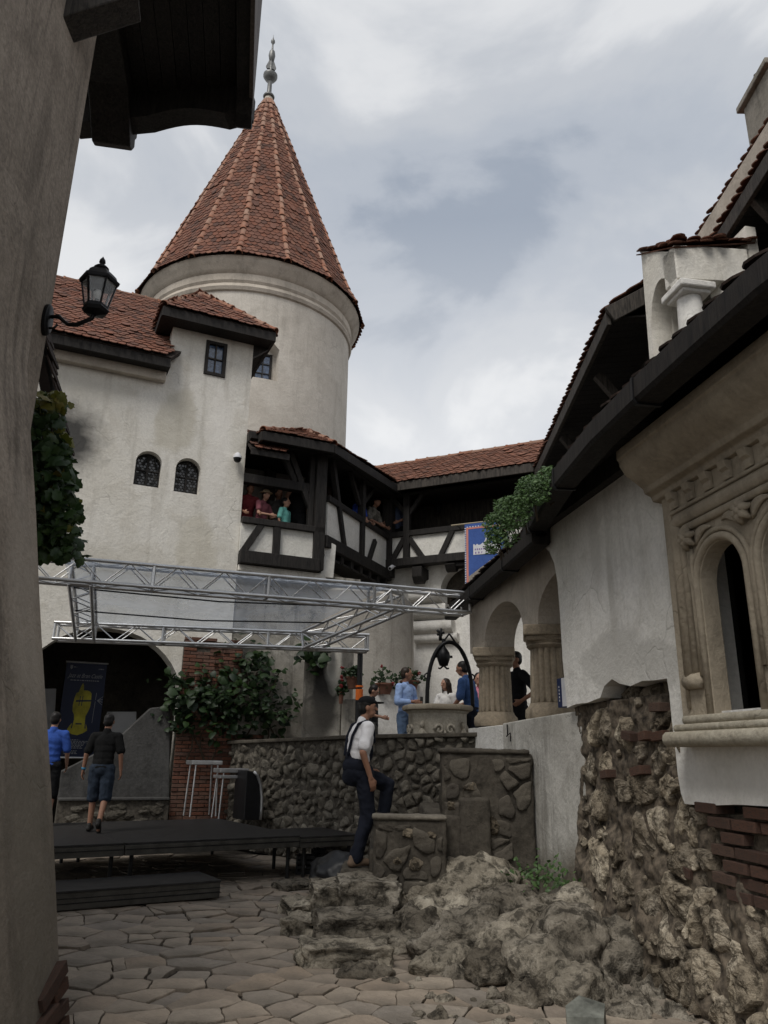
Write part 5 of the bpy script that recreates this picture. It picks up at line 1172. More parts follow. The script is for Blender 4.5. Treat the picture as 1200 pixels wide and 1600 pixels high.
for k in range(5):
    rough_box('tread', (-.42+.32*k if k else -.40, 8.82, 0), .34 if k else .31, 2.4 if k else .75, .46+.18*k, M['cement'], steps, .014, k*2.)
blk = thing('cement_wall', (.7, 8.8, 0), 'dark stepped cement wall with a worn top edge in front of the steps', 'wall')
rough_box('low_wall', (-.06, 8.5, -.05), .76, .28, 1.03, M['cement'], blk); rough_box('coping', (-.075, 8.475, .965), .78, .32, .05, M['copings'], blk, .010)
rough_box('high_wall', (.68, 8.95, -.05), 1.02, .36, 1.70, M['cement'], blk, .02, 3.); rough_box('coping', (.66, 8.92, 1.63), 1.0, .42, .06, M['cement'], blk, .012)
ROCKC = [q.copy() for q in ROCKS]
for q in ROCKC: q.materials.clear()
it = []
for (x, y, w_, h_, yy) in ((640, 1302, 24, 14, 8.5), (672, 1305, 20, 9, 8.5), (735, 1230, 26, 16, 8.95), (770, 1290, 22, 22, 8.95), (705, 1260, 20, 14, 8.95), (650, 1350, 26, 16, 8.5), (745, 1320, 34, 22, 8.95), (620, 1345, 22, 12, 8.5)):
    i_ = rockat(x, y, w_, h_, None, .35, yy); it.append((i_[0], random.randrange(len(ROCKC))))
pieces(blk, 'stone', ROCKC, it, M['rubdark'])
prs9 = []; its9 = []
for (fx0, fx1, fz1, fy) in ((-.04, .66, .93, 8.5), (.70, 1.68, 1.6, 8.95)):
    pts = []; z_ = .0; r_ = 0; fr9 = Frame((fx0, fy), 90.)
    while z_ < fz1+.1:
        s_ = -.1+(r_ % 2)*.11
        while s_ < fx1-fx0+.1:
            if random.random() < .85: pts.append((s_+random.uniform(-.09, .09), z_+random.uniform(-.05, .05)))
            s_ += .24
        z_ += .15; r_ += 1
    for P in voronoi(pts, 0, fx1-fx0, 0, fz1, .8):
        if random.random() < .35: continue
        Q, cx, cy = rough_poly(P, random.uniform(.008, .03), .035, .02, len(prs9)*.47)
        if len(Q) < 4: continue
        dpt = random.uniform(.008, .03); me = stone_mesh(Q, cx, cy, 0, [(1., -.03), (.97, dpt*.5), (.88, dpt*.9), (.65, dpt), (.3, dpt)], .022, len(prs9)*.9, 0); me.polygons.foreach_set('use_smooth', [True]*len(me.polygons)); me.materials.append(M['blockst']); prs9.append(me); its9.append((basis(fr9.u, Z, fr9.n, fr9.pt(cx, cy, .004)), len(prs9)-1))
pieces(blk, 'masonry_stone', prs9, its9, M['blockst'])
# ------------------------------------------------------------------ exposed masonry below the right house
pier = thing('exposed_masonry', RW.pt(4, 0, .2), 'broken rubble and brick wall foot below the carved window, plaster fallen away', 'wall')
def core_o(s, z):
    return base_o(s, z)+.01+.05*fbm((s*4, z*4, 1.), 4)-(.12 if z > (2.13 if s < 4.42 else 1.3)-.03 else 0)
def base_o(s, z): return -.09+.17*max(0, min(1, (1.25-z)/1.25))**1.2
def core_old(s, z):
    ze = 2.13 if s < 4.42 else 1.30
    if z > ze-.03: return -.12
    t = max(0, min(1, (ze-z)/ze)); o = -.06+.06*t+(.30*max(0, min(1, (1.1-z)/1.1))**1.2)
    if 4.7 < s and .72 < z: o = -.13
    if s < 2.75: o -= .0
    n_ = fbm((s*2.7, z*2.7, 1.), 6, 2.1, .58); rg = 1-abs(noise.noise(Vector((s*4.1, z*3.1, 4.)))); r3 = abs(noise.noise(Vector((s*11, z*9, 8.)))); k = .35 if (4.7 < s and .72 < z) else 1.
    return o+k*(.11*n_+.10*(rg-.75)-.045*r3)
b = MB(); NX, NY = 210, 150; s0, s1 = 2.62, 7.4
zc9 = lambda i, j: min(-.1+2.34*j/NY, 1.34 if s0+(s1-s0)*i/NX > 4.62 else 9)
vs = [RW.pt(s0+(s1-s0)*i/NX, zc9(i, j), core_o(s0+(s1-s0)*i/NX, zc9(i, j))) for j in range(NY+1) for i in range(NX+1)]
fs = [(j*(NX+1)+i, j*(NX+1)+i+1, (j+1)*(NX+1)+i+1, (j+1)*(NX+1)+i) for j in range(NY) for i in range(NX)]
b.add(vs, fs); b.build('rubble_core', M['pmortar'], pier, True, fix=False)
b = MB(); b.box(RW.pt(2.62, -.1, -.13), RW.u*.05, Z*2.2, -RW.n*.3); b.build('core_side', M['rockp'], pier)
its = []; prs = []
def pier_cells(s0_, s1_, z0_, z1_, du, dz_, test):
    pts = []; z_ = z0_; r_ = 0
    while z_ < z1_+dz_:
        s_ = s0_-du+(r_ % 2)*du*.5
        while s_ < s1_+du:
            if random.random() < .8: pts.append((s_+random.uniform(-.42, .42)*du, z_+random.uniform(-.42, .42)*dz_))
            s_ += du
        z_ += dz_; r_ += 1
    for P in voronoi(pts, s0_, s1_, z0_, z1_, max(du, dz_)*3.2):
        sd = len(prs)*.73; Q, cx, cy = rough_poly(P, random.uniform(.012, .035), .035, .03, sd)
        if len(Q) < 4 or not test(cx, cy): continue
        ob = base_o(cx, cy)+random.gauss(.0, .016)-(.07 if cy > 1.95 else 0); dpt = random.uniform(.035, .075); tx, ty = random.gauss(0, .14), random.gauss(-.05, .14); cutn = [(Vector((random.gauss(0, 1), random.gauss(0, 1), 0)).normalized(), random.uniform(.35, .9)) for _ in range(4)]
        b = MB(); n_ = len(Q); vs = []; fs = []; rg_ = [(1., -.14), (1.0, -.02), (.97, .55), (.92, .85), (.8, .96), (.62, 1.), (.42, 1.), (.2, 1.)]
        for (sc_, h) in rg_:
            for (x, y) in Q:
                lx, ly = (x-cx)*sc_, (y-cy)*sc_; hh = (dpt*h if h > 0 else h)
                nz_ = fbm((lx*7+sd, ly*7, sd*2), 6, 2.1, .62)*.026-.02*abs(noise.noise(Vector((lx*15+sd, ly*15, sd))))-sum(max(0, (lx*cn.x+ly*cn.y)/.12-cd)*.05 for cn, cd in cutn); vs.append((lx, ly, hh+(nz_+tx*lx+ty*ly if h > .1 else 0)))
        for r_ in range(len(rg_)-1):
            for k in range(n_): fs.append((r_*n_+k, r_*n_+(k+1) % n_, (r_+1)*n_+(k+1) % n_, (r_+1)*n_+k))
        fs.append(tuple((len(rg_)-1)*n_+k for k in range(n_))); b.add(vs, fs); me = b.mesh('stone', False); me.materials.append(M['rockp']); prs.append(me)
        its.append((basis(RW.u, Z, RW.n, RW.pt(cx, cy, ob)), len(prs)-1))
pier_cells(2.86, 4.62, .0, 2.24, .31, .27, lambda s_, z_: True)
pier_cells(4.62, 7.2, .0, .80, .36, .27, lambda s_, z_: True)
pier_cells(4.5, 5.15, .78, 1.30, .17, .15, lambda s_, z_: s_ < 4.78+.2*noise.noise(Vector((z_*7, 2, 0))))
pieces(pier, 'stone', prs, its, M['rockp'], 300)
ROCKQ = [q.copy() for q in ROCKS]
for q in ROCKQ: q.materials.clear()
it = []
for k in range(110):
    s_ = random.uniform(2.75, 7.); z_ = random.uniform(0, 2.05 if s_ < 4.35 else .75); c = RW.pt(s_, z_, base_o(s_, z_)+.03); r_ = random.uniform(.02, .05)
    it.append((Matrix.Translation(c) @ basis(RW.u*r_*1.3, RW.n*r_*.8, Z*r_, Vector((0, 0, 0))) @ Matrix.Rotation(random.uniform(0, 6), 4, 'Y'), random.randrange(6)))
pieces(pier, 'small_stone', ROCKQ, it, M['rockp'], 300)
it = brick_items(RW, 4.72, 7.0, .74, 1.30, -.075, .16, .27, .085, test=lambda s_, z_: s_ > 4.8+.35*noise.noise(Vector((z_*9, 1, 2)))+(1.3-z_)*.5 and random.random() < .93, gap=.018)
for (x, y) in ((1010, 1150), (985, 1150), (1035, 1150), (1030, 1105), (950, 1210), (1000, 1205), (1075, 1360)):
    c = RW.px(x, y, -.035); t = random.uniform(-.3, .3); u = RW.u*math.cos(t)+Z*math.sin(t); it.append((basis(u*random.uniform(.1, .22), RW.n*.1, (-RW.u*math.sin(t)+Z*math.cos(t))*.07, c), 0))
BRICK2 = BRICK.copy(); BRICK2.materials.clear(); BRICK2.materials.append(M['brickd']); pieces(pier, 'brick', [BRICK2], it, M['brick'], 300)
# ------------------------------------------------------------------ terrace and its retaining wall
TZ = 1.35
TA, TB, TC_ = Vector((-2.75, 15.0, 0)), Vector((-.37, 12.4, 0)), Vector((1.55, 11.35, 0))
ter = thing('terrace_wall', (TB.x, TB.y, 0), 'rough rubble stone retaining wall of the terrace behind the climbing worker', 'wall')
pv = [TA, TB, TC_, Vector((2.6, 11.2, 0)), Vector((3.2, 17, 0)), Vector((.5, 18.5, 0)), Vector((-2.2, 16.2, 0))]
b = MB(); n_ = len(pv); b.add([q+Z*(TZ-.1) for q in pv]+[q+Z*TZ for q in pv], [tuple(reversed(range(n_))), tuple(range(n_, 2*n_))]+[(i, (i+1) % n_, n_+(i+1) % n_, n_+i) for i in range(n_)])
o_ = b.build('terrace', M['flag']); o_['kind'] = 'structure'
its = []; prs = []
for A, B_, z0_, z1_ in ((TA, TB, 1.82, 1.90), (TB, TC_, 1.90, 1.94)):
    d_ = B_-A; L_ = d_.length; fr = Frame((A.x, A.y), math.degrees(math.atan2(d_.x, d_.y)))
    if fr.n.y > 0: fr.n = -fr.n
    zt = lambda s_: z0_+(z1_-z0_)*s_/L_
    b = MB(); b.slab([(0, 0), (L_, 0), (L_, z1_-.05), (0, z0_-.05)], fr, 0, -.4); nq = int(L_/.04); nv = 46; b.add([fr.pt(L_*i/nq, (z1_-.06)*j/nv, .022+.03*fbm((i*.33, j*.33, z0_), 3)) for i in range(nq+1) for j in range(nv+1)], [(i*(nv+1)+j, (i+1)*(nv+1)+j, (i+1)*(nv+1)+j+1, i*(nv+1)+j+1) for i in range(nq) for j in range(nv)]); b.build('wall_core', M['mortar'], ter)
    b = MB(); b.beam(fr.pt(-.05, z0_-.03, -.14), fr.pt(L_+.03, z1_-.03, -.14), .5, .06); b.build('coping', M['cement'], ter, bevel=.015)
    pts = []; z_ = .02; r_ = 0
    while z_ < 2.0:
        s_ = (r_ % 2)*.1-.1
        while s_ < L_+.1:
            if random.random() < .86: pts.append((s_+random.uniform(-.075, .075), z_+random.uniform(-.065, .065)))
            s_ += .18
        z_ += .14; r_ += 1
    for P in voronoi(pts, 0, L_, 0, z1_-.07, .7):
        Q, cx, cy = rough_poly(P, random.uniform(.008, .028), .05, .018, len(prs)*.41)
        if len(Q) < 3 or cy > zt(cx)-.09: continue
        dpt = random.uniform(.03, .10); me = stone_mesh(Q, cx, cy, 0, [(1., -.03), (.97, dpt*.35), (.9, dpt*.75), (.75, dpt*.95), (.5, dpt), (.25, dpt*1.05)], .05, len(prs)*.9, .005); me.polygons.foreach_set('use_smooth', [True]*len(me.polygons)); me.materials.append(M['rubble']); prs.append(me)
        its.append((basis(fr.u, Z, fr.n, fr.pt(cx, cy, 0)), len(prs)-1))
pieces(ter, 'stone', prs, its, M['rubble'], 300, 'stone_field')
# plaster piers and low walls behind
b = MB(); pA, pB = aty(470, 1140, 14.6), aty(531, 1140, 14.4); b.box((pA.x, pA.y, TZ), (pB.x-pA.x, pB.y-pA.y, 0), (.2, .7, 0), (0, 0, 2.2)); M['pierw'] = stained('pier_plaster', M['dampp'], [(aty(507, 1085, 14.5), (.28, .5, .75), (.022, .021, .02), .95, .35), (aty(495, 1130, 14.5), (.4, .5, .4), (.05, .046, .04), .8, .4), (aty(522, 1030, 14.5), (.15, .5, .5), (.5, .48, .43), .7, .3)]); o_ = b.build('stained_pier', M['pierw'], bevel=.03)
tag(o_, 'damp-stained plaster pier at the left end of the terrace, black with streaks', 'pier')
b = MB(); pA, pB = aty(531, 1140, 14.2), aty(562, 1140, 14.1); b.box((pA.x+.01, pA.y, TZ), (pB.x-pA.x, pB.y-pA.y, 0), (.15, .6, 0), (0, 0, aty(545, 1092, 14.2).z-TZ)); o_ = b.build('low_wall', M['dampp'], bevel=.03)
tag(o_, 'low stained plaster wall right of the pier, below the hanging flower pot', 'wall')
b = MB(); pA, pB = aty(584, 1140, 15.0), aty(662, 1140, 15.3); b.box((pA.x, pA.y, TZ), (pB.x-pA.x, pB.y-pA.y, 0), (-.05, .35, 0), (0, 0, aty(600, 1066, 15.0).z-TZ)); o_ = b.build('planter_wall', M['white2'], bevel=.02)
tag(o_, 'white plaster ledge carrying flower pots behind the man in light blue', 'wall')
# ------------------------------------------------------------------ well
WC = Vector((.93, 13.05, 0)); wr = .55
well = thing('stone_well', (WC.x, WC.y, TZ), 'carved stone well with an iron hoop and hanging pulley, on the terrace', 'well')
wz = aty(690, 1099, 12.5).z
n8 = 8; a8 = R(-90-12)
b = MB(); b.lathe([(wr*.92, TZ), (wr*.93, TZ+.1), (wr*.86, TZ+.14), (wr*.88, wz-.14), (wr*.95, wz-.11), (wr*.95, wz-.1), (.4, wz-.1), (.4, TZ)], WC, n8, a8, a8+2*math.pi); b.build('drum', M['wellst'], well, bevel=.01)
b = MB(); b.lathe([(.38, wz-.1), (wr*.98, wz-.1), (wr*1.06, wz-.08), (wr*1.08, wz-.045), (wr*1.05, wz-.01), (wr, wz), (.38, wz), (.38, wz-.1)], WC, n8, a8, a8+2*math.pi); b.build('rim', M['sandst'], well, angle=40)
for k in range(8):
    am = a8+2*math.pi*(k+.5)/8; n_ = Vector((math.cos(am), math.sin(am), 0)); u = Vector((-math.sin(am), math.cos(am), 0)); rr = wr*.87*math.cos(math.pi/8); zc = (TZ+wz)/2-.0; c = WC+n_*rr+Z*(zc+.06); b = MB()
    if k % 2 == 0:
        for sg in (-1, 1):
            sp_ = [c+u*sg*(.09+.075*math.cos(t*.55)*(1-t/16))+Z*(.07+.085*math.sin(t*.55)*(1-t/16))+n_*(.012+.002*t) for t in range(14)]; b.tube(sp_, [.026-.001*t for t in range(14)], 8)
        for j in range(7):
            a = R(-60+20*j); b.tube([c-Z*.16+n_*.02, c-Z*.16+(u*math.sin(a)+Z*math.cos(a))*.14+n_*.045, c-Z*.16+(u*math.sin(a)+Z*math.cos(a))*.22+n_*.01], [.012, .03, .012], 7)
    else:
        b.tube([c-Z*.24+n_*.01, c-Z*.12+n_*.04, c+n_*.05, c+Z*.09+n_*.04], [.05, .075, .06, .02], 10); b.tube([c+Z*.08+n_*.02, c+Z*.14+n_*.045, c+Z*.2+n_*.02], [.02, .04, .015], 9)
        for sg in (-1, 1): b.tube([c+Z*.06+u*sg*.02+n_*.04, c-Z*.02+u*sg*.09+n_*.03, c-Z*.12+u*sg*.05+n_*.04], [.02, .022, .018], 7)
    b.build('carved_relief', M['wellst'], well, True)
hu = Vector((.96, .1, 0)).normalized(); hL = aty(667, 1094, WC.y); hR = aty(739, 1094, WC.y); hw = (hR.x-hL.x)/2; hc = Vector(((hL.x+hR.x)/2, WC.y, 0)); ht = aty(690, 1003, WC.y).z
b = MB(); pth = [hc-hu*hw+Z*(wz-.02)]+[hc+hu*(-hw*math.cos(math.pi*i/22))+Z*(wz+.05+(ht-wz-.05)*math.sin(math.pi*i/22)**.85) for i in range(23)]+[hc+hu*hw+Z*(wz-.02)]
b.tube(pth, .034, 10); b.build('iron_hoop', M['iron'], well, True)
b = MB(); ap_ = aty(688, 990, WC.y)
for sg in (-1, 1):
    s_ = [hc+hu*sg*(hw*(.93-.93*t**1.2))+Z*(wz+.42+(ap_.z-wz-.42)*(t**.75)) for t in [i/12 for i in range(13)]]; b.tube(s_, .016, 7)
    e_ = hc+hu*sg*(hw*.98)+Z*(wz+.42); b.tube([e_+hu*sg*(.05*math.sin(t*.7))+Z*(.05-.05*math.cos(t*.7)) for t in range(8)], .014, 7)
for t in range(5):
    a = t*1.257; b.tube([ap_, ap_+hu*.07*math.cos(a)+Z*(.02+.07*math.sin(a))], [.03, .022], 7)
b.tube([ap_-Z*.12, ap_+Z*.03], .028, 8); b.build('iron_crest', M['iron'], well, True)
b = MB(); pc = aty(693, 1026, WC.y)
b.lathe([(0, -.17), (.07, -.15), (.1, -.06), (.115, .0), (.1, .07), (.05, .14), (.03, .16), (.028, .3)], pc, 18); b.tube([pc+hu*-.15, pc+hu*.15], .022, 8)
for sg in (-1, 1): b.tube([pc-Z*.15, pc-Z*.2+hu*sg*.06, pc-Z*.19+hu*sg*.09], .016, 6)
b.build('pulley', M['iron'], well, True)
# ------------------------------------------------------------------ black stand that carries the canopy
sp_ = aty(560, 1142, 13.5); sp_.z = TZ; zt_ = aty(563, 1016, 13.5).z
std = thing('lifting_stand', (sp_.x, sp_.y, TZ), 'black telescopic stand with an orange label holding up the canopy truss', 'stand')
b = MB(); b.tube([sp_, sp_+Z*(zt_-TZ)*.62], .062, 14); b.build('lower_tube', M['blackp'], std, angle=40)
b = MB(); b.tube([sp_+Z*(zt_-TZ)*.6, Vector((sp_.x, sp_.y, zt_))], .048, 14); b.cbox((sp_.x, sp_.y, zt_-.02), .2, .14, .06); b.build('upper_tube', M['blackp'], std, angle=40)
b = MB(); b.lathe([(.064, aty(560, 1094, 13.5).z), (.064, aty(560, 1077, 13.5).z)], sp_*1-Z*TZ, 14); b.build('label', M['orange'], std)
b = MB(); b.lathe([(.065, aty(560, 1074, 13.5).z), (.065, aty(560, 1071, 13.5).z)], sp_*1-Z*TZ, 14); b.build('label_stripe', M['orange'], std)
for k in range(4):
    a = R(45+90*k); b = MB(); b.beam(sp_+Z*.06, sp_+Vector((math.cos(a)*.5, math.sin(a)*.5, .03)), .05, .05); b.build('leg', M['blackp'], std)
# ------------------------------------------------------------------ stage
SZ = .55
FRp = atz(470, 1305, SZ); su = Vector((math.sin(R(58)), math.cos(R(58)), 0)); sn = Vector((-math.cos(R(58)), math.sin(R(58)), 0))
def stage_deck(p, L_, D_, h, label, zt=SZ, legs=True):
    p = Vector((p.x, p.y, 0))
    t = thing('stage_deck', (p.x, p.y, 0), label, 'stage', 'stage decks')
    b = MB(); b.box(p+Z*(zt-.025), su*(L_-.012), sn*(D_-.012), Z*.025); b.build('top', M['stagetop'], t, bevel=.004)
    b = MB()
    for o0, dd, ww in ((p, su*(L_-.012), sn*.05), (p+sn*(D_-.062), su*(L_-.012), sn*.05), (p+sn*.05, sn*(D_-.112), su*.05), (p+su*(L_-.062)+sn*.05, sn*(D_-.112), su*.05)):
        b.box(o0+Z*(zt-.145), dd, ww, Z*.118)
    b.build('frame', M['stageedge'], t, bevel=.006)
    b = MB(); b.box(p+Z*(zt-.082)-sn*.004, su*(L_-.012), -sn*.001, Z*.012); b.build('edge_groove', M['blackp'], t)
    if legs:
        for a_ in (.12, L_-.12):
            for c_ in (.12, D_-.12):
                b = MB(); q = p+su*a_+sn*c_; b.tube([q, q+Z*(zt-.14)], .026, 10); b.build('leg', M['legs'], t)
LB = (atz(470, 1305, SZ)-atz(215, 1322, SZ)).length
p2 = FRp-su*LB
stage_deck(p2, LB, 3.1, .5, 'black stage deck at the middle, in front of the brick pillar'); stage_deck(p2-su*2.0, 2.0, 3.1, .5, 'black stage deck at the left, with the walking boy on it')
p3 = FRp; stage_deck(p3, .95, 1.2, .5, 'narrow stage deck at the right, reaching the rubble wall', SZ-.02)
a_ = atz(345, 1375, .2); st = thing('stage_step', (a_.x, a_.y, 0), 'low black wooden step box in front of the stage', 'step'); b = MB()
q = a_-su*2.6; q.z = 0
b.box(q+Z*.015, su*2.6, sn*.75, Z*.165); b.build('box', M['stageedge'], st, bevel=.006)
b = MB(); b.box(q+Z*.18-su*.005-sn*.01, su*2.61, sn*.77, Z*.022); b.build('top', M['stagetop'], st, bevel=.004)
b = MB(); b.box(q+Z*.07-sn*.004, su*2.6, sn*.003, Z*.012); b.box(q+Z*.12-sn*.004, su*2.6, sn*.003, Z*.008); b.build('groove', M['blackp'], st)
# aluminium trestles on the stage
def trestle(x, y, wpx, hz, label, two):
    c = atz(x, y, SZ); q = proj(c)[2]; w_ = wpx/FPX*q; t = thing('aluminium_stool', c, label, 'stool', 'silver stools on the stage')
    b = MB(); b.box(c+Z*(hz-.07)-su*w_/2, su*w_, sn*.36, Z*.07); b.build('seat', M['stoolm'], t, bevel=.01)
    if two: b = MB(); b.box(c+Z*(hz-.16)-su*w_/2, su*w_, sn*.34, Z*.05); b.build('lower_rail', M['stoolm'], t, bevel=.008)
    for i in (-1, 1):
        for j in (.03, .33):
            b = MB(); b.tube([c+su*i*(w_*.36)+sn*j+Z*(hz-.07), c+su*i*(w_*.42)+sn*(j*1.1)], .014, 8); b.build('leg', M['stoolm'], t)
trestle(318, 1276, 50, .92, 'taller silver stool against the brick wall on the stage', False); trestle(362, 1279, 48, .80, 'shorter silver stool with a double rail beside the curved case', True)
c = atz(402, 1281, SZ); cs = thing('curved_case', c, 'black case with a curved silver edge on the stage by the rubble wall', 'case')
prf = [(-.24, 0), (.05, 0), (.06, .15), (.055, .35), (.02, .55), (-.05, .7), (-.12, .76), (-.24, .78)]
fr_ = Frame((c.x, c.y), 58); b = MB(); b.slab(prf, fr_, 0, -.5); b.build('body', M['blackp'], cs, bevel=.01)
b = MB(); b.tube([fr_.pt(s_, SZ+z_, .0) for s_, z_ in ()] or [fr_.pt(s_, z_, .012) for s_, z_ in prf[1:7]], .025, 8); b.build('edge_trim', M['alu'], cs, True)
for ch in cs.children: ch.matrix_basis = Matrix.Translation((0, 0, SZ)) @ ch.matrix_basis
# ------------------------------------------------------------------ canopy: aluminium box trusses and clear film
can = thing('stage_canopy', FRp, 'silver aluminium truss canopy with clear plastic film over the stage', 'canopy')
def truss(A, B_, sz_=.29, step=.30):
    d = (B_-A); L_ = d.length; d.normalize(); x, y = frame_axes(d); x = x if x.y < 0 else -x
    # A, B_: front top chord; other chords lie behind and below
    off = [Vector((0, 0, 0)), -y*sz_, -x*sz_, -x*sz_-y*sz_]; b = MB()
    for o_ in off: b.tube([A+o_, B_+o_], .025, 10)
    n_ = int(L_/1.45)
    for k in range(n_+1):
        t = min(L_-.02, max(.02, k*L_/n_)); 
        for e_ in (-.0,):
            p_ = A+d*t
            for i, j in ((0, 1), (2, 3), (0, 2), (1, 3)): b.tube([p_+off[i], p_+off[j]], .022, 8)
    o = b.build('truss', M['alu'], can, angle=40); b = MB(); m = int(L_/step)
    for (i, j) in ((0, 1), (2, 3), (0, 2), (1, 3)):
        for k in range(m):
            a_, c_ = (i, j) if k % 2 == 0 else (j, i); b.tube([A+d*(k*L_/m)+off[a_], A+d*((k+1)*L_/m)+off[c_]], .009, 6, cap=False)
    b.build('lattice', M['alu'], o)
F0, F1 = atz(45, 866, 3.95), atz(736, 927, 3.95); K0, K1 = atz(85, 972, 3.5), atz(577, 992, 3.5)
truss(F0, F1); truss(K0, K1, .25)
fl = lambda x, y, z: atz(x, y, z)
b_l, b_r = fl(122, 975, 3.5), fl(470, 988, 3.5); f_l, f_r = fl(98, 872, 3.93), fl(612, 918, 3.93)
truss(f_l+Vector((0, .3, 0)), b_l, .27); truss(f_r+Vector((0, .3, 0)), b_r, .27)
b = MB(); n1_, n2_ = 16, 10; vs = []
for i in range(n1_+1):
    for j in range(n2_+1):
        u_, v_ = i/n1_, j/n2_; q = (f_l.lerp(f_r, u_)).lerp(b_l.lerp(b_r, u_), v_); q.z += .03-.10*math.sin(math.pi*u_)*math.sin(math.pi*v_)+.02*noise.noise(Vector((u_*5, v_*4, 1))); vs.append(q)
b.add(vs, [(i*(n2_+1)+j, (i+1)*(n2_+1)+j, (i+1)*(n2_+1)+j+1, i*(n2_+1)+j+1) for i in range(n1_) for j in range(n2_)]); b.build('film', M['film'], can, True)
for v_ in (.36, .72):
    b = MB(); b.tube([f_l.lerp(b_l, v_)-Z*.03, f_l.lerp(b_l, v_).lerp(f_r.lerp(b_r, v_), .5)-Z*.09, f_r.lerp(b_r, v_)-Z*.03], .012, 6); b.build('strap', M['blackp'], can)
# ------------------------------------------------------------------ niche: sloping plaster parapet, bench, boards
b = MB(); b.slab([FAC.sz(*q, .1) for q in ((90, 1252), (95, 1205), (118, 1194), (172, 1165), (236, 1106), (266, 1103), (265, 1250))], FAC, .1, -.12)
tag(b.build('sloping_parapet', M['shadep'], bevel=.02), 'grey stained sloping stair parapet in the dark arch behind the boys', 'wall')
bn = thing('stone_ledge', FAC.pt(-2.5, 0, .3), 'low rubble ledge at the foot of the sloping parapet behind the stage', 'ledge')
z_ = FAC.sz(180, 1247, .45)[1]; s0_, s1_ = FAC.sz(90, 1260, .45)[0], FAC.sz(264, 1260, .45)[0]
b = MB(); b.slab([(s0_, 0), (s1_, 0), (s1_, z_-.04), (s0_, z_-.04)], FAC, .42, .11); b.build('core', M['mortar'], bn); b = MB(); b.slab([(s0_, z_-.04), (s1_, z_-.04), (s1_, z_), (s0_, z_)], FAC, .47, .11); b.build('coping', M['shadep'], bn, bevel=.01)
it = []; 
for k in range(46):
    s_ = random.uniform(s0_+.1, s1_-.1); zz_ = random.uniform(.3, z_-.1); r_ = random.uniform(.05, .11); it.append((basis(FAC.u*r_*1.3, FAC.n*r_*.6, Z*r_*.8, FAC.pt(s_, zz_, .42)), random.randrange(6)))
ROCKL = [q.copy() for q in ROCKS]
for q in ROCKL: q.materials.clear()
pieces(bn, 'stone', ROCKL, it, M['rubble'], 300)
for pts_, lab in (([(167, 1112), (213, 1112), (212, 1190), (167, 1190)], 'pale grey board leaning in the dark arch right of the poster'), ([(60, 1076), (88, 1076), (84, 1150), (60, 1150)], 'pale grey board at the far left of the dark arch')):
    b = MB(); b.slab([FAC.sz(*q, -1.6) for q in pts_], FAC, -1.6, -1.63); tag(b.build('display_board', M['board'], bevel=.004), lab, 'board')
# hanging concert poster
PO = -1.3
ps = lambda x, y: FAC.sz(x, y, PO)
a_ = ps(92, 1034); c_ = ps(168, 1036); d_ = ps(97, 1186); e_ = ps(160, 1182)
s0_, s1_ = (a_[0]+d_[0])/2, c_[0]; zt_, zb_ = (a_[1]+c_[1])/2, (d_[1]+e_[1])/2
pos = thing('concert_poster', FAC.pt((s0_+s1_)/2, zb_, PO), 'dark blue roll-up poster with a yellow violin hanging in the arch', 'poster')
b = MB(); b.slab([(s0_, zb_), (s1_, zb_), (s1_, zt_), (s0_, zt_)], FAC, PO, PO-.008); b.build('sheet', M['navy'], pos)
for z_ in (zt_, zb_): b = MB(); b.tube([FAC.pt(s0_-.02, z_, PO), FAC.pt(s1_+.02, z_, PO)], .018, 8); b.build('rod', M['alu'], pos)
for s_ in (s0_+.05, s1_-.05): b = MB(); b.tube([FAC.pt(s_, zt_, PO), FAC.pt(s_, ncr-.02 if s_ > nl+.8 else ncr-.2, PO)], .003, 5); b.build('cord', M['blackp'], pos)
def flat(poly, o, mat, name, par, fr=FAC):
    b = MB(); b.slab(poly, fr, o, o-.002); return b.build(name, mat, par)
pw, ph = s1_-s0_, zt_-zb_; PP = lambda u_, v_: (s0_+u_*pw, zt_-v_*ph)
vio = [(.42, .26), (.46, .22), (.49, .25), (.50, .30), (.60, .30), (.66, .31), (.70, .33), (.71, .42), (.70, .48), (.66, .53), (.62, .57), (.62, .62), (.66, .66), (.69, .69), (.70, .72), (.60, .75), (.48, .77), (.34, .76), (.24, .74), (.22, .71), (.27, .67), (.33, .64), (.35, .60), (.34, .56), (.29, .52), (.28, .46), (.30, .38), (.33, .33), (.38, .32)]
flat([PP(*q) for q in vio], PO+.004, M['yellow'], 'violin_print', pos)
flat([PP(*q) for q in ((.34, .405), (.85, .395), (.85, .41), (.34, .425))], PO+.007, M['navy'], 'violin_neck', pos)
for u_ in (.43, .49): flat([PP(u_, .36), PP(u_+.018, .36), PP(u_+.005, .465), PP(u_-.013, .465)], PO+.007, M['navy'], 'violin_peg', pos)
flat([PP(.40, .645), PP(.55, .645), PP(.55, .66), PP(.40, .66)], PO+.007, M['navy'], 'violin_bridge', pos)
flat([PP(.34, .60), PP(.355, .60), PP(.33, .70), PP(.30, .70)], PO+.007, M['navy'], 'sound_hole', pos); flat([PP(.62, .60), PP(.635, .60), PP(.66, .70), PP(.63, .70)], PO+.007, M['navy'], 'sound_hole', pos)
for k in range(4): flat([PP(.86, .40), PP(.99, .355+.03*k), PP(.99, .36+.03*k), PP(.86, .406)], PO+.004, M['pale'], 'ray_print', pos)
flat([PP(.815, .32), PP(.825, .32), PP(.80, .64), PP(.79, .64)], PO+.004, M['pale'], 'bow_print', pos)
flat([PP(.1, .035), PP(.16, .035), PP(.16, .065), PP(.13, .08), PP(.1, .065)], PO+.004, M['pale'], 'crest_print', pos)
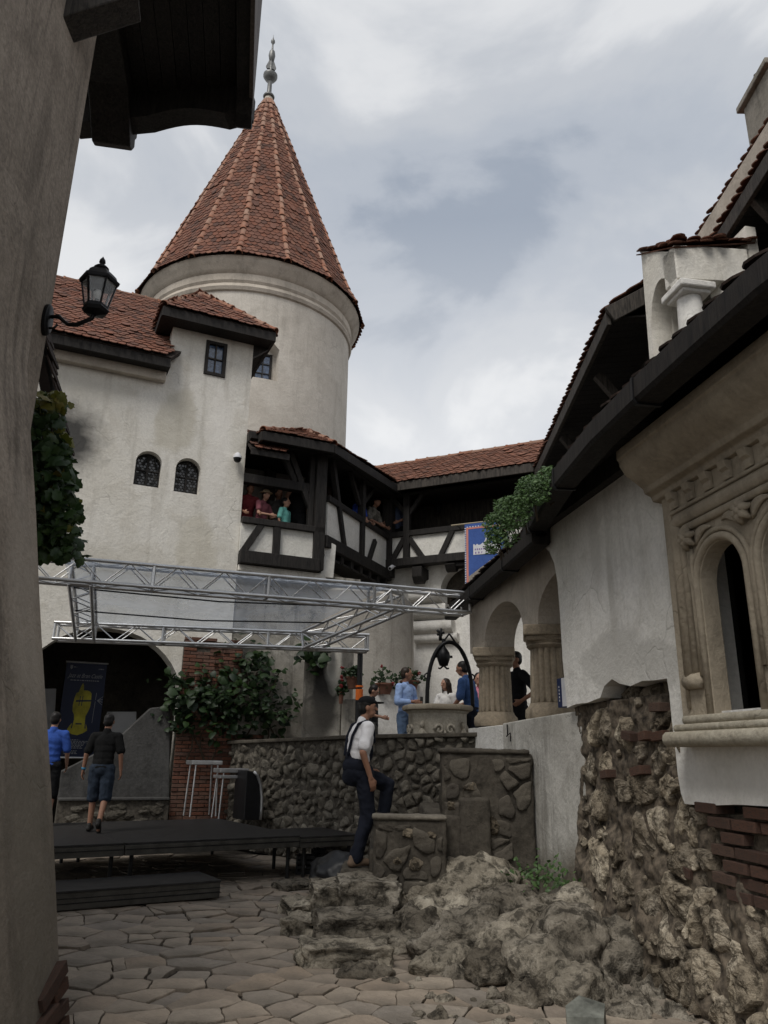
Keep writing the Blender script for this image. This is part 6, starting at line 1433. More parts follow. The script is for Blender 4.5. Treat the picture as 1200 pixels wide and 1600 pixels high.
def text(body, fr, s_, z_, o, size, mat, par, shear=0., wid=None):
    cu = bpy.data.curves.new('text', 'FONT'); cu.body = body; cu.size = size; cu.shear = shear; cu.align_x = 'LEFT'; to = bpy.data.objects.new('text', cu); TMP.collection.objects.link(to); TMP.view_layers[0].update()
    me = bpy.data.meshes.new_from_object(to.evaluated_get(TMP.view_layers[0].depsgraph)); bpy.data.objects.remove(to)
    w_ = max((v.co.x for v in me.vertices), default=1); k = (wid/w_) if wid else 1; me.materials.clear(); me.materials.append(mat)
    return link('lettering', me, par, basis(fr.u*k, Z, fr.n, fr.pt(s_, z_, o)))
text('Jazz at Bran Castle', FAC, *PP(.08, .165), PO+.005, .11, M['pale'], pos, .45, pw*.84)
def fine_print(u0, u1, v, h):
    b = MB(); u_ = u0
    while u_ < u1:
        l_ = random.uniform(.02, .07); b.slab([PP(u_, v), PP(min(u1, u_+l_), v), PP(min(u1, u_+l_), v+h), PP(u_, v+h)], FAC, PO+.004, PO+.003); u_ += l_+.018
    b.build('fine_print', M['pale'], pos)
fine_print(.14, .84, .19, .009); fine_print(.80, .93, .06, .010); fine_print(.18, .26, .05, .008)
for k, w_ in enumerate((.36, .62, .55, .5, .48, .44, .46, 0, .34, .32, .36)):
    if w_: fine_print(.18+random.uniform(0, .03), .18+w_, .815+.014*k, .007)
# ------------------------------------------------------------------ blue castle banner
bp0, bp1 = S3.sz(726, 822, .35), S3.sz(793, 815, .35); bz = S3.sz(735, 912, .35)[1]-.1
ban = thing('castle_banner', S3.pt(bp0[0], bz, .35), 'blue banner with white castle emblem and orange border on the gallery', 'banner')
BW = bp1[0]-bp0[0]; zt_ = bp0[1]+.04
def BP(u_, v_, o=0.): return S3.pt(bp0[0]+u_*BW, zt_-v_*(zt_-bz), .35+o+.035*math.sin(u_*5+v_*2)*v_)
def bpatch(pts_, o, mat, name, nu=1):
    b = MB(); tr = tessellate_polygon([[Vector((a, c, 0)) for a, c in pts_]]); b.add([BP(a, c, o) for a, c in pts_], [tuple(t) for t in tr]); return b.build(name, mat, ban)
b = MB(); n_ = 14; b.add([BP(i/n_, j/n_) for j in range(n_+1) for i in range(n_+1)], [(j*(n_+1)+i, j*(n_+1)+i+1, (j+1)*(n_+1)+i+1, (j+1)*(n_+1)+i) for j in range(n_) for i in range(n_)]); b.build('cloth', M['bannerblue'], ban, True)
def bstrip(u0, v0, u1, v1, o, mat, name): 
    k = 10
    pts_ = [(u0, v0+(v1-v0)*i/k) for i in range(k+1)]+[(u1, v1-(v1-v0)*i/k) for i in range(k+1)]; bpatch(pts_, o, mat, name)
for u0, u1 in ((.035, .085), (.915, .965)): bstrip(u0, .065, u1, .97, .006, M['bannerred'], 'border')
bstrip(.035, .06, .965, .085, .007, M['bannerred'], 'border')
for k in range(26):
    v_ = .06+k*.036
    for u0 in (.0, .97): bpatch([(u0, v_), (u0+.03, v_), (u0+.03, v_+.018), (u0, v_+.018)], .007, M['pale2'], 'border_dot')
for k in range(14): u_ = .05+k*.066; bpatch([(u_, .042), (u_+.03, .042), (u_+.03, .058), (u_, .058)], .007, M['pale2'], 'border_dot')
castle = [(.2, .50), (.2, .335), (.235, .335), (.235, .35), (.27, .35), (.27, .335), (.31, .335), (.31, .35), (.36, .35), (.40, .33), (.44, .315), (.47, .29), (.495, .245), (.5, .2), (.5, .185), (.62, .185), (.60, .2), (.62, .21), (.51, .21), (.515, .245), (.54, .29), (.58, .315), (.62, .33), (.66, .35), (.72, .35), (.72, .335), (.76, .335), (.76, .35), (.8, .35), (.8, .335), (.83, .335), (.83, .50)]
bpatch(castle, .006, M['pale2'], 'castle_emblem')
for k in range(12): u_ = .235+k*.048; bpatch([(u_, .405), (u_+.026, .405), (u_+.026, .43), (u_, .43)], .009, M['bannerviolet'], 'window_mark')
for k in range(8): u_ = .24+k*.072; bpatch([(u_, .455), (u_+.03, .455), (u_+.03, .485), (u_, .485)], .009, M['bannerviolet'], 'window_mark')
for k in range(4): u_ = .43+k*.045; bpatch([(u_, .325), (u_+.025, .325), (u_+.012, .345)], .009, M['bannerblue'], 'window_mark')
b = MB(); b.tube([S3.pt(bp0[0]-.35, zt_+.02, .33), S3.pt(bp1[0]+.1, zt_+.02, .33)], .018, 8); b.build('pole', M['brasspole'], ban)
b = MB(); b.tube([S3.pt(bp0[0]-.2, zt_+.0, .33), S3.pt(bp0[0]-.2, zt_-.02, .0)], .012, 6); b.tube([S3.pt(bp1[0], zt_+.0, .33), S3.pt(bp1[0], zt_-.02, .0)], .012, 6); b.build('bracket', M['iron'], ban)
# ------------------------------------------------------------------ cameras, bag, crates, box
c = FAC.px(371, 716, .14); t = thing('dome_camera', c, 'white dome security camera on the corner of the plaster house', 'camera'); b = MB(); b.lathe([(.03, .12), (.055, .1), (.085, .04), (.09, .0)], c, 18); b.beam(c+Z*.1, c+Z*.1-FAC.n*.14, .04, .04); b.build('housing', M['pale2'], t, angle=50)
b = MB(); b.lathe([(.08, .0), (.075, -.05), (.04, -.085), (0, -.09)], c, 18); b.build('dome', M['blackp'], t, True)
c = S3.px(611, 887, .35); t = thing('bullet_camera', c, 'small white bullet security camera under the gallery sill beam', 'camera'); b = MB(); v_ = Vector((-.35, -.8, -.45)).normalized(); b.tube([c-v_*.1, c+v_*.08, c+v_*.085], [.05, .05, .03], 12); b.build('housing', M['pale2'], t, angle=50)
b = MB(); b.beam(c-v_*.05, c-v_*.05-S3.n*.3+Z*.1, .03, .03); b.build('mount', M['pale2'], t); b = MB(); b.tube([c+v_*.085, c+v_*.09], .033, 10); b.build('lens', M['blackp'], t)
c = atz(530, 1352, .03); bm = bmesh.new(); bmesh.ops.create_icosphere(bm, subdivisions=4, radius=1)
for v in bm.verts:
    p = v.co; k = 1+.16*fbm(p*2.2, 4)+.09*(1-abs(noise.noise(p*5+Vector((3, 1, 0))))); v.co = Vector((p.x*.33*k, p.y*.3*k, max(-.02, p.z*.25*k+.2)))
me = bpy.data.meshes.new('rubbish_bag'); bm.to_mesh(me); bm.free(); me.polygons.foreach_set('use_smooth', [True]*len(me.polygons)); me.materials.append(M['bag'])
c = Vector((c.x, 10.3, 0)); c.x = aty(530, 1340, 10.3).x; o_ = link('rubbish_bag', me, None, Matrix.Translation(c)); tag(o_, 'shiny black rubbish bag on the ground beside the worker', 'bag')
for (x, y, lab, w_, h_) in ((478, 1363, 'black plastic crate on the paving left of the rubbish bag', .26, .24), (497, 1352, 'second black plastic crate half hidden by the front crate', .2, .26)):
    c = atz(x, y, .01); c.z = 0; t = thing('plastic_crate', c, lab, 'crate', 'black plastic crates'); b = MB()
    for z_ in (.0, .07, .14, .2): b.box(c+Vector((-w_/2, -.15, z_)), (w_, 0, 0), (0, .02, 0), (0, 0, .035)); b.box(c+Vector((-w_/2, .15, z_)), (w_, 0, 0), (0, .02, 0), (0, 0, .035)); b.box(c+Vector((-w_/2, -.13, z_)), (.02, 0, 0), (0, .28, 0), (0, 0, .035)); b.box(c+Vector((w_/2-.02, -.13, z_)), (.02, 0, 0), (0, .28, 0), (0, 0, .035))
    b.build('slats', M['blackp'], t); b = MB()
    for i in (-1, 1):
        for j in (-.14, .16): b.box(c+Vector((i*(w_/2-.012)-.014, j-.014, 0)), (.028, 0, 0), (0, .028, 0), (0, 0, h_))
    b.build('corner_posts', M['blackp'], t); b = MB(); b.box(c+Vector((-w_/2+.01, -.14, .01)), (w_-.02, 0, 0), (0, .3, 0), (0, 0, .015)); b.build('bottom', M['blackp'], t)
    b = MB(); b.box(c+Vector((-.02, -.1535, .09)), (.025, 0, 0), (0, .003, 0), (0, 0, .03)); b.build('mark', M['pale2'], t)
c = RW.px(872, 1106, -.12); t = thing('blue_box', c, 'dark blue cardboard box with a white side on the parapet by the column', 'box'); q = c; b = MB(); b.box(q, RW.u*.28, -RW.n*.2, Z*.3); b.build('carton', M['boxblue'], t, bevel=.004)
b = MB(); b.box(q+RW.u*.13+RW.n*.003+Z*.005, RW.u*.145, RW.n*.001, Z*.29); b.build('white_panel', M['pale2'], t)
b = MB()
for k in range(5): b.box(q+RW.u*.05+RW.n*.003+Z*(.06+.035*k), RW.u*.02, RW.n*.001, Z*.02)
b.build('printed_mark', M['pale2'], t)
b = MB(); hk = RW.px(793, 1148, -.06); b.tube([hk+Z*.12, hk+Z*.0, hk+RW.u*.05+RW.n*.03-Z*.02, hk+RW.u*.1+Z*.02, hk+RW.u*.1-Z*.08], .008, 6); tag(b.build('wall_hook', M['iron']), 'thin bent iron hook on the white parapet end', 'hook')
# ------------------------------------------------------------------ people
def _capsule(b, p, q, ra, rb, n=12):
    p, q = Vector(p), Vector(q); d = q-p
    if d.length < 1e-5: d = Vector((0, 0, 1e-4))
    L_ = d.length; d.normalize(); pts = []; rs = []
    for i in range(4): a = math.pi/2*(i/4); pts.append(p-d*ra*math.cos(a)); rs.append(max(1e-4, ra*math.sin(a)))
    for i in range(5): t = i/4; pts.append(p.lerp(q, t)); rs.append(ra+(rb-ra)*t)
    for i in range(1, 5): a = math.pi/2*(i/4); pts.append(q+d*rb*math.sin(a)); rs.append(max(1e-4, rb*math.cos(a)))
    b.tube(pts, rs, n)
def _ell(b, c, r, rot=None, n=16, m=10):
    c = Vector(c); vs = []; fs = []
    for i in range(m+1):
        t = math.pi*i/m
        for j in range(n):
            a = 2*math.pi*j/n; v = Vector((r[0]*math.sin(t)*math.cos(a), r[1]*math.sin(t)*math.sin(a), r[2]*math.cos(t)))
            if i in (0, m): v += Vector((math.cos(a), math.sin(a), 0))*1e-4
            vs.append(c+(rot @ v if rot else v))
    for i in range(m):
        for j in range(n): fs.append((i*n+j, (i+1)*n+j, (i+1)*n+(j+1) % n, i*n+(j+1) % n))
    fs.append(tuple(range(n))); fs.append(tuple(m*n+j for j in reversed(range(n)))); b.add(vs, fs)
TOBJ = {}
def remesh(b, vox, smooth=3, fold=0., seed=0.):
    me = b.mesh('tmp', fix=True); o = TOBJ.setdefault('o', None)
    if o is None:
        o = TOBJ['o'] = bpy.data.objects.new('tmp', me); TMP.collection.objects.link(o); r = o.modifiers.new('r', 'REMESH'); r.mode = 'VOXEL'; r.use_smooth_shade = True; s_ = o.modifiers.new('s', 'SMOOTH'); s_.factor = .5
    o.data = me; o.modifiers['r'].voxel_size = vox; o.modifiers['s'].iterations = smooth; o.modifiers['s'].show_viewport = smooth > 0
    TMP.view_layers[0].update(); dg = TMP.view_layers[0].depsgraph; m2 = bpy.data.meshes.new_from_object(o.evaluated_get(dg)); TOBJ.setdefault('m', []).append(me)
    if fold:
        nm = [v.normal.copy() for v in m2.vertices]; cs_ = []
        for v, nn in zip(m2.vertices, nm):
            q = v.co; k = fbm((q.x*9+seed, q.y*9, q.z*5.5), 3)+.6*(1-2*abs(noise.noise(Vector((q.x*7, q.y*7+seed, q.z*11+q.x*6))))); cs_ += list(q+nn*k*fold)
        m2.vertices.foreach_set('co', cs_); m2.update()
    m2.polygons.foreach_set('use_smooth', [True]*len(m2.polygons)); return m2
def V(*a): return Vector(a)
def person(label, pos, head_deg, H, fit, pose=None, vox=.014, group=None):
    P = dict(lean=0., yaw=0., nod=0., twist=0., shL=V(-.185, 0, 1.40), shR=V(.185, 0, 1.40), elL=V(-.235, -.02, 1.12), elR=V(.235, -.02, 1.12), wrL=V(-.235, .06, .88), wrR=V(.235, .06, .88), hipL=V(-.09, 0, .91), hipR=V(.09, 0, .91), knL=V(-.10, .02, .49), knR=V(.10, .02, .49), anL=V(-.10, -.02, .075), anR=V(.10, -.02, .075), ftL=None, ftR=None, child=0., curl=.5)
    P.update(pose or {}); k = H/1.755
    t = thing('person', pos, label, 'person', group); t.rotation_euler = (0, 0, -R(head_deg))
    t.scale = (1, 1, 1); ch = P['child']
    piv = V(0, 0, .95); LM = Matrix.Translation(piv) @ Matrix.Rotation(-R(P['lean']), 4, 'X') @ Matrix.Rotation(-R(P['twist']), 4, 'Z') @ Matrix.Translation(-piv)
    up = lambda v: LM @ v
    sk = {n: (up(P[n]) if n[:2] in ('sh',) else P[n]) for n in P if isinstance(P[n], Vector)}
    if 'abs' not in P:
        for n in ('elL', 'elR', 'wrL', 'wrR'): sk[n] = up(P[n])
    hc = up(V(0, .02, 1.635)); hs = 1+.18*ch
    HR = Matrix.Rotation(-R(P['lean']*.6), 3, 'X') @ Matrix.Rotation(-R(P['yaw']), 3, 'Z') @ Matrix.Rotation(-R(P['nod']), 3, 'X')
    hp = lambda x, y, z: hc+HR @ V(x*hs, y*hs, z*hs)
    S_ = lambda v: v*k
    loc = Matrix.Translation(pos) @ Matrix.Rotation(-R(head_deg), 4, 'Z') @ Matrix.Scale(k, 4)
    def emit(name, b, mat, vx, sm=3, fold=0.):
        me = remesh(b, vx, sm, fold, pos[0]*3+pos[1]); me.materials.clear(); me.materials.append(mat); return link(name, me, t, loc)
    slim = P.get('slim', 1.); tw = P.get('bulk', 1.)
    # body
    b = MB(); _ell(b, hp(0, 0, .012), (.074*hs, .093*hs, .108*hs), HR); _ell(b, hp(0, .025, -.055), (.054*hs, .062*hs, .06*hs), HR)
    _capsule(b, hp(0, .09, .01), hp(0, .108, -.022), .010*hs, .015*hs)
    for s_ in (-1, 1): _ell(b, hp(s_*.076, -.005, -.01), (.012*hs, .022*hs, .032*hs), HR); _ell(b, hp(s_*.03, .078, .03), (.022*hs, .014*hs, .009*hs), HR)
    _ell(b, hp(0, .086, -.052), (.022*hs, .012*hs, .007*hs), HR)
    _capsule(b, up(V(0, -.015, 1.42)), hp(0, -.015, -.07), .056*slim, .05*slim)
    _ell(b, up(V(0, 0, 1.27)), (.155*slim*tw, .10*tw, .19)); _ell(b, up(V(0, 0, 1.08)), (.14*slim*tw, .10*tw, .17)); _ell(b, V(0, 0, .93), (.155*slim*tw, .105*tw, .12))
    for s_ in 'LR':
        _capsule(b, up(V(0, 0, 1.41)), sk['sh'+s_], .055, .05); _capsule(b, sk['sh'+s_], sk['el'+s_], .05*slim, .037*slim); _capsule(b, sk['el'+s_], sk['wr'+s_], .039*slim, .026*slim)
        d = (sk['wr'+s_]-sk['el'+s_]).normalized(); w0 = sk['wr'+s_]; inw = V(1, 0, 0) if s_ == 'L' else V(-1, 0, 0)
        n_ = (inw-d*inw.dot(d)); n_ = n_.normalized() if n_.length > .2 else V(0, 0, -1); lat = d.cross(n_).normalized()
        lat = lat if lat.y >= -.01 else -lat
        _ell(b, w0+d*.05, (.02, .02, .02)); 
        for q in (-1, 0, 1): _capsule(b, w0+d*.01+lat*q*.016, w0+d*.082+lat*q*.024, .017, .0145)
        for i, q in enumerate((-1.5, -.5, .5, 1.5)):
            L_ = (.058, .070, .074, .064)[i]; f0 = w0+d*.088+lat*q*.0185; c_ = P['curl']; f1 = f0+(d*(1-.3*c_)+n_*c_*.6).normalized()*L_*.55; f2 = f1+(d*(1-1.0*c_)+n_*c_*1.3).normalized()*L_*.5
            _capsule(b, f0, f1, .0092, .0085, 8); _capsule(b, f1, f2, .0085, .0075, 8)
        h0 = w0+d*.025+lat*.028; h1 = h0+(d*.7+lat*.6+n_*.3).normalized()*.04; h2 = h1+(d*.9+n_*.4+lat*.1).normalized()*.034; _capsule(b, h0, h1, .0125, .0105, 8); _capsule(b, h1, h2, .0105, .009, 8)
        _capsule(b, sk['hip'+s_], sk['kn'+s_], .085*slim*tw, .052*slim); _capsule(b, sk['kn'+s_], sk['an'+s_], .053*slim, .036*slim)
        f_ = P['ft'+s_] or V(0, .15, -.03); _capsule(b, sk['an'+s_]+V(0, -.03, -.03), sk['an'+s_]+f_, .035, .03)
    emit('body', b, fit.get('skin', M['skin']), vox*.72 if vox < .013 else vox*.85, 2)
    # shirt
    if 'shirt' in fit:
        b = MB(); e = .020; sl = fit.get('sleeve', .55)
        _ell(b, up(V(0, 0, 1.29)), (.158*slim*tw+e*.8, .10*tw+e*.8, .17)); _ell(b, up(V(0, 0, 1.19)), (.15*slim*tw+e*.8, .10*tw+e*.8, .16)); _ell(b, up(V(0, 0, 1.09)), (.142*slim*tw+e*.8, .10*tw+e*.8, .15))
        if not fit.get('tuck'): _ell(b, up(V(0, 0, 1.0)), (.146*slim*tw+e*.8, .104*tw+e*.8, .12)); _ell(b, V(0, 0, .93), (.156*slim*tw+e*.8, .11*tw+e*.8, .09))
        for s_ in 'LR':
            if sl > 0: _capsule(b, up(V(0, 0, 1.405)), sk['sh'+s_], .06+e*.6, .056+e*.5)
            else: _capsule(b, up(V(0, 0, 1.38)), up(V(-.11 if s_ == 'L' else .11, 0, 1.39)), .06, .045)
            if 0 < sl <= 1: _capsule(b, sk['sh'+s_], sk['sh'+s_].lerp(sk['el'+s_], sl), .05+e*.8, .052+e*.7)
            elif sl > 1: _capsule(b, sk['sh'+s_], sk['el'+s_], .05+e*.8, .04+e*.8); _capsule(b, sk['el'+s_], sk['el'+s_].lerp(sk['wr'+s_], sl-1), .042+e*.7, .032+e*.5)
        _capsule(b, up(V(0, -.012, 1.43)), up(V(0, -.008, 1.475)), .066, .062)
        emit('shirt', b, fit['shirt'], vox*.8, 2, .0085)
    if 'trousers' in fit:
        b = MB(); e = .022; ln = fit.get('leg', 2.)
        _ell(b, V(0, 0, .93), (.16*slim*tw+e*.6, .11*tw+e*.6, .12)); _ell(b, V(0, -.03, .9), (.14*slim*tw, .1*tw, .11))
        for s_ in 'LR':
            if ln <= 1: _capsule(b, sk['hip'+s_], sk['hip'+s_].lerp(sk['kn'+s_], ln), .09*slim*tw+e*.7, .075*slim+e*.8)
            else: _capsule(b, sk['hip'+s_], sk['kn'+s_], .09*slim*tw+e*.6, .06*slim+e*.7); _capsule(b, sk['kn'+s_], sk['kn'+s_].lerp(sk['an'+s_], (ln-1)*.94), .06*slim+e*.7, .048*slim+e*.9)
        emit('trousers', b, fit['trousers'], vox*.8, 2, .010)
    if 'shoe' in fit:
        for s_ in 'LR':
            b = MB(); f_ = P['ft'+s_] or V(0, .15, -.03); a_ = sk['an'+s_]; _capsule(b, a_+V(0, -.045, -.03), a_+f_*.6, .043, .042); _capsule(b, a_+f_*.5, a_+f_, .042, .037); _capsule(b, a_+V(0, -.03, .015), a_+V(0, -.03, -.02), .042, .045)
            emit('shoe', b, fit['shoe'], .011, 2)
    hm = fit.get('hairmat', M['hair'])
    if fit.get('hair', 1):
        b = MB(); _ell(b, hp(0, -.018, .038), (.083*hs, .092*hs, .088*hs), HR); _ell(b, hp(0, -.045, -.005), (.078*hs, .062*hs, .085*hs), HR)
        if fit.get('long'):
            for s_ in (-1, 0, 1): _capsule(b, hp(s_*.055, -.045, .0), hp(s_*.075, -.06-.02*(s_ == 0), -.22*fit['long']), .05, .035)
            for s_ in (-1, 1): _capsule(b, hp(s_*.068, .02, .03), hp(s_*.075, -.0, -.19*fit['long']), .024, .024)
        emit('hair', b, hm, .010, 1, .004)
    if 'cap' in fit:
        b = MB(); _ell(b, hp(0, -.008, .062), (.088*hs, .102*hs, .068*hs), HR); _ell(b, hp(0, .12, .052), (.065*hs, .075*hs, .012), HR); emit('cap', b, fit['cap'], .009, 2)
    if 'hat' in fit:
        b = MB(); _ell(b, hp(0, -.005, .085), (.085, .095, .07), HR); _ell(b, hp(0, 0, .06), (.15, .16, .016), HR); ho = emit('hat', b, fit['hat'], .009, 1)
        b = MB(); _ell(b, hp(0, -.005, .078), (.089, .099, .022), HR); me = emit('hat_band', b, M['hair'], .009, 0)
    if fit.get('eyes', 1):
        for s_ in (-1, 1):
            b = MB(); _ell(b, hp(s_*.031, .085, .012), (.011*hs, .006*hs, .006*hs), HR, 8, 6); me = b.mesh('eye', True, True); me.materials.append(M['hair']); link('eye', me, t, loc)
        b = MB(); _ell(b, hp(0, .094, -.053), (.024*hs, .006*hs, .0035*hs), HR, 10, 6); me = b.mesh('mouth', True, True); me.materials.append(M['lip']); link('mouth', me, t, loc)
    t['_k'] = k
    del t['_k']
    return t, loc, sk, up
C_ = {}
def CL(n, c, v=.15):
    if n not in C_: C_[n] = cloth(n, c, v)
    return C_[n]
jeans = CL('blue_jeans', (.10, .15, .24), .3); navy = CL('navy_cloth', (.012, .014, .022), .3); black = CL('black_cloth', (.010, .010, .011), .25); shoe = simple('dark_shoe', (.02, .018, .016), .6); tan = simple('tan_shoe', (.16, .11, .075), .7)
# the worker on the steps
wp = aty(552, 1352, 9.05); wp.z = .46
bend = dict(lean=9, yaw=22, nod=-6, twist=6, hipL=V(-.09, .06, .92), hipR=V(.09, .06, .92), knR=V(.12, .10, .5), anR=V(.12, -.04, .075), knL=V(-.12, .47, .80), anL=V(-.12, .40, .42), elR=V(.27, -.05, 1.13), wrR=V(.25, .09, .89), elL=V(-.25, .06, 1.14), wrL=V(-.22, .25, 1.0), curl=.6, bulk=1.06)
t, loc, sk, up = person('worker in white polo shirt, navy overalls and dark cap climbing the stone steps', wp, 62, 1.80, dict(skin=M['skin2'], shirt=CL('white_polo', (.66, .65, .66), .06), sleeve=.75, trousers=navy, leg=2., shoe=tan, cap=black, tuck=1), bend, .0105)
b = MB()
def strap(b, pts, w_=.04):
    for a_, c_ in zip(pts, pts[1:]): _capsule(b, a_, c_, w_*.5, w_*.5, 8)
U = up
for s_ in (-1, 1): strap(b, [U(V(s_*.05, -.135, 1.1)), U(V(s_*.085, -.13, 1.3)), U(V(s_*.105, -.09, 1.43)), U(V(s_*.11, .0, 1.48)), U(V(s_*.1, .09, 1.42)), U(V(s_*.08, .135, 1.28))], .034)
me = remesh(b, .008, 1); me.materials.clear(); me.materials.append(navy); link('overall_straps', me, t, loc)
b = MB(); _ell(b, U(V(0, .065, 1.17)), (.135, .085, .15)); _ell(b, U(V(0, 0, 1.0)), (.19, .145, .12)); _ell(b, V(0, .02, .92), (.185, .14, .1)); _ell(b, U(V(0, -.05, 1.08)), (.10, .085, .10)); me = remesh(b, .010, 2, .004); me.materials.clear(); me.materials.append(navy); link('overall_bib', me, t, loc)
# boys on the stage
bp = atz(148, 1300, SZ); hz_ = aty(162, 1114, bp.y).z
t, loc, sk, up = person('boy in black t-shirt and dark denim shorts walking away across the stage', bp, -6, hz_-SZ, dict(shirt=CL('black_tee', (.012, .012, .012), .2), sleeve=.8, trousers=CL('dark_denim', (.028, .038, .055), .45), leg=.98, shoe=shoe, skin=M['skin2'], eyes=0), dict(lean=6, knR=V(.10, -.02, .49), anR=V(.10, -.24, .16), ftR=V(0, .04, -.14), knL=V(-.10, .06, .5), anL=V(-.10, .05, .075), elL=V(-.26, -.03, 1.13), wrL=V(-.29, .03, .90), elR=V(.26, -.03, 1.13), wrR=V(.28, .02, .90), slim=1.02), .0115)
b = MB(); d_ = (sk['wrL']-sk['elL']).normalized(); b.tube([sk['wrL']-d_*.035, sk['wrL']-d_*.005], .034, 12); me = b.mesh('watch', True, True); me.materials.append(CL('watch_blue', (.06, .22, .36))); link('watch', me, t, loc)
bq = aty(76, 1200, 12.0); bq.z = SZ; hz_ = aty(76, 1112, 12.).z
person('boy in blue t-shirt half hidden by the near wall, on the stage', bq, -8, hz_-SZ, dict(shirt=CL('blue_tee', (.035, .085, .33), .2), sleeve=.85, trousers=black, leg=1., shoe=shoe, eyes=0), dict(elR=V(.25, .02, 1.13), wrR=V(.24, .13, .93)), .013)
# people on the terrace
def terr(x, yh, Y, label, deg, fit, pose=None, z=TZ, vx=.013):
    p_ = aty(x, yh, Y); H = p_.z-z; q = V(p_.x, p_.y, z); return person(label, q, deg, H, fit, pose, vx)
t, loc, sk, up = terr(634, 1043, 14.0, 'man in light blue shirt and jeans beside the well looking at his phone hand', 128, dict(skin=M['skin2'], shirt=CL('light_blue_shirt', (.30, .42, .68), .12), sleeve=1.7, trousers=jeans, shoe=shoe, hairmat=M['hair2']), dict(yaw=-38, elR=V(.27, .02, 1.14), wrR=V(.10, .25, 1.15), elL=V(-.27, .02, 1.14), wrL=V(-.08, .27, 1.13), curl=.8), vx=.0115)
b = MB(); b.cbox((.0, .345, 1.17), .07, .012, .13); me = b.mesh('phone', False, True); me.materials.append(M['blackp']); o_ = link('phone', me, None, loc); tag(o_, 'dark phone held by the man in the light blue shirt', 'phone')
terr(583, 1071, 14.3, 'boy in dark tank top with head bowed by the stand on the terrace', 105, dict(shirt=CL('dark_tank', (.03, .03, .032), .3), sleeve=0, trousers=CL('camo_shorts', (.09, .09, .08), .6), leg=1., shoe=shoe, hairmat=M['hair']), dict(nod=26, yaw=-10, child=.6, elR=V(.22, .02, 1.13), wrR=V(.13, .24, 1.08), elL=V(-.22, .02, 1.13), wrL=V(-.13, .24, 1.08), slim=.92))
terr(697, 1060, 13.95, 'woman with long dark hair and white t-shirt behind the well', 222, dict(shirt=CL('white_tee', (.68, .66, .63), .06), sleeve=.6, trousers=jeans, shoe=shoe, hairmat=M['hair2'], long=1.25), dict(yaw=14, nod=4, elR=V(.22, .1, 1.14), wrR=V(.2, .32, 1.12), slim=.9))
terr(738, 1030, 13.6, 'man in blue shirt leaning by the well, half behind the fluted column', 300, dict(skin=M['skin2'], shirt=CL('blue_polo', (.05, .10, .24), .2), sleeve=.9, trousers=navy, shoe=shoe), dict(lean=14, elR=V(.25, .04, 1.13), wrR=V(.2, .28, 1.12), elL=V(-.27, .06, 1.14), wrL=V(-.15, .3, 1.05)))
terr(748, 1052, 14.3, 'child in pink top peeking out behind the fluted column', 180, dict(shirt=CL('pink_top', (.55, .20, .26), .12), sleeve=.7, trousers=CL('pink_bottoms', (.45, .2, .22)), leg=2, shoe=shoe), dict(child=.5, slim=.9))
t, loc, sk, up = terr(806, 1018, 12.6, 'man in black t-shirt standing behind the arcade with hand on hip', 250, dict(skin=M['skin2'], shirt=CL('black_shirt', (.012, .012, .014), .2), sleeve=.75, trousers=black, shoe=shoe), dict(elL=V(-.40, -.1, 1.16), wrL=V(-.21, .06, 1.02), elR=V(.3, .0, 1.14), wrR=V(.2, .14, 1.0), bulk=1.08))
# visitors in the gallery
def galp(fr, x, yh, o, zf, label, deg, fit, pose=None, fy=None):
    p_ = fr.px(x, yh, o); H = p_.z-zf; q = V(p_.x, p_.y, zf); return person(label, q, deg, H, fit, pose, .015, 'visitors in the gallery')
F1z, F2z, F3z = zb+.12, zb2+.03, zb3+.02
lean_ = dict(lean=16, elL=V(-.26, .12, 1.15), wrL=V(-.2, .36, 1.1), elR=V(.26, .12, 1.15), wrR=V(.18, .36, 1.1))
galp(FAC, 387, 757, -.42, F1z, 'man in maroon t-shirt at the far left of the gallery rail', 150, dict(skin=M['skin2'], shirt=CL('maroon_tee', (.13, .022, .025)), sleeve=.8, trousers=navy), lean_)
galp(FAC, 409, 767, -.35, F1z, 'woman in straw hat and dusky red top at the gallery rail', 118, dict(shirt=CL('dusky_top', (.20, .07, .085)), sleeve=.6, trousers=navy, hat=CL('straw_hat', (.34, .26, .17)), hairmat=M['hair2']), dict(lean=10, elL=V(-.25, .12, 1.13), wrL=V(-.1, .34, 1.14), elR=V(.26, .12, 1.13), wrR=V(.1, .34, 1.14)))
galp(FAC, 436, 764, -.8, F1z, 'man in grey t-shirt standing behind the child in the gallery', 150, dict(skin=M['skin2'], shirt=CL('grey_tee', (.10, .095, .09)), sleeve=.8, trousers=navy), {})
galp(FAC, 446, 779, -.28, F1z, 'small boy in turquoise t-shirt leaning at the gallery rail', 112, dict(shirt=CL('turquoise_tee', (.18, .50, .44)), sleeve=.7, trousers=navy), dict(child=.9, yaw=-8, slim=.9))
galp(FAC, 467, 742, -.5, F1z, 'person in black tank top with a bag, back to the gallery rail', 20, dict(skin=M['skin2'], shirt=black, sleeve=0, trousers=black, eyes=0), dict(elR=V(.3, .05, 1.14)))
galp(FAC, 484, 744, -.75, F1z, 'person in dark t-shirt beside the gallery corner post', 90, dict(shirt=CL('dark_tee', (.02, .022, .026)), sleeve=.7, trousers=black), {})
galp(S2, 497, 733, -1.1, F2z-.25, 'dark-haired person looking out from the shaded upper gallery stairs', 165, dict(shirt=CL('brown_tee', (.06, .04, .035)), trousers=black, skin=M['skin2']), {})
galp(S2, 556, 774, -.3, F2z, 'woman in bright blue top leaning over the gallery rail', 125, dict(shirt=CL('bright_blue_top', (.03, .07, .36)), sleeve=.5, trousers=black, hairmat=M['hair2'], long=.6), lean_)
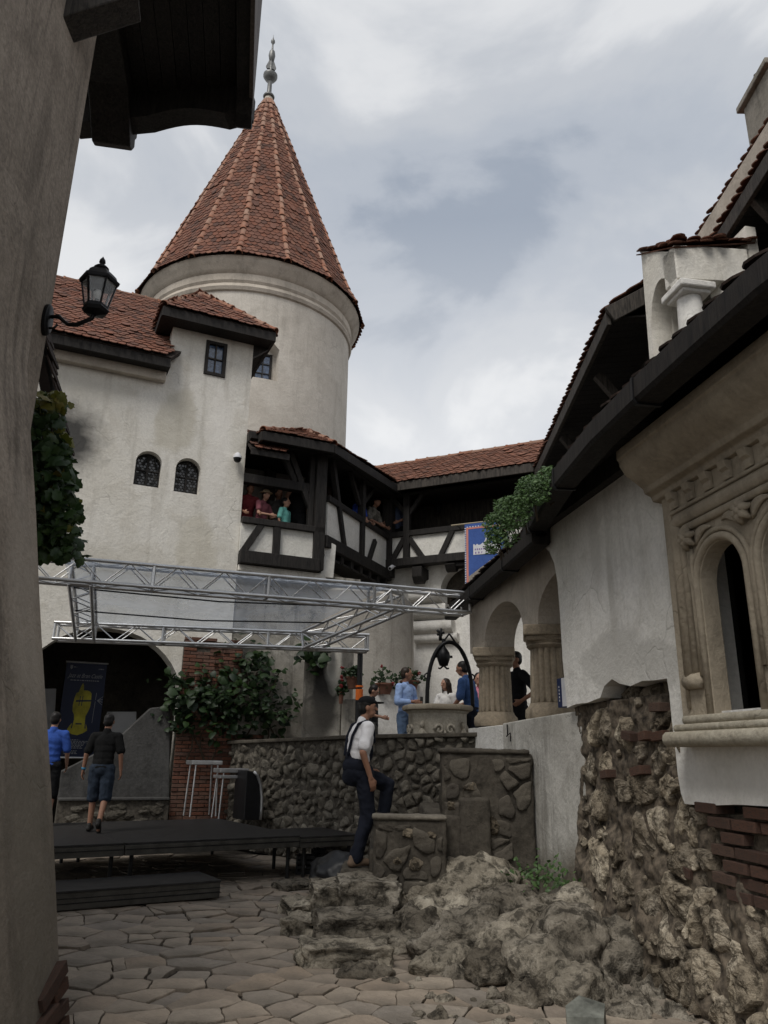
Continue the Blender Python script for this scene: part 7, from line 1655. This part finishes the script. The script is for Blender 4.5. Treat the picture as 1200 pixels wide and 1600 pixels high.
galp(S2, 577, 777, -.3, F2z, 'man in dark cap and patterned shirt at the gallery rail', 120, dict(skin=M['skin2'], shirt=CL('patterned_shirt', (.16, .15, .13), .8), sleeve=.9, trousers=black, cap=black), lean_)
galp(S3, 621, 778, -.35, F3z, 'person in grey-blue t-shirt leaning on the right gallery rail', 205, dict(shirt=CL('greyblue_tee', (.07, .09, .15)), sleeve=.7, trousers=black, skin=M['skin2']), lean_)
# ------------------------------------------------------------------ plants
def leaf_proto(kind, seed):
    rs = random.Random(seed); b = MB()
    if kind == 'vine': o = [(0, 0), (.22, -.12), (.42, .08), (.36, .3), (.52, .48), (.3, .6), (.22, .82), (0, 1.), (-.22, .82), (-.3, .6), (-.52, .48), (-.36, .3), (-.42, .08), (-.22, -.12)]
    elif kind == 'heart': o = [(0, 0), (.2, -.14), (.42, -.04), (.5, .2), (.42, .5), (.22, .78), (0, 1.), (-.22, .78), (-.42, .5), (-.5, .2), (-.42, -.04), (-.2, -.14)]
    else: o = [(0, 0), (.22, .2), (.25, .55), (0, 1), (-.25, .55), (-.22, .2)]
    f_ = rs.uniform(.15, .35); z = lambda x, y: -f_*abs(x)-.22*y*y+.05*rs.uniform(-1, 1)
    vs = [(0, .42, z(0, .42)+.03)]+[(x, y, z(x, y)) for x, y in o]; n_ = len(o)
    b.add(vs, [(0, 1+i, 1+(i+1) % n_) for i in range(n_)]); return b.mesh('leaf', True)
LV = [leaf_proto('vine', i) for i in range(4)]; LY = [leaf_proto('vine', i+9) for i in range(3)]; LH = [leaf_proto('heart', i) for i in range(4)]; LS = [leaf_proto('small', i) for i in range(3)]; LG = [leaf_proto('heart', i+5) for i in range(3)]
def leaf_m(p, out, size, droop=.6, spread=.6):
    """leaf hanging from p, its face turned towards 'out'"""
    n_ = (out+V(random.gauss(0, spread), random.gauss(0, spread), random.gauss(.35, spread))).normalized(); d = V(random.gauss(0, .6), random.gauss(0, .6), -droop); d = d-n_*d.dot(n_); d.normalize(); x = d.cross(n_).normalized(); s_ = size*random.uniform(.6, 1.25)
    return basis(x*s_, d*s_, n_*s_, p)
# climbing vine behind the near corner
vine = thing('climbing_vine', (-3.4, 7, 0), 'dark green vine with yellow upper leaves hanging beside the near grey wall', 'vine')
it = []; iy = []
for k in range(900):
    v_ = random.random(); py_ = 612+v_*258; xr = 96+v_*34+random.gauss(0, 5); px_ = random.uniform(34+v_*22, xr); Y = random.uniform(6.6, 7.4); p_ = aty(px_, py_, Y); m = leaf_m(p_, V(.6, -.8, .1), random.uniform(.07, .14))
    if v_ < .10 and random.random() < .8 or v_ < .3 and px_ > 85 and random.random() < .35 or random.random() < .04: iy.append((m, random.randrange(3)))
    else: it.append((m, random.randrange(4)))
pieces(vine, 'leaf', LV, it, M['vine'], 240, 'leaf_mass'); pieces(vine, 'yellow_leaf', LY, iy, M['vineY'], 60, 'yellow_leaf_mass')
b = MB()
for k in range(6):
    b = MB(); q = [aty(46+k*8+6*math.sin(j*1.3+k), 850-j*25, 7.2) for j in range(9)]; b.tube(q, [.02-.0015*j for j in range(9)], 6); b.build('stem', M['stem'], vine)
# little tile-hung slope above the vine
sl = thing('lean_to', (-3.6, 7, 0), 'dark tiled edge of a little lean-to roof above the yellow vine leaves', 'roof')
A, B_ = aty(62, 520, 7.3), aty(96, 700, 7.3); q = [B_, B_+V(-.02, .22, 0), A+V(-.02, .22, 0), A]
d_ = deck('boarding', q, M['underroof'], sl, .1, .0); pieces(d_, 'roof_tile', [tile_mesh(.165, .15)], roof_items(q, .165, .12, .02), M['tiled'], 300)
b = MB(); b.box((-4.6, 7.0, 0), (.65, 0, 0), (0, .8, 0), (0, 0, 5.3)); b.build('wall', M['near'], sl)
# creeper on the bricks
cre = thing('wall_creeper', FAC.pt(.5, 0, .3), 'broad-leaved green creeper sprawling over the brick pillar behind the stage', 'creeper')
it = []
blobs = [(300, 1075, 45, 40, 90), (350, 1080, 60, 45, 170), (405, 1065, 45, 60, 130), (400, 1110, 55, 38, 130), (330, 1110, 60, 40, 110), (270, 1085, 26, 25, 30), (285, 1130, 24, 24, 26), (440, 1120, 22, 20, 30), (395, 1030, 28, 22, 46), (340, 1140, 40, 14, 20)]
for cx, cy, rx, ry, n_ in blobs:
    for k in range(n_):
        gx, gy = random.gauss(0, .5), random.gauss(0, .5); o_ = .12+.5*max(0, 1-gx*gx-gy*gy)*random.random(); p_ = FAC.px(cx+rx*gx, cy+ry*gy, o_); it.append((leaf_m(p_, V(.1, -.7, .7), random.uniform(.07, .17), .4, .6), random.randrange(4)))
pieces(cre, 'leaf', LH, it, M['creeper'], 300, 'leaf_mass')
b = MB()
for k in range(9):
    x0 = 290+k*17; q = [FAC.px(x0+12*math.sin(j*.9+k*1.7), 1190-j*20, .1+.03*math.sin(j+k)) for j in range(8)]; b = MB(); b.tube(q, [.014]*8, 5); b.build('stem', M['stem'], cre)
c2 = thing('pier_creeper', FAC.pt(2, 3, .3), 'small sprig of green creeper at the top of the stained pier', 'creeper'); it = []
for k in range(46): p_ = aty(random.gauss(492, 14), random.gauss(1022, 10), random.uniform(14.2, 14.5)); it.append((leaf_m(p_, V(.2, -.9, .3), .17, .6, .5), random.randrange(4)))
LH2 = [q.copy() for q in LH]
for q in LH2: q.materials.clear()
pieces(c2, 'leaf', LH2, it, M['creeper'], 300); b = MB(); b.tube([aty(470, 1000, 14.4), aty(485, 1015, 14.35), aty(505, 1030, 14.35)], .012, 5); b.build('stem', M['stem'], c2)
# plant growing in the gutter
gp_ = thing('roof_plant', gp[6], 'bushy light green plant growing over the end of the upper gutter', 'plant'); it = []
for (cx, cy, rx, ry, n_) in ((800, 800, 31, 27, 1100), (835, 765, 31, 24, 1100), (858, 745, 18, 16, 450), (775, 822, 22, 22, 700), (768, 852, 12, 14, 240), (790, 835, 20, 20, 350)):
    for k in range(n_):
        a = random.uniform(0, 6.283); r_ = random.random()**.45; th_ = random.uniform(-1, 1); x_, y_ = cx+rx*r_*math.cos(a)*math.sqrt(1-th_*th_*.5), cy+ry*r_*math.sin(a)
        base = atz(x_+14, y_+22, 4.25); Y = base.y+.25*th_; p_ = aty(x_, y_, max(6.4, min(8.4, 7.1+(840-x_)/75*.85+.25*th_))); it.append((leaf_m(p_, V(-.3, -.5, .6), .042, .1, .8), random.randrange(3)))
pieces(gp_, 'leaf', LS, it, M['bush'], 120, 'leaf_mass')
b = MB()
for k in range(16):
    x_ = random.uniform(770, 865); y_ = 862-(x_-765)*1.08; Y = 7.1+(840-x_)/75*.85; q0 = aty(x_+12, y_+20, Y); q1 = aty(x_+random.uniform(-14, 10), y_-random.uniform(10, 30), Y); b = MB(); b.tube([q0, q0.lerp(q1, .5)+V(0, 0, .03), q1], [.008, .006, .003], 5); b.build('stem', M['stem'], gp_)
# weeds at the foot of the parapet
wd = thing('weeds', V(1.7, 8.4, .4), 'green weeds growing at the foot of the white parapet', 'weeds'); it = []
for k in range(170):
    p_ = V(random.gauss(1.62, .16), random.gauss(8.25, .28), .42+abs(random.gauss(0, .09))); it.append((leaf_m(p_, V(-.3, -.5, .6), .06, -.3, .8), random.randrange(3)))
LS2 = [q.copy() for q in LS]
for q in LS2: q.materials.clear()
pieces(wd, 'leaf', LS2, it, M['bush'], 170)
# geraniums
def geranium(x, y, Y, w_, h_, label, pot=True, flowers=()):
    c = aty(x, y, Y); t = thing('flower_pot', c, label, 'flower pot', 'geranium pots on the terrace'); k = Y/FPX; it = []; q = proj(c)[2]/FPX
    b = MB(); pw_ = w_*q*.32; b.lathe([(pw_*.65, -.16), (pw_*.95, .02), (pw_*1.05, .02), (pw_*1.05, .05), (pw_*.9, .05), (pw_*.85, .03)], c, 20); b.build('pot', M['pot'], t, angle=40)
    for j in range(95):
        v = V(random.gauss(0, 1), random.gauss(0, 1), random.gauss(0, 1)).normalized()*random.random()**.4; p_ = c+V(v.x*w_*q*.5, v.y*w_*q*.4, .12+v.z*h_*q*.45); it.append((leaf_m(p_, V(0, -.7, .5), .075, .2, .7), random.randrange(3)))
    pr = [z_.copy() for z_ in LG]
    for z_ in pr: z_.materials.clear()
    pieces(t, 'leaf', pr, it, M['creeper'], 95)
    for (fx, fy) in flowers:
        f = aty(fx, fy, Y-.12); b = MB()
        for j in range(10): v = V(random.gauss(0, 1), random.gauss(0, 1), random.gauss(0, 1)).normalized()*.025; _ell(b, f+v, (.016, .016, .012), None, 6, 4)
        b.build('flower', M['red'], t, True); b = MB(); b.tube([c+V(0, 0, .05), (c+f)/2+V(0, 0, .03), f], .004, 4); b.build('stalk', M['stem'], t)
geranium(551, 1062, 14.0, 34, 24, 'small geranium pot hanging left of the black stand', flowers=((535, 1043), (534, 1058)))
geranium(600, 1072, 15.05, 46, 44, 'large bushy geranium pot on the white ledge with one red bloom', flowers=((614, 1068), (597, 1041)))
geranium(640, 1068, 15.15, 46, 34, 'geranium pot partly hidden behind the man in light blue', flowers=((655, 1052),))
geranium(533, 1085, 14.0, 14, 26, 'little clay pot with red flowers on the low stained wall', flowers=((533, 1072), (535, 1062)))
bpy.data.objects.remove(TOBJ['o']); bpy.data.batch_remove(TOBJ['m']); bpy.data.scenes.remove(TMP)
